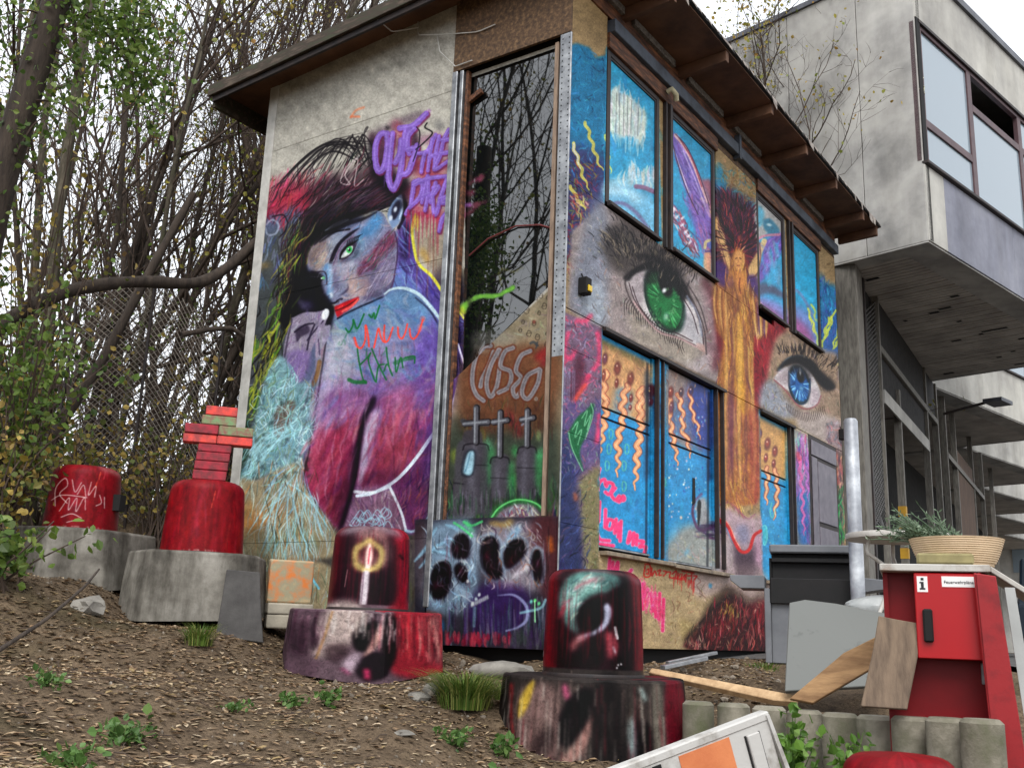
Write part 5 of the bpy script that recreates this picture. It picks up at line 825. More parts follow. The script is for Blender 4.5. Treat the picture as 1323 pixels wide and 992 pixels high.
    for v in ((80, 640, 110, 600, 95, 680, 130, 640, 110, 720), (130, 580, 160, 540, 145, 620, 180, 560, 160, 640), (60, 650, 80, 740, 135, 860), (180, 500, 190, 560, 150, 690)): s.line(D_(*v), 1.5, (130, 196, 150), .8, .4)
    for v in ((180, 30, 150, 60, 100, 60), (215, 120, 225, 200, 215, 290, 190, 320), (100, 220, 70, 260, 50, 250), (90, 470, 120, 410, 170, 350, 140, 420), (225, 560, 220, 640, 210, 710), (60, 120, 40, 200, 30, 300)): s.spray(D_(*v), 4.2, (232, 74, 116), .8, .3)
    s.fill(D_(100, 250, 130, 230, 150, 290, 140, 400, 90, 480, 60, 440), (90, 44, 64), .8, 4); s.spray(D_(95, 480, 150, 400), 4, (240, 90, 70), .8, .3)
    s.drips(722, 470, 745, 480, 10, 20, 60, 1.3, (150, 160, 190), .4); s.spray(Q_(90, 150, 95, 180), 4, (210, 110, 60), .7)
    # ---------------- doors (openings 1, 2, 3)
    def panel(F, out, split, tops):
        s.fill(F(*out), (44, 140, 190), 1, 1, False)
    s.fill(I_(778, 424, 862, 468, 862, 730, 774, 712), (40, 138, 190), 1, 1, False); s.fill(I_(862, 466, 930, 500, 936, 745, 862, 730), (44, 136, 186), 1, 1, False); s.fill(I_(980, 528, 1026, 552, 1030, 760, 984, 760), (44, 138, 184), 1, 1, False)
    s.fill(D_(245, 150, 530, 290, 510, 610, 245, 510), (196, 146, 96), .97, 3, False); s.fill(D_(600, 300, 760, 380, 820, 420, 830, 740, 600, 650), (150, 122, 110), .9, 5); s.fill(D_(720, 400, 850, 440, 850, 740, 740, 690), (40, 60, 140), .85, 8); s.fill(J_(335, 560, 500, 650, 495, 910, 340, 850), (196, 146, 84), .97, 3, False)
    s.fill(D_(340, 420, 420, 440, 400, 560, 330, 540), (60, 130, 176), .7, 6); s.fill(D_(620, 500, 720, 520, 720, 680, 620, 640), (70, 110, 160), .7, 6); s.spray(D_(250, 170, 380, 230, 480, 290), 6, (90, 90, 40), .5)
    s.hatch(D_(245, 160, 520, 290, 510, 600, 245, 500), 70, 1.3, 14, 2.4, [(206, 160, 110), (180, 124, 84), (216, 176, 120), (150, 110, 90)], .4, .3, .2, 1)
    s.hatch(I_(776, 540, 926, 580, 932, 735, 776, 705), 120, 1.5, 22, 5, [(36, 130, 180), (52, 154, 204), (44, 110, 170), (30, 140, 180)], .35, .3, .1, 2); s.hatch(J_(345, 860, 495, 920, 500, 1300, 350, 1300), 60, 1.5, 18, 4, [(36, 130, 180), (60, 154, 196)], .35, .3, .1, 2)
    TE = (226, 158, 110); T3 = (150, 70, 60)
    def tent(F, pts, w, amp=2.6):
        wavy(s, F, pts, w+2.4, T3, .75, amp); wavy(s, F, pts, w, TE, .97, amp); wavy(s, F, pts, max(.8, w*.3), (240, 190, 146), .7, amp, .6)
    tent(D_, (280, 330, 270, 430, 285, 520, 270, 620, 255, 760), 6); tent(D_, (395, 400, 370, 500, 375, 580, 345, 700, 350, 800, 345, 890), 6); tent(D_, (470, 420, 465, 520, 470, 620, 450, 760, 445, 880, 438, 960), 6.5)
    tent(D_, (620, 470, 620, 560, 640, 680, 655, 760, 665, 830), 4.6, 2); tent(D_, (670, 450, 690, 560, 690, 640, 720, 700, 730, 790), 4, 2); tent(D_, (730, 430, 740, 540, 770, 620, 785, 690), 3, 1.8)
    tent(J_, (395, 840, 400, 900, 390, 960, 395, 1040), 3.6, 1.6); tent(J_, (440, 850, 450, 960, 445, 1040, 430, 1120), 3.6, 1.6)
    for F, x, y, rx, ry, c in ((D_, 278, 260, 16, 38, (110, 60, 76)), (D_, 272, 350, 12, 36, (140, 70, 50)), (D_, 343, 310, 20, 42, (130, 64, 48)), (D_, 340, 390, 12, 30, (130, 56, 40)), (D_, 415, 365, 20, 42, (134, 66, 46)), (D_, 416, 470, 12, 26, (130, 50, 50)), (D_, 413, 520, 10, 18, (120, 40, 50)), (D_, 515, 430, 30, 42, (90, 40, 44)), (D_, 518, 490, 16, 26, (90, 30, 44)), (D_, 626, 440, 18, 36, (140, 60, 46)), (D_, 632, 520, 14, 40, (120, 70, 90)), (D_, 682, 440, 14, 30, (70, 60, 76)), (D_, 735, 430, 14, 28, (60, 50, 100)), (J_, 357, 660, 14, 30, (90, 70, 130)), (J_, 398, 715, 18, 38, (150, 66, 44)), (J_, 390, 790, 12, 28, (140, 50, 40)), (J_, 438, 755, 16, 34, (150, 64, 44)), (J_, 430, 820, 12, 26, (140, 50, 40)), (J_, 345, 740, 10, 40, (60, 60, 140))):
        x, y = F(x, y)[0]; s.blob(x, y, rx/4.1*1.2, ry/4.1*1.15, (84, 36, 34), .9, .1, .5); s.blob(x, y, rx/4.1*.85, ry/4.1*.9, c, .95, .1, .4); s.blob(x-.5, y-ry/4.1*.3, 1.5, 1.7, (226, 190, 170), .9, 0, .3)
    s.spray(D_(525, 410, 540, 500, 545, 620), 5, (50, 20, 36), .5); s.blob(*D_(514, 430)[0], 1.6, 1.8, (250, 190, 90), 1, 0, .3)
    # bubbles and dots
    for i in range(70): s.blob(*D_(R.uniform(610, 830), R.uniform(560, 980))[0], R.uniform(.8, 2.2), R.uniform(1, 2.6), [(140, 200, 220), (200, 170, 190), (90, 170, 210), (60, 80, 170)][R.randint(4)], .75, 0, .3)
    for x, y in ((300, 740), (395, 740), (290, 830), (380, 830), (310, 660), (380, 940), (570, 920)): s.line(D_(x-10, y, x-6, y-24, x+10, y-14, x+8, y+20, x-6, y+26), 1.6, (110, 190, 150), .65, .6, (1, 1), True)
    for i in range(26): s.blob(*Q_(R.uniform(590, 740), R.uniform(20, 280))[0], R.uniform(1, 2), R.uniform(1.2, 2.4), [(190, 220, 220), (214, 190, 200), (230, 220, 190)][R.randint(3)], .85, 0, .3)
    s.blob(*Q_(655, 270)[0], 2.6, 3.4, (230, 196, 176), .9, 0, .3); s.line(J_(420, 1030, 412, 1080, 425, 1110, 440, 1060), 1.6, (110, 200, 180), .7)
    s.fill(M_(400, 380, 425, 370, 425, 440, 405, 450), (70, 180, 180), .7, 2); s.line(M_(400, 400, 402, 370, 420, 365, 426, 420, 415, 455, 404, 440), 1.4, (110, 200, 190), .8, .5)
    for i in range(20): s.blob(*M_(R.uniform(385, 500), R.uniform(150, 460))[0], R.uniform(.8, 2), R.uniform(1, 2.4), [(110, 190, 210), (40, 80, 150), (190, 190, 170)][R.randint(3)], .6, 0, .3)
    # nose wing over the second door, tan patch below
    s.fill(Q_(570, 420, 640, 330, 720, 300, 780, 320, 830, 300, 830, 540, 580, 500), (158, 146, 132), .85, 8); s.spray(Q_(600, 380, 640, 300), 8, (90, 150, 180), .45); s.spray(Q_(690, 440, 680, 460), 4, (70, 150, 190), .6)
    s.line(Q_(760, 150, 725, 190, 715, 250, 735, 310, 770, 340, 820, 320), 3.4, (104, 70, 110), .75, 1.6); s.fill(Q_(730, 200, 780, 170, 800, 290, 750, 310), (170, 150, 140), .8, 3); s.spray(Q_(770, 340, 820, 320, 850, 320), 6, (70, 56, 84), .7); s.hatch(Q_(580, 420, 720, 310, 830, 310, 830, 530, 590, 490), 60, 1.3, 10, 2, [(176, 160, 140), (140, 130, 120), (120, 150, 170)], .4, .6)
    s.fill(Q_(740, 190, 757, 190, 752, 280, 742, 318), (12, 12, 14), .97, .5)
    # pink writing: rose / follow me
    PK = (244, 64, 120)
    def pink(F, vs, w=4.6):
        for v in vs: s.line(F(*v), w+1.6, (250, 150, 180), .8, 1)
        for v in vs: s.line(F(*v), w, PK, .97, .7)
    pink(Q_, ((225, 130, 240, 90, 265, 75, 270, 100), (275, 110, 285, 90, 310, 105, 290, 150, 270, 140), (320, 120, 300, 150, 320, 180, 340, 160), (330, 185, 365, 180, 360, 160, 340, 190), (225, 75, 240, 20), (240, 190, 235, 290), (270, 230, 268, 320), (285, 280, 275, 320, 300, 330, 310, 290, 290, 280), (325, 280, 318, 350, 340, 300, 335, 370), (350, 290, 345, 390), (225, 330, 240, 380, 290, 390), (395, 345, 385, 400, 415, 350, 410, 410, 430, 360, 428, 410), (440, 390, 465, 395, 445, 420, 475, 420, 470, 450), (230, 405, 310, 415)), 4)
    # band under the sills, tan board with more writing and the lips
    band = I_(774, 712, 940, 742, 998, 755, 998, 845, 774, 845)
    s.fill(band, (176, 154, 118), 1, 2, False); s.fill(I_(900, 735, 990, 740, 990, 800, 940, 770, 900, 770), (176, 156, 150), .9, 6)
    s.hatch(band, 330, .8, 8, 1.5, [(196, 176, 136), (150, 126, 92), (206, 186, 150), (136, 116, 84), (186, 150, 120)], .55, 1.2)
    pink(Q_, ((270, 480, 262, 570), (285, 500, 280, 590, 310, 500, 305, 590), (340, 560, 330, 600, 380, 540), (420, 600, 430, 680), (440, 610, 450, 700), (465, 640, 460, 700), (480, 660, 490, 750), (500, 660, 505, 780), (525, 660, 520, 790), (545, 690, 540, 850), (430, 690, 440, 740)), 4)
    s.hatch(Q_(410, 590, 470, 620, 550, 690, 545, 800, 480, 760, 420, 720), 40, 1.6, 20, 2.6, [(244, 70, 124), (236, 96, 140)], .7, .12)
    RE = (206, 44, 40)
    for v in ((450, 520, 445, 570, 475, 570, 475, 515, 450, 510), (455, 545, 468, 535, 466, 560, 456, 558), (485, 530, 485, 570, 500, 545, 510, 570), (515, 545, 530, 540, 520, 565, 535, 565), (545, 545, 560, 550, 545, 570), (565, 550, 580, 552, 575, 572), (590, 560, 610, 545, 605, 580), (620, 555, 615, 585, 630, 560), (640, 560, 635, 590, 655, 565, 650, 590), (662, 560, 658, 600), (670, 570, 685, 570), (690, 560, 686, 605), (700, 570, 716, 572, 702, 590), (575, 578, 640, 590), (640, 545, 700, 555)): s.line(Q_(*v), 1.9, RE, .92, .5)
    s.drips(*Q_(580, 570)[0], *Q_(710, 600)[0], 12, 5, 18, 1.6, RE, .8)
    for v in ((720, 580, 735, 600, 715, 620, 745, 660), (660, 650, 680, 660, 670, 700, 690, 690), (610, 700, 630, 710, 615, 740), (730, 660, 760, 680), (590, 700, 600, 740, 580, 770)): s.line(Q_(*v), 1.1, (120, 70, 60), .6, .5)
    s.blob(*Q_(785, 620)[0], 3.4, 5, (60, 140, 180), .8, 0, .3)
    # nose bridge base: pinkish with a red rim
    s.fill(M_(190, 270, 300, 330, 380, 330, 385, 600, 200, 610), (164, 146, 150), .93, 3, False); s.hatch(M_(190, 280, 380, 330, 385, 600, 200, 600), 120, 1.57, 14, 2, [(190, 160, 170), (140, 116, 124), (176, 140, 160), (120, 110, 120), (200, 180, 176)], .5, .2)
    s.fill(M_(250, 420, 300, 500, 350, 440, 360, 520, 320, 600, 270, 560), (104, 84, 96), .7, 6); s.fill(M_(240, 340, 330, 360, 330, 440, 300, 460, 260, 420), (176, 150, 160), .7, 5)
    s.line(M_(200, 340, 225, 370, 250, 430, 275, 475, 300, 488, 325, 470, 345, 410, 375, 390), 4, (206, 64, 60), .92, 1); s.line(M_(215, 370, 240, 430, 270, 475), 2.5, (70, 110, 150), .6, 1); s.line(M_(195, 265, 230, 255, 290, 310, 320, 330, 350, 310), 2, (140, 70, 110), .6)
    s.hatch(M_(100, 360, 200, 350, 200, 440, 110, 430), 24, .1, 16, 2.4, [(90, 60, 96), (60, 48, 76)], .5, .2)
    # lips
    lip = M_(20, 905, 80, 840, 150, 750, 230, 690, 300, 720, 330, 740, 370, 715, 430, 760, 430, 960, 60, 955)
    s.fill(M_(150, 700, 240, 650, 330, 720, 420, 690, 430, 780, 240, 720, 100, 860), (70, 56, 44), .7, 6)
    s.fill(lip, (60, 22, 26), .97, 3); s.fill(M_(330, 740, 390, 715, 430, 760, 430, 880, 340, 860), (130, 30, 42), .85, 5); s.fill(M_(110, 850, 170, 780, 240, 760, 220, 870, 150, 920), (104, 28, 34), .8, 6)
    s.hatch(lip, 260, 1.75, 16, 1.5, [(120, 30, 40), (40, 16, 20), (150, 50, 56), (28, 14, 18), (90, 40, 40), (170, 90, 84)], .65, .2); s.hatch(M_(180, 740, 260, 720, 280, 800, 200, 800), 30, 1.7, 10, 1.4, [(170, 140, 60), (130, 100, 50)], .7, .2)
    s.line(M_(20, 905, 70, 850, 150, 760, 230, 695), 2.5, (26, 16, 18), .9, 1); s.hatch(M_(20, 910, 100, 900, 130, 950, 60, 955), 24, 1.2, 12, 1.2, [(206, 180, 160), (150, 110, 96)], .6, .3)
    s.fill(M_(0, 800, 60, 840, 90, 830, 30, 900, 0, 900), (190, 168, 110), .6, 5)
    # ---------------- right end: purple strip, surround of the grey door
    s.fill(J_(525, 640, 610, 690, 610, 992, 530, 992), (120, 104, 150), .97, 2, False); s.fill(M_(540, 180, 615, 200, 620, 460, 556, 460), (60, 110, 170), .95, 5, False); s.fill(J_(525, 640, 600, 690, 600, 760, 525, 740), (190, 196, 170), .8, 5)
    s.hatch(J_(525, 660, 605, 700, 605, 992, 530, 992), 90, 1.6, 16, 2, [(176, 110, 190), (200, 150, 206), (90, 70, 150), (206, 90, 150), (120, 160, 170)], .65, .12); s.hatch(M_(540, 180, 615, 200, 615, 450, 556, 450), 60, 1.6, 16, 2, [(60, 130, 190), (130, 90, 160), (50, 90, 150)], .5, .2)
    wavy(s, M_, (560, 60, 575, 200, 580, 330, 585, 410), 3.4, (214, 110, 170), .85, 1.6); wavy(s, M_, (600, 40, 600, 160, 606, 250), 3, (190, 120, 200), .8, 1.6); s.spray(M_(555, 20, 560, 50), 4, (214, 60, 60), .7)
    s.fill(J_(610, 690, 760, 750, 780, 740, 785, 1300, 610, 1300), (110, 92, 84), .95, 2, False); s.hatch(J_(735, 740, 785, 760, 785, 1000, 740, 992), 60, 1.6, 18, 2, [(206, 150, 130), (170, 90, 90), (140, 120, 110), (90, 60, 70)], .65, .2); s.hatch(M_(730, 190, 770, 190, 770, 460, 735, 460), 60, 1.6, 18, 2, [(40, 130, 70), (70, 160, 90), (30, 80, 56), (60, 60, 60)], .75, .15); s.fill(M_(700, 90, 740, 90, 735, 190, 715, 190), (170, 96, 70), .5, 3)
    s.fill(J_(700, 600, 780, 610, 785, 760, 700, 700), (150, 130, 134), .85, 4); s.hatch(J_(690, 600, 780, 600, 785, 750, 700, 710), 50, 1.3, 8, 1.4, [(186, 170, 176), (110, 90, 100), (190, 110, 110), (130, 140, 150)], .6, .8)
    # ---- second pass
    dk = (18, 14, 18)
    # green eye: lid shadow, limbal ring, caruncle, wet rim, skin modelling
    s.fill(E_(385, 470, 440, 440, 520, 450, 600, 560, 590, 620, 540, 560, 470, 520, 400, 530), dk, .6, 3); s.line(E_(385, 500, 390, 600, 420, 690, 470, 760, 530, 780, 575, 730, 595, 640), 2, (12, 36, 28), .8, .8)
    for i in range(60):
        t = R.rand()*6.28; q = R.uniform(.5, .92); x, y = E_(490, 640)[0]; x += 20*q*math.cos(t)-8*q*math.sin(t); y += 30*q*math.sin(t); s.blob(x, y, R.uniform(1, 2.4), R.uniform(1, 2.6), [(130, 200, 130), (20, 70, 44), (70, 150, 96), (160, 210, 150)][R.randint(4)], .5)
    s.fill(E_(300, 520, 330, 480, 380, 460, 385, 560, 360, 640, 320, 580), (120, 104, 110), .4, 3); s.fill(E_(600, 640, 650, 720, 690, 850, 640, 830, 590, 760), (150, 150, 160), .4, 4); s.line(E_(325, 620, 400, 720, 470, 785, 570, 815, 660, 860), 2.4, (214, 176, 176), .6, .8)
    for v in ((590, 540, 650, 630, 700, 760, 715, 900), (610, 520, 680, 640, 720, 780), (300, 470, 280, 520, 300, 590, 350, 690)): s.line(E_(*v), 2, (64, 54, 56), .7, 1)
    for i in range(240):
        t = R.rand(); x, y = 170+t*430+R.randn()*34, 285+t*165+R.randn()*46; L = R.uniform(20, 60); an = -2.3+t*1.3+R.randn()*.35
        s.line(E_(x, y, x+math.cos(an)*L*.5+4, y+math.sin(an)*L*.5, x+math.cos(an)*L, y+math.sin(an)*L), R.uniform(.6, 1.4), [(14, 12, 14), (30, 26, 26), (150, 136, 116), (50, 46, 50), (90, 84, 80)][R.randint(5)], .75, .4, (1, .2))
    s.spray(E_(350, 380, 420, 380, 500, 420, 560, 470), 7, dk, .6, .3)
    for i in range(160):
        x, y = R.uniform(60, 760), R.uniform(120, 960); X_, Y_ = E_(x, y)[0]
        if Y_ > 300+(X_-740)*.62 and Y_ < 398+(X_-740)*.5 and not (300 < x < 690 and 440 < y < 850): s.line([(X_, Y_), (X_+R.randn()*4, Y_+R.uniform(2, 9))], R.uniform(.8, 2), [(206, 196, 190), (84, 74, 76), (170, 130, 110), (120, 130, 150), (60, 52, 54)][R.randint(5)], .45, .5)
    # blue eye
    s.fill(J_(490, 300, 560, 290, 610, 350, 600, 390, 550, 340, 500, 340), dk, .6, 2.5); s.line(J_(492, 330, 495, 420, 530, 490, 575, 500, 605, 440, 605, 370), 1.8, (16, 40, 70), .8, .7); s.fill(J_(420, 365, 460, 330, 490, 320, 500, 400, 460, 400), (150, 130, 136), .5, 3); s.fill(J_(600, 420, 650, 430, 655, 490, 610, 515), (170, 150, 160), .5, 3)
    for i in range(90):
        t = R.rand(); x, y = 430+t*310+R.randn()*14, 215-math.sin(t*2.4)*40+t*160+R.randn()*14; L = R.uniform(16, 46); an = -1.9+t*1.2+R.randn()*.3
        s.line(J_(x, y, x+math.cos(an)*L, y+math.sin(an)*L), R.uniform(.6, 1.3), [(20, 16, 18), (60, 46, 40), (170, 146, 116)][R.randint(3)], .7, .4, (1, .2))
    # gold figure: dark contours, folds, purple shade
    for v in ((160, 640, 150, 760, 165, 860, 150, 990), (280, 690, 345, 800, 380, 905, 345, 985), (190, 600, 215, 640, 245, 620, 260, 580), (205, 640, 215, 760, 190, 900, 200, 1000), (240, 640, 245, 740, 270, 860, 300, 960), (225, 690, 222, 800, 240, 900), (180, 560, 185, 620), (110, 340, 150, 420, 190, 560), (105, 420, 140, 520, 170, 620), (345, 470, 350, 560, 320, 640, 285, 660)): s.line(N_(*v), 1.5, (84, 44, 44), .6, .8)
    for v in ((130, 60, 135, 200, 120, 330, 125, 430), (160, 40, 170, 180, 165, 300, 180, 420, 170, 560, 185, 760, 170, 940), (205, 20, 215, 160, 205, 300, 220, 420, 210, 560, 225, 720, 215, 930), (245, 40, 255, 180, 262, 330, 290, 450, 280, 620, 290, 800), (300, 130, 295, 320, 310, 470), (320, 540, 325, 760, 320, 960), (150, 500, 145, 700, 150, 960), (235, 560, 250, 700, 240, 860)): s.line(J_(*v), 2, [(84, 48, 66), (104, 62, 44), (76, 44, 80)][R.randint(3)], .5, 1)
    for v in ((190, 60, 200, 200, 192, 340), (232, 80, 240, 220, 235, 360), (275, 200, 280, 340, 300, 460), (200, 520, 205, 680), (262, 600, 268, 760), (160, 620, 165, 800)): s.line(J_(*v), 2.4, (240, 206, 120), .75, .8, (.3, .3))
    s.fill(N_(150, 690, 190, 640, 240, 700, 250, 800, 200, 880, 160, 800), (90, 50, 60), .35, 5); s.fill(J_(120, 420, 160, 430, 160, 992, 130, 992), (110, 60, 50), .4, 4); s.fill(J_(280, 540, 332, 560, 332, 992, 290, 992), (130, 50, 60), .4, 4)
    s.hatch(N_(105, 180, 325, 290, 328, 540, 250, 500, 200, 480, 110, 560), 160, rad, 16, 1.6, [(24, 12, 24), (40, 20, 50), (80, 20, 40), (14, 8, 14)], .75, .3); s.hatch(N_(100, 20, 320, 130, 320, 280, 200, 200, 105, 120), 120, .7, 9, 1.6, [(176, 140, 90), (120, 88, 56), (150, 116, 76), (60, 130, 150)], .6, 1.0)
    s.fill(gold, (172, 122, 68), .42, 3); s.fill(J_(125, 420, 200, 400, 320, 540, 330, 992, 135, 992), (176, 116, 66), .38, 3)
    for v, c in (((150, 60, 160, 300, 150, 600, 160, 960), 0), ((185, 20, 195, 300, 185, 600, 195, 960), 1), ((222, 20, 230, 280, 225, 600, 235, 960), 0), ((255, 60, 270, 320, 262, 620, 268, 960), 1), ((298, 180, 300, 480, 310, 700, 305, 960), 0)): s.line(J_(*v), 4.5, ((226, 184, 104), (112, 62, 66))[c], .55, 2.4, (.4, .4))
    s.fill(J_(208, 60, 240, 60, 262, 400, 258, 560, 225, 500), (214, 160, 70), .5, 4); s.fill(J_(165, 480, 200, 480, 205, 760, 170, 900), (104, 60, 96), .45, 4); s.fill(J_(280, 560, 325, 580, 325, 960, 290, 960), (160, 70, 66), .5, 4)
    for k in range(7): s.line(N_(100+k*9, 700+k*6, 96+k*10, 800, 110+k*9, 900+k*12), 3.4, [(206, 160, 96), (130, 80, 56), (176, 120, 70)][k % 3], .7, 1, (.5, .3)); s.line(N_(300+k*11, 760+k*14, 312+k*10, 860, 318+k*9, 950+k*5), 3.4, [(214, 170, 100), (120, 70, 60), (90, 56, 100)][k % 3], .7, 1, (.5, .3))
    s.fill(N_(200, 545, 212, 515, 235, 512, 248, 545, 240, 600, 222, 620, 205, 600), (206, 150, 92), .95, 1.6); s.line(N_(208, 555, 216, 552), 1.2, (70, 36, 36), .9); s.line(N_(230, 552, 238, 556), 1.2, (70, 36, 36), .9); s.line(N_(223, 560, 221, 578), 1, (150, 90, 60), .8); s.line(N_(216, 592, 230, 592), 1.1, (130, 50, 46), .9); s.fill(N_(205, 640, 232, 625, 260, 645, 250, 720, 232, 760, 214, 720), (196, 132, 74), .85, 2); s.line(N_(232, 660, 228, 700, 236, 740), 2, (110, 56, 50), .7, .8)
    # wings: dark edging and white highlights
    for v in ((575, 560, 610, 700, 660, 850, 720, 980), (600, 550, 660, 620, 720, 750, 780, 930)): s.line(W_(*v), 1.4, (50, 26, 60), .8, .5)
    s.line(W_(640, 640, 700, 780, 760, 940), 1.6, (206, 190, 226), .6, .6)
    # doors: dark depth, spray shading
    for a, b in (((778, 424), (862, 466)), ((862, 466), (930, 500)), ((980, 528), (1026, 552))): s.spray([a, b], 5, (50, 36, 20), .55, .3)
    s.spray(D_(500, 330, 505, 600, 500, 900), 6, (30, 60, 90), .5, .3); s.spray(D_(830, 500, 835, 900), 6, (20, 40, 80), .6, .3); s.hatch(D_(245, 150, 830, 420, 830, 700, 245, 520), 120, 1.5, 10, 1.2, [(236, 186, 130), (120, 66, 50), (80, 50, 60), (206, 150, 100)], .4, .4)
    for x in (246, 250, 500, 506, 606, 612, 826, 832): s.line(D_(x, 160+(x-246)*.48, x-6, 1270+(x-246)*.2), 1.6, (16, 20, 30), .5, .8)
    # tan band: chipboard flakes and soot
    s.hatch(I_(776, 715, 940, 745, 990, 755, 990, 838, 776, 838), 240, .6, 7, 1.1, [(220, 200, 160), (96, 76, 56), (140, 110, 80), (230, 214, 180)], .5, 1.3); s.spray(M_(20, 900, 90, 830, 160, 740, 240, 670, 320, 720, 400, 690), 8, (60, 44, 36), .5, .4)
    s.hatch(lip, 140, 1.65, 20, 1.3, [(20, 10, 14), (180, 110, 100), (140, 30, 44), (60, 20, 26)], .6, .15)
    # nose: stronger modelling
    s.fill(M_(200, 330, 235, 380, 262, 450, 300, 486, 335, 462, 372, 392, 378, 300, 300, 330, 230, 270), (186, 160, 166), .6, 5); s.fill(M_(250, 430, 300, 495, 345, 450, 365, 560, 330, 640, 280, 640, 240, 540), (60, 46, 58), .65, 6); s.fill(M_(195, 420, 240, 450, 250, 590, 205, 600), (190, 176, 176), .6, 5); s.fill(M_(350, 430, 380, 400, 384, 560, 360, 560), (196, 150, 176), .6, 4); s.fill(M_(260, 370, 310, 360, 325, 420, 300, 455, 275, 430), (110, 120, 150), .6, 4)
    s.line(M_(198, 335, 225, 372, 250, 432, 275, 477, 300, 490, 326, 472, 346, 412, 378, 388), 4, (196, 50, 50), .9, 1); s.line(M_(205, 330, 235, 372, 258, 430, 282, 468), 1.6, (236, 150, 130), .7, .7); s.spray(M_(100, 372, 150, 366, 195, 350), 5, (60, 40, 70), .6, .2); s.line(M_(82, 250, 74, 300, 92, 368, 120, 384, 160, 372), 3, (80, 50, 84), .75, 1.4)
    s.fill(M_(200, 560, 380, 560, 420, 690, 330, 730, 240, 660), (150, 130, 126), .4, 8)
    s.mottle(.06, 3, 21); s.mottle(.05, 12, 22)
    return s
# ---------------------------------------------------------------- paint the murals and lay them on the walls
PPM = 190
def lay(sheet, u0, u1, z0, z1, to_world):
    w, h = int((u1-u0)*PPM), int((z1-z0)*PPM)
    u, z = np.meshgrid(u0+(np.arange(w)+.5)/PPM, z0+(np.arange(h)+.5)/PPM)
    px, py = project(to_world(u, z)); return sheet.sample(px, py)
def tone(a, c=1.0, g=1.0, sat=1.0, con=.22):
    m = a.mean(-1, keepdims=True); a = m+(a-m)*sat; a = a+con*(a-.42)
    return np.clip(a, .012, 1)**g*c
LU, LZ, RU, RZ = (-.25, 4.05), (-.6, 6.3), (-.25, 7.75), (-.6, 6.3)
_l = paint_left(); _r = paint_right()
im_l = sheet_image('portrait_mural', tone(lay(_l, *LU, *LZ, lambda u, z: np.stack([0*u, u, z], -1)), .95, 1.0, .98, .25))
im_r = sheet_image('eyes_mural', tone(lay(_r, *RU, *RZ, lambda u, z: np.stack([u, 0*u, z], -1)), .95, .98, .98, .22))
uvl = lambda V: np.stack([(V[:, 1]-LU[0])/(LU[1]-LU[0]), (V[:, 2]-LZ[0])/(LZ[1]-LZ[0])], -1)
uvr = lambda V: np.stack([(V[:, 0]-RU[0])/(RU[1]-RU[0]), (V[:, 2]-RZ[0])/(RZ[1]-RZ[0])], -1)
m_left = painted('portrait_paint', im_l, .6, .2, 110., .4, .003)
m_right = painted('eyes_paint', im_r, .55, .34, 100., .6, .004)
m_panel = painted('smooth_panel_paint', im_r, .38, .12, 40., .12, .002)
m_osb = M('chipboard', (128, 100, 70), (84, 62, 42), 26., .75, .5, .004, 50., (1, 1, 1), c3=(52, 38, 27), lo=.3, hi=.72)
m_wood = M('weathered_brown_wood', (136, 86, 54), (88, 54, 34), 5., .7, .35, .003, 40., (1, 6, 6), c3=(44, 26, 18))
m_dark = M('dark_frame', (50, 38, 34), (26, 22, 24), 8., .6, .2)
m_alu = M('aluminium', (170, 172, 174), (110, 112, 116), 9., .38, .12, .002, 50., metal=.75)
m_steel = M('grey_blue_steel', (84, 92, 104), (50, 54, 62), 5., .55, .2)
m_soffit = M('brown_soffit_board', (112, 78, 56), (76, 52, 38), 3., .8, .3, .003, 30.)
m_mineral = M('grey_wool_board', (132, 126, 118), (76, 70, 66), 40., .95, .8, .008, 60.)
m_felt = M('roofing_felt', (58, 58, 58), (34, 34, 34), 20., .9, .5)
m_felt_e = M('torn_felt_edge', (176, 168, 160), (110, 100, 94), 14., .9, .5)
m_fascia = M('grey_brown_fascia', (92, 80, 68), (58, 48, 40), 4., .8, .4, .003, 40., (6, 1, 6), c3=(58, 62, 44))
m_white = M('white_sheet_metal', (196, 194, 188), (160, 158, 152), 6., .55, .1)
m_black = M('black_gap', (16, 14, 14), (8, 8, 8), 5., .8, 0)
m_greydoor = M('grey_door_paint', (110, 104, 112), (84, 80, 90), 7., .5, .2)
def glass_mat(name, c, ior=2.3, rough=.02):
    g = NG(name); g.col(c); g.rough(rough, .5); g.p.inputs['IOR'].default_value = ior
    g.bump(g.noise(1.3, 2, .5), .03, .02); return g.m
m_glass = glass_mat('dark_mirror_glass', (10, 15, 16), 2.5, .015)

house = empty('painted_house', (0, 0, 0), 'two storey boarded house covered in a portrait mural and a pair of painted eyes', 'house')
TH = .03
def lboard(y0, y1, z0, z1, m=None, name='wall_board', x0=0., th=TH, bev=.0015):
    return MB().box((x0, y0+.002, z0+.0015), (x0+th, y1-.002, z1-.0015)).build(name, m or m_left, house, None, bev, uvl)
def rboard(x0, x1, z0, z1, m=None, name='wall_board', y0=0., th=TH, bev=.0015):
    return MB().box((x0+.002, y0, z0+.0015), (x1-.002, y0+th, z1-.0015)).build(name, m or m_right, house, None, bev, uvr)
# dark core behind the boards
MB().box((.1, .1, -.1), (7.36, 3.74, 5.85)).build('wall_core', m_black, house)
MB().box((.032, 1.3, .1), (.06, 3.6, 5.8)).build('wall_core', m_dark, house)
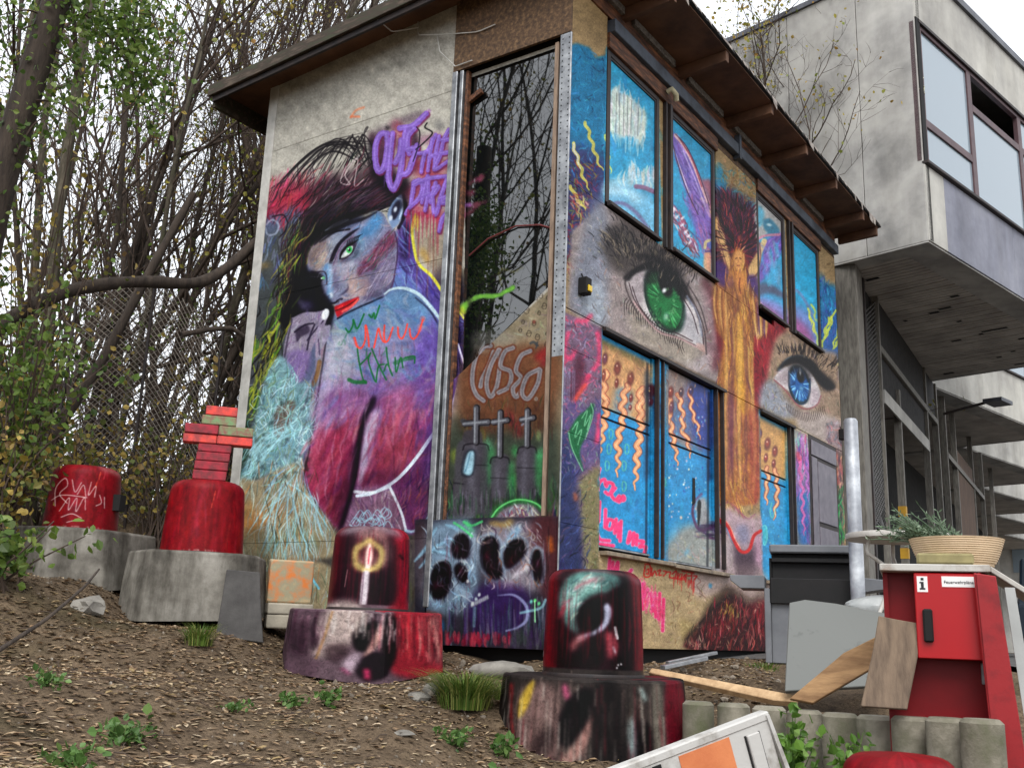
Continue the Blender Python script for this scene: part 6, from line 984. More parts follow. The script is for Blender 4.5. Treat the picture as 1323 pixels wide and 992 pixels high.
# --- portrait wall
for z0, z1 in ((-.5, .87), (.87, 3.385), (3.385, 5.068), (5.068, 6.02)): lboard(1.235, 3.72, z0, z1)
MB().box((-.012, 3.715, -.3), (.02, 3.845, 5.86)).build('corner_strip', m_white, house, None, .003)
MB().box((.0, 3.80, -.3), (.10, 3.84, 5.86)).build('corner_strip', m_white, house)
lboard(-.07, 1.235, 5.235, 6.02, m_osb, 'header_board', -.035)
g = MB(); g.box((-.03, 1.115, .95), (.06, 1.155, 5.23)); g.box((-.045, 1.175, .3), (.05, 1.235, 5.23)); g.build('aluminium_post', m_alu, house, None, .006)
MB().box((.0, 1.075, .95), (.05, 1.105, 5.23)).build('window_jamb', m_wood, house, None, .003)
MB().box((.0, .075, 1.02), (.06, .115, 5.2)).build('window_jamb', M('pale_wood_jamb', (150, 128, 108), (110, 92, 78), 6., .7, .3, .003, 40., (6, 6, 1)), house, None, .003)
def oversprayed_glass():
    g = NG('oversprayed_mirror_glass'); g.col((7, 11, 12)); g.rough(.015, .5); g.p.inputs['IOR'].default_value = 2.15; g.bump(g.noise(1.3, 2, .5), .03, .02)
    tx = g.n('ShaderNodeTexImage'); tx.image = im_l; uv = g.n('ShaderNodeUVMap'); g.l(uv.outputs[0], tx.inputs[0])
    p2 = g.n('ShaderNodeBsdfPrincipled'); p2.inputs['Roughness'].default_value = .6; g.l(tx.outputs[0], p2.inputs['Base Color'])
    f = g.ramp(tx.outputs[0], [(.004, (0, 0, 0)), (.16, (255, 255, 255))]); mx = g.n('ShaderNodeMixShader'); g.l(f, mx.inputs[0]); g.l(g.p.outputs[0], mx.inputs[1]); g.l(p2.outputs[0], mx.inputs[2]); g.l(mx.outputs[0], g.o.inputs[0]); return g.m
glz = MB().box((.07, .06, 1.5), (.09, 1.11, 5.23)).build('tall_window_pane', oversprayed_glass(), house, None, 0, uvl)
tag(glz, 'dark mirror glass pane reflecting bare branches')
MB().bar((.04, 1.08, 4.93), (.03, .93, 4.985), .035, .05).build('window_catch', m_wood, house)
MB().slab([(.015, 1.11, 1.025), (.015, 1.11, 2.22), (.015, .97, 2.31), (.015, .115, 2.93), (.015, .115, 1.025)], (.03, 0, 0)).build('diagonal_board', m_left, house, None, .003, uvl)
# red curve reflected in the glass, imitated by a thin coloured tube
MB().tube([(.05, 1.0, 3.38), (.05, .8, 3.5), (.05, .5, 3.56), (.05, .25, 3.52), (.05, .14, 3.47)], .008, 5).build('red_reflection_arc', M('red_reflection', (110, 44, 44)), house)
# perforated aluminium corner profile
p = MB(); p.box((-.03, -.075, -.05), (-.012, .04, 5.235)); p.build('perforated_profile', m_alu, house, None, .004)
h = MB()
for i in range(96):
    z = .1+i*.0535
    for y in (-.055, .012):
        a = np.arange(6)*math.pi/3; ring = [(-.0315, y+.0075*math.cos(t), z+.0075*math.sin(t)) for t in a]; h.slab(ring, (.001, 0, 0))
tag(h.build('profile_hole', m_black, house), kind='stuff')
# painted lower half of the profile
MB().box((-.036, -.07, .02), (-.0335, .035, 2.3)).build('profile_paint', m_left, house, None, 0, uvl)
# skull board, propped against the wall foot
lboard(.0, 1.20, .0, 1.02, None, 'skull_board', -.038, .03, .003)
lboard(-.06, .0, .0, 1.0, None, 'corner_board', -.045, .03)
# --- eye wall
YB = -.0
for x0, x1, z0, z1 in ((-.02, .72, .03, .98), (-.02, .72, .98, 1.72), (-.02, .72, 1.72, 2.42), (-.02, .72, 2.42, 2.755), (.72, 2.2, .03, .80), (2.2, 4.4, .03, .80), (4.4, 7.42, .03, .80), (3.36, 4.38, .80, 2.755), (5.50, 6.02, .80, 2.755), (7.16, 7.42, .80, 2.755), (-.02, 3.2, 2.76, 3.90), (3.2, 4.9, 2.76, 3.90), (4.9, 7.42, 2.76, 3.98), (-.02, .72, 3.90, 5.98), (3.2, 4.40, 3.90, 5.58), (6.74, 7.42, 3.98, 5.62)): rboard(x0, x1, z0, z1)
def window(x0, x1, z0, z1):
    w = MB(); t = .055; y0, y1 = .0, .06
    w.box((x0, y0, z0), (x0+t, y1, z1)); w.box((x1-t, y0, z0), (x1, y1, z1)); w.box((x0+t, y0, z1-t), (x1-t, y1, z1)); w.box((x0+t, y0-.015, z0), (x1-t, y1, z0+t*.6))
    f = w.build('window', m_dark, house, None, .004)
    MB().box((x0+t, .02, z0+t*.6), (x1-t, .04, z1-t)).build('pane', m_panel, f, None, 0, uvr)
    b = MB(); b.box((x0+t, .008, z1-t-.02), (x1-t, .0195, z1-t)); b.box((x0+t, .008, z0+t*.6), (x0+t+.018, .0195, z1-t-.02)); b.box((x1-t-.018, .008, z0+t*.6), (x1-t, .0195, z1-t-.02)); b.build('glazing_bead', m_dark, f)
    MB().box((x0+.02, -.05, z0-.035), (x1-.02, .0, z0-.005)).build('sill', m_dark, f, None, .003)
for x0, x1, z0 in ((.74, 1.80, 3.95), (2.06, 3.17, 3.95), (4.41, 5.36, 4.03), (5.62, 6.70, 4.03)): window(x0, x1, z0, 5.50)
for x0, x1, z0 in ((1.80, 2.06, 3.90), (5.36, 5.62, 3.98)):
    rboard(x0+.01, x1-.01, z0, 5.50, m_right, 'window_post', .012)
    MB().box((x0+.1, -.03, z0), (x0+.125, .01, 5.5)).build('cover_strip', m_dark, house)
    MB().box((x0+.17, -.045, z0), (x0+.22, .01, 5.5)).build('cover_strip', m_dark, house)
MB().box((.72, -.03, 5.50), (3.2, .03, 5.66)).build('top_rail', m_wood, house, None, .004); MB().box((4.40, -.03, 5.50), (6.74, .03, 5.66)).build('top_rail', m_wood, house, None, .004)
rboard(3.2, 4.40, 5.58, 5.66, m_osb); rboard(6.74, 7.42, 5.62, 5.66, m_osb)
for a, b in ((.74, 3.70), (3.76, 7.40)): MB().box((a, -.075, 5.665), (b, .02, 5.80)).build('steel_rail', m_steel, house, None, .006)
MB().box((3.70, -.085, 5.62), (3.76, .0, 5.92)).build('steel_bracket', m_steel, house)
MB().box((-.02, -.02, 5.82), (7.42, .05, 6.0)).build('wall_plate', m_wood, house, None, .004)
k = MB(); k.tube([(1.9, -.04, 5.6), (1.9, -.09, 5.62), (1.96, -.11, 5.58), (2.0, -.09, 5.54)], .03, 7); k.build('foam_blob', M('cream_foam', (206, 196, 160)), house, 60)
# doors in the lower openings
def leaf(x0, x1, z0, z1, m=m_panel, y=.05):
    d = MB().box((x0, y+.012, z0), (x1, y+.03, z1)).build('door', m_dark, house)
    def pn(a, b, c, e, nm='door_panel'): MB().box((a, y-.006, c), (b, y+.012, e)).build(nm, m, d, None, .003, uvr)
    pn(x0+.012, x1-.01, z0+.02, 1.955); pn(x0+.012, x1-.01, 1.975, 2.045, 'door_rail'); pn(x0+.012, x1-.01, 2.065, z1-.015)
    MB().box((x0+.02, y-.014, z0+.002), (x1-.02, y+.012, z0+.016)).build('drip_rail', m_alu, d)
    return d
leaf(.755, 1.72, .845, 2.72); d2 = leaf(2.03, 3.10, .825, 2.72); leaf(4.40, 5.30, .80, 2.72)
MB().slab([(2.62+.0, .043, 1.42), (2.69, .043, 1.46), (2.68, .043, 1.70), (2.63, .043, 1.70)], (0, -.006, 0)).build('letter_slot', m_black, d2)
for x0, x1 in ((1.725, 1.80), (3.11, 3.36), (5.31, 5.50)): rboard(x0, x1, .80, 2.72, m_right, 'door_frame', .035, .03)
for x0, x1 in ((1.81, 1.86), (1.93, 2.02)): rboard(x0, x1, .80, 2.72, m_right, 'door_frame', .005, .05)
for x in (1.775, 1.885, 3.14, 3.30, 5.34, 5.46): MB().box((x, -.012, .84), (x+.02, .03, 2.72)).build('cover_strip', m_dark, house)
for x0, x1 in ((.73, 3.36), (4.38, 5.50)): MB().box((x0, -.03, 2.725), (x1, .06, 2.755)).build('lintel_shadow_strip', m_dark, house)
m_sill = M('paint_splashed_sill', (150, 134, 112), (96, 84, 72), 12., .6, .3)
MB().box((.73, -.075, .775), (2.02, .03, .81)).build('door_sill', m_sill, house, None, .004); MB().box((2.03, -.07, .765), (3.40, .03, .80)).build('door_sill', m_sill, house, None, .004); MB().box((4.38, -.06, .765), (5.5, .03, .80)).build('door_sill', m_sill, house, None, .004)
# plain grey door near the far end
gd = MB().box((6.04, .0, .80), (7.14, .05, 2.755)).build('grey_door', m_dark, house); tag(gd, 'plain grey door of the eye wall')
for a, b, c, e in ((6.10, 7.10, 2.50, 2.70), (6.10, 6.30, .82, 2.48), (6.33, 7.06, 1.66, 2.45), (6.33, 7.06, .84, 1.60)): MB().box((a, -.016, c), (b, .0, e)).build('door_panel', m_greydoor, gd, None, .006)
# small lamps on the wall
def wall_lamp(x, z, label):
    o = empty('wall_lamp', (x, -.03, z), label, 'lamp')
    MB().box((-.045, -.06, -.075), (.045, .028, .075)).build('housing', m_black, o, None, .008)
    MB().box((-.03, -.075, -.055), (.028, -.06, .0)).build('lens', M('yellow_lens', (214, 186, 30), (190, 150, 20), 9., .3, 0), o, None, .004)
    MB().tube([(0, .0, .07), (0, .02, .12)], .008, 6).build('bracket', m_black, o)
wall_lamp(.33, 3.0, 'small black lamp with yellow lens beside the green eye'); wall_lamp(7.33, 2.98, 'small black lamp at the far end of the eye wall')
MB().tube([(.45, -.035, 2.98), (.45, -.035, 2.99)], .0, 3) 
# --- roof
RZf = lambda y: 6.05-.05*y
def rplane(x0, x1, y0, y1, dz0, dz1):
    m = MB(); m.add([(x0, y0, RZf(y0)+dz0), (x1, y0, RZf(y0)+dz0), (x1, y1, RZf(y1)+dz0), (x0, y1, RZf(y1)+dz0), (x0, y0, RZf(y0)+dz1), (x1, y0, RZf(y0)+dz1), (x1, y1, RZf(y1)+dz1), (x0, y1, RZf(y1)+dz1)], [(3, 2, 1, 0), (4, 5, 6, 7), (0, 1, 5, 4), (1, 2, 6, 5), (2, 3, 7, 6), (3, 0, 4, 7)]); return m
roof = rplane(-.37, 7.75, -.60, 4.4, .02, .05).build('roof', m_felt, house)
rplane(-.35, 7.72, -.57, 4.38, -.0, .018).build('soffit_board', m_soffit, roof)
for x in (-.1, 1.0, 2.23, 3.5, 4.66, 5.8, 7.0, 7.66): rplane(x-.035, x+.035, -.565, .0, -.125, -.002).build('rafter', m_soffit, roof, None, .004)
for a, b in ((.1, .95), (1.15, 2.05), (2.38, 3.3), (3.62, 4.45), (4.8, 5.6), (5.95, 6.8)): MB().bar((a, -.04, 6.0), (b, -.04, 6.0), .04, .075).build('wool_strip', m_mineral, roof)
rplane(-.40, -.365, -.60, 4.42, -.09, .045).build('verge_board', m_fascia, roof, None, .004)
rplane(-.36, -.33, -.57, 4.38, -.15, -.05).build('verge_board', m_dark, roof)
rplane(-.33, 7.72, 4.36, 4.40, -.2, .018).build('eave_board', m_fascia, roof)
e = MB()
x = -.37
while x < 7.7:    # torn felt hanging over the eave edge
    w = random.uniform(.05, .22); d = random.uniform(.015, .045) if random.random() < .75 else random.uniform(.07, .13)
    z = RZf(-.6); e.slab([(x, -.605, z+.05), (x+w, -.605, z+.05), (x+w*random.uniform(.6, 1), -.612, z+.05-d), (x+w*random.uniform(.1, .4), -.612, z+.05-d*random.uniform(.6, 1))], (0, .004, 0)); x += w+random.uniform(-.01, .04)
tag(e.build('torn_felt', m_felt_e, roof), 'ragged pale felt edge along the eave', kind='stuff')
# cables over the portrait wall
for pts in (((.0, 1.75, 6.0), (-.05, 1.7, 5.78), (-.05, 1.4, 5.68), (-.05, .95, 5.56), (-.05, .75, 5.57)), ((-.05, 1.45, 5.70), (-.05, 1.40, 5.5), (-.05, 1.2, 5.28), (-.05, 1.0, 5.28)), ((-.36, 1.95, 5.86), (-.2, 1.9, 5.80), (-.05, 1.7, 5.86))):
    P = np.array(pts); t = np.linspace(0, len(P)-1, 16); q = np.stack([np.interp(t, range(len(P)), P[:, i]) for i in range(3)], -1); MB().tube(q, .006, 5).build('cable', m_white, house, 60)
# ---------------------------------------------------------------- ground
GC = np.array([(0, -.1, -.07), (.4, -.35, -.07), (-.12, 1, -.05), (-.12, 2.5, .12), (-.12, 3.8, .5), (-1.21, -1.15, -.56), (-.8, -.3, -.33), (-.5, .2, -.16), (-1.45, .6, -.27), (-.75, .9, -.18), (-1.9, 2.0, .06), (-1.2, 2.6, .2), (-2.4, 2.95, .38), (-2.75, 3.2, .58), (-1.6, 3.6, .5), (0, 5.2, 1.25), (-3, 5.2, 1.3), (-4.2, 3.6, .75), (-5.5, 3, .6),
    (-3.34, -.92, -.5), (-4.82, -1.04, -.42), (-3.4, .9, -.19), (-2.3, -.2, -.36), (-4.8, .9, -.12), (-6.5, 1, .1), (-2.4, -1.75, -.78), (-1.9, -1.9, -.9), (-1.65, -1.65, -.75), (-6.7, -4.3, -1.45), (-5, -3.2, -1.15), (-3.1, -2.9, -1.15), (-1.5, -2.2, -.98), (-1.5, -2.8, -1.05), (-1.75, -3.4, -1.1), (-1.0, -1.85, -1.0), (-1.02, -2.3, -1.05), (-1.1, -2.75, -1.08), (-1.2, -3.2, -1.1), (-1.35, -1.75, -.85), (-3.9, -2.1, -.9),
    (-.55, -1.7, -.29), (-.62, -2.1, -.29), (-.66, -2.5, -.29), (-.72, -3.0, -.29), (-.4, -2.2, -.25), (-.45, -1.3, -.3), (.3, -1.5, -.13), (.1, -.7, -.12), (1, -.8, -.06), (2.2, -.9, -.03), (.8, -2.6, -.1), (3, -2, 0), (5, -2, 0), (8, -2, 0), (5, -.3, -.02), (14, -2, 0), (25, -2, 0), (40, 0, 0), (5, -8, -.4), (20, -15, -.4), (0, -8, -1.3), (4, 6, .9), (-2, 9, 2.0), (4, 12, 2.2), (-8, 8, 2.0), (-14, 4, 1.4), (0, 20, 3.5), (-16, 18, 4), (-12, -8, -1.6), (12, 9, 1), (30, 20, 3)], float)
def gz(x, y):
    x, y = np.asarray(x, float), np.asarray(y, float)
    d = (x[..., None]-GC[:, 0])**2+(y[..., None]-GC[:, 1])**2+.02
    w = d**-1.55; return (w*GC[:, 2]).sum(-1)/w.sum(-1)
def axis(lo, a, b, hi, fine):
    c = list(np.arange(a, b, fine)); s = fine; v = b
    while v < hi: c.append(v); s *= 1.22; v += s
    s = fine; v = a-fine
    while v > lo: c.insert(0, v); s *= 1.22; v -= s
    return np.array(c)
gx, gy = axis(-400, -6.2, 3.2, 400, .05), axis(-400, -3.9, 5.2, 400, .05)
GX, GY = np.meshgrid(gx, gy); GZ = gz(GX, GY)
_n = sum(np.sin(GX*a+p)*np.sin(GY*b+q)*c for a, b, p, q, c in ((3.1, 2.7, 0, 1, .012), (7.3, 6.1, 2, .4, .008), (13.7, 15.1, 1, 2, .006), (23, 19, .3, 1.7, .004)))
GZ = GZ+_n*(np.hypot(GX, GY) < 14)
nx, ny = len(gx), len(gy)
gm = bpy.data.meshes.new('ground'); idx = np.arange(nx*ny).reshape(ny, nx)
gm.from_pydata(np.stack([GX, GY, GZ], -1).reshape(-1, 3).tolist(), [], np.stack([idx[:-1, :-1], idx[:-1, 1:], idx[1:, 1:], idx[1:, :-1]], -1).reshape(-1, 4).tolist()); gm.shade_smooth()
def ground_mat():
    g = NG('earth'); a = g.noise(.9, 6, .6); b = g.noise(9, 8, .7); c = g.noise(55, 6, .7)
    k = g.ramp(a, [(.35, (102, 88, 72)), (.52, (124, 108, 90)), (.68, (88, 79, 60))])
    k = g.mix(k, g.ramp(b, [(.3, (120, 110, 100)), (.5, (220, 215, 208)), (.72, (255, 250, 240))]), .85, 'MULTIPLY')
    k = g.mix(k, g.ramp(c, [(.32, (90, 84, 78)), (.5, (240, 240, 240)), (.66, (255, 255, 255))]), .9, 'MULTIPLY')
    g.col(k); g.rough(.95, .15); g.bump(b, .8, .03); g.bump(c, .8, .012); return g.m
tag(link('ground', gm, None, ground_mat()), kind='structure')
# paved yard under the concrete building: one sheet just above the earth
yx, yy = np.meshgrid(np.linspace(3.2, 60, 60), np.linspace(-12, 3, 20))
ym = bpy.data.meshes.new('pavement'); ii = np.arange(yx.size).reshape(yx.shape)
ym.from_pydata(np.stack([yx, yy, gz(yx, yy)+.05], -1).reshape(-1, 3).tolist(), [], np.stack([ii[:-1, :-1], ii[:-1, 1:], ii[1:, 1:], ii[1:, :-1]], -1).reshape(-1, 4).tolist())
tag(link('pavement', ym, None, M('asphalt', (82, 80, 78), (60, 58, 56), 3., .9, .5, .005, 120.)), kind='structure')

# ---------------------------------------------------------------- concrete building: a saw-tooth row of cantilevered blocks
X2 = np.array([.9788, -.205, 0]); Y2 = np.array([.205, .9788, 0]); O1 = np.array([7.94, -1.22, 0])
def concrete(name, c1, c2, c3, streak=True):
    g = NG(name); a = g.noise(.7, 8, .65); b = g.noise(2.2, 6, .6, stretch=(1, 1, .16)); c = g.noise(.55, 3, .7, dist=2.5)
    k = g.ramp(a, [(.34, c3), (.5, c2), (.66, c1)])
    k = g.mix(k, g.ramp(b, [(.34, (206, 204, 200)), (.6, (255, 255, 255))]), .5, 'MULTIPLY')
    if streak:   # pale sweeps of efflorescence
        wv = g.n('ShaderNodeTexWave', wave_type='RINGS'); wv.inputs['Scale'].default_value = .33; wv.inputs['Distortion'].default_value = 5.; wv.inputs['Detail'].default_value = 4.; wv.inputs['Detail Scale'].default_value = 1.6
        mp = g.n('ShaderNodeMapping'); mp.inputs['Location'].default_value = (-6.5, 1.5, -4.); g.l(g.tc.outputs['Object'], mp.inputs[0]); g.l(mp.outputs[0], wv.inputs[0])
        k = g.mix(k, (214, 212, 206), g.mix(g.ramp(wv.outputs[0], [(.6, (0, 0, 0)), (.95, (120, 120, 120))]), g.ramp(c, [(.42, (0, 0, 0)), (.6, (255, 255, 255))]), 1., 'MULTIPLY'))
    g.col(k); g.rough(.85, .3); g.bump(g.noise(40, 5, .6), .25, .004); return g.m
m_con = concrete('stained_concrete', (186, 184, 178), (164, 162, 158), (128, 127, 125))
m_con2 = concrete('pale_concrete_fascia', (192, 190, 182), (172, 170, 164), (146, 144, 140), False)
m_con3 = concrete('blue_grey_fascia', (150, 152, 162), (132, 134, 146), (112, 114, 126), False)
m_slat = M('dirty_ceiling_slats', (190, 184, 176), (150, 144, 138), 1.6, .8, .2, .003, 30.)
m_maroon = M('maroon_frame', (88, 66, 68), (70, 50, 54), 6., .5, .1)
m_pane2 = glass_mat('milky_window_glass', (132, 146, 156), 1.6, .08)
m_parapet = M('parapet_metal', (96, 98, 106), (70, 72, 80), 3., .5, .1)
m_inner = M('dark_mesh_wall', (48, 46, 45), (26, 25, 25), 7., .9, .4)
m_post = M('weathered_post', (120, 116, 108), (82, 78, 72), 5., .7, .3, .003, 30., (6, 6, 1))
bld = empty('concrete_building', tuple(O1), 'stained concrete building of stepped overhanging blocks with maroon windows', 'building')
def P2(a, b, z): return X2*a+Y2*b+np.array([0, 0, z])     # building coordinates, relative to O1
def b2(name, a0, a1, b0, b1, z0, z1, m, parent=None, bevel=.0):
    v = [P2(a, b, z) for z in (z0, z1) for a, b in ((a0, b0), (a1, b0), (a1, b1), (a0, b1))]
    return MB().add(v, [(3, 2, 1, 0), (4, 5, 6, 7), (0, 1, 5, 4), (1, 2, 6, 5), (2, 3, 7, 6), (3, 0, 4, 7)]).build(name, m, parent or bld, None, bevel)
ZU, ZW0, ZW1, ZT = 5.85, 7.05, 9.5, 10.5
def block(a0, b0, L, first):
    # side wall panels
    if first:
        y = b0+.02
        for w in (.95, 1.25, 1.6, 1.9, 2.2):
            b2('side_panel', a0, a0+.16, y, y+w-.012, ZU, ZT, m_con, None, .006); y += w
        b2('side_core', a0+.02, a0+.14, b0, b0+7.8, ZU+.01, ZT-.02, m_black)
    else: b2('side_panel', a0, a0+.16, b0+.02, b0+7.8, ZU, ZT, m_con)
    b2('parapet_cap', a0-.04, a0+.2, b0-.04, b0+7.8, ZT, ZT+.09, m_parapet)
    # street front: lower fascia, window band, upper fascia
    lower = ((0, .62, m_con2), (.62, 3.2, m_con3), (3.2, L, m_con3)) if first else ((0, L*.4, m_con2), (L*.4, L, m_con2))
    for s0, s1, m in lower: b2('fascia_panel', a0+s0+.004, a0+s1-.004, b0, b0+.16, ZU, ZW0, m, None, .006)
    for s0, s1 in ((0, 3.05), (3.05, 5.6), (5.6, L)): b2('fascia_panel', a0+s0+.005, a0+s1-.005, b0, b0+.16, ZW1, ZT, m_con2, None, .006)
    b2('parapet_cap', a0+.2, a0+L, b0-.05, b0+.2, ZT, ZT+.13, m_parapet)
    b2('roof_slab', a0+.16, a0+L, b0+.2, b0+7.8, ZT-.4, ZT-.2, m_con)
    b2('window_sill', a0, a0+L, b0-.06, b0+.05, ZW0, ZW0+.06, m_dark, None, .01)
    b2('window_head', a0+.1, a0+L, b0-.01, b0+.1, ZW1-.05, ZW1, m_dark)
    xs = [0.02]; k = 0
    cols = ((.24, 1.86), (2.02, 3.95), (4.11, 6.0), (6.15, L-.1))
    fr = MB()
    def fb(s0, s1, z0, z1, d=.03): fr.add([P2(a0+s, b0+t, z) for z in (z0, z1) for s, t in ((s0, d), (s1, d), (s1, d+.08), (s0, d+.08))], [(3, 2, 1, 0), (4, 5, 6, 7), (0, 1, 5, 4), (1, 2, 6, 5), (2, 3, 7, 6), (3, 0, 4, 7)])
    z0, z1 = ZW0+.06, ZW1-.05
    fb(.0, .24, z0, z1)
    for i, (s0, s1) in enumerate(cols):
        w = empty('window', tuple(P2(0, 0, 0))); w.parent = bld
        fr = MB(); zt = 7.75 if i == 0 else 8.72
        if i == 0: fb(.0, .24, z0, z1)
        fb(s1, s1+.15, z0, z1); fb(s0, s1, z1-.07, z1, .028); fb(s0, s1, zt, zt+.13, .032)
        if i == 0: fb(s0, s1, z0, z0+.05, .031)
        fr.build('frame', m_maroon, w, None, .006)
        b2('pane', a0+s0, a0+s1, b0+.06, b0+.075, z0, zt, m_pane2, w)
        if i == 1 and first:   # tilted-in top light
            v = [P2(a0+s0, b0+.09, zt+.13), P2(a0+s1, b0+.09, zt+.13), P2(a0+s1, b0+.42, z1-.1), P2(a0+s0, b0+.42, z1-.1)]
            MB().slab(v, P2(0, .02, 0)).build('pane', m_pane2, w)
        else: b2('pane', a0+s0, a0+s1, b0+.06, b0+.075, zt+.13, z1-.07, m_pane2, w)
    b2('room_back', a0+.2, a0+L, b0+1.2, b0+1.25, ZU+.3, ZT-.4, m_inner)
    # slatted underside
    b2('underside_rim', a0+.0, a0+L, b0+.02, b0+.5, ZU-.025, ZU-.004, m_con)
    b2('underside_rim', a0+.0, a0+.35, b0+.5, b0+4.4, ZU-.026, ZU-.005, m_con)
    n = int((L-.4)/.125) if first else 0
    if not first: b2('slat_field', a0+.36, a0+L-.1, b0+.5, b0+4.4, ZU-.02, ZU, m_slat)
    me = None
    for i in range(n):
        x = a0+.36+i*.125
        if random.random() < .03: continue
        s = b2('slat', x, x+.104, b0+.5, b0+4.4, ZU-.02+random.uniform(-.004, .004), ZU, m_slat)
        if first and random.random() < .3:
            t0 = b0+random.uniform(.6, 3.4); w = random.uniform(.05, .5); b2('missing_piece', x+.02, x+.10, t0, t0+w, ZU-.027, ZU-.0245, m_black)
    b2('ceiling_void', a0+.2, a0+L, b0+.3, b0+7, ZU+.02, ZU+.06, m_black)
    b2('end_panel', a0+L-.16, a0+L, b0+.2, b0+7.8, ZU-.02, ZT, m_con)
block(0, 0, 7.75, True); block(7.9, 3.75, 7.6, False); block(15.6, 6.25, 7.6, False); block(23.5, 9.0, 7.6, False); block(31.3, 11.7, 7.6, False); block(39.1, 14.4, 7.6, False)
# tags sprayed on the maroon frame and the glass
def scrawl(name, vs, w, m, parent, to3, th=.006):
    g = MB()
    for v in vs:
        p = [to3(v[i], v[i+1]) for i in range(0, len(v), 2)]
        for a, b in zip(p, p[1:]): g.bar(a, b, w, th)
    return g.build(name, m, parent)
m_tagw = M('pale_tag_paint', (206, 206, 170), (180, 180, 150), 9., .6, 0)
scrawl('graffiti_tag', ((.02, 8.62, .06, 8.66, .06, 8.5), (.08, 8.6, .12, 8.62, .12, 8.5, .08, 8.52), (.15, 8.65, .15, 8.5, .2, 8.55), (.02, 8.42, .06, 8.42, .02, 8.28, .07, 8.28), (.09, 8.3, .12, 8.42, .14, 8.3), (.17, 8.4, .21, 8.4, .17, 8.29, .22, 8.29)), .014, m_tagw, bld, lambda a, z: P2(a, .022, z))
# inner wall along the row under the overhang
WD = np.array([.9963, .0858, 0]); WN = np.array([-.0858, .9963, 0]); W0 = np.array([8.45, -.02, 0])-O1
def wl(name, s0, s1, d0, d1, z0, z1, m, parent=None, bevel=.0):
    v = [W0+WD*s+WN*d+np.array([0, 0, z]) for z in (z0, z1) for s, d in ((s0, d0), (s1, d0), (s1, d1), (s0, d1))]
    return MB().add(v, [(3, 2, 1, 0), (4, 5, 6, 7), (0, 1, 5, 4), (1, 2, 6, 5), (2, 3, 7, 6), (3, 0, 4, 7)]).build(name, m, parent or bld, None, bevel)
wl('inner_wall', -.2, 40, 2.2, 2.4, 0, ZU-.03, m_inner); wl('upper_mesh_panel', 1.6, 8.0, .02, .06, 4.98, ZU-.03, m_inner)
wl('concrete_post', -.15, .28, -.02, .3, 0, ZU-.03, m_post, None, .01); wl('steel_post', .52, .62, .0, .1, 0, ZU-.03, m_dark); wl('steel_post', 1.55, 1.64, -.02, .08, 0, ZU-.03, m_post)
wl('transom', 1.64, 8.0, -.03, .06, 4.88, 5.0, m_post, None, .01); wl('mesh_panel', 1.64, 6.5, .04, .07, 4.25, 4.88, m_inner); wl('sign_board', 1.66, 6.4, -.04, -.01, 4.02, 4.25, m_con2); 
for s in (3.2, 6.5, 8.0, 9.3, 11.0, 14.5, 17, 20): wl('steel_post', s, s+.12, -.02, .1, 0, 4.6 if s == 3.2 else ZU-.03, m_post)
wl('transom', 9.4, 17, -.03, .06, 4.4, 4.52, m_post); wl('wood_cladding', 11.2, 14.4, .0, .06, 0, 4.9, M('stripped_brown_wood', (96, 74, 58), (60, 44, 34), 5., .85, .4, .004, 20., (4, 4, .4)))
# expanded-metal screen between the first posts: thin diagonal wires
sc = MB()
for k in range(46):
    t = k*.075
    for sgn in (1, -1):
        for j in range(3):
            z0 = 1.9+t*1.0+j*.0
        a, b = (.64, 1.9+t), (1.54, 1.9+t+sgn*.45)
        z1 = min(max(b[1], 1.9), ZU-.05); sc.bar(W0+WD*a[0]+WN*.03+np.array([0, 0, a[1]]), W0+WD*b[0]+WN*.03+np.array([0, 0, z1]), .02, .02)
tag(sc.build('wire_screen', M('rusty_wire', (92, 90, 88), (60, 58, 56), 9., .6, .1), bld), kind='stuff')
wl('screen_backing', .64, 1.54, .10, .12, 1.7, ZU-.04, m_inner)
m_yel = M('yellow_hazard_paint', (190, 146, 40), (160, 120, 30), 6., .6, .1)
for s in (3.2, 8.0):
    for k in range(5): wl('hazard_stripe', s-.006, s+.126, -.026, .106, .9+k*.36, 1.08+k*.36, m_yel)
b2('flood_lamp', 8.35, 8.95, 2.35, 2.75, 5.35, 5.43, m_parapet); MB().bar(P2(8.5, 2.6, 5.4), P2(8.3, 3.6, 5.2), .05).build('lamp_arm', m_dark, bld)
# dark van parked far down the yard
van = empty('parked_van', (18.0, -1.55, .05), 'dark blue van parked far down the yard at the right edge', 'van', rz=.06)
m_van = M('dark_blue_paint', (30, 44, 56), (22, 32, 42), 1., .3, 0); m_tyre = M('tyre_rubber', (26, 26, 26), (18, 18, 18), 5., .8, 0)
MB().slab([(-2.3, -.95, .35), (-2.3, -.95, 1.0), (-1.6, -.95, 1.25), (-.9, -.95, 2.0), (2.3, -.95, 2.05), (2.4, -.95, .35)], (0, 1.9, 0)).build('body', m_van, van, None, .06, None, 2)
MB().slab([(-1.55, -.965, 1.28), (-.92, -.965, 1.9), (-.2, -.965, 1.9), (-.2, -.965, 1.28)], (0, .01, 0)).build('window', m_glass, van); MB().slab([(-1.66, -.8, 1.27), (-1.66, .8, 1.27), (-.96, .8, 1.98), (-.96, -.8, 1.98)], (-.03, 0, .03)).build('windscreen', m_glass, van)
for x in (-1.5, 1.5):
    for y in (-.97, .77): MB().lathe([(.05, 0), (.3, 0), (.33, .04), (.33, .16), (.3, .2), (.05, .2)], 20).build('wheel', m_tyre, van).matrix_local = Matrix.Translation((x, y, .33)) @ Matrix.Rotation(R_(-90), 4, 'X')

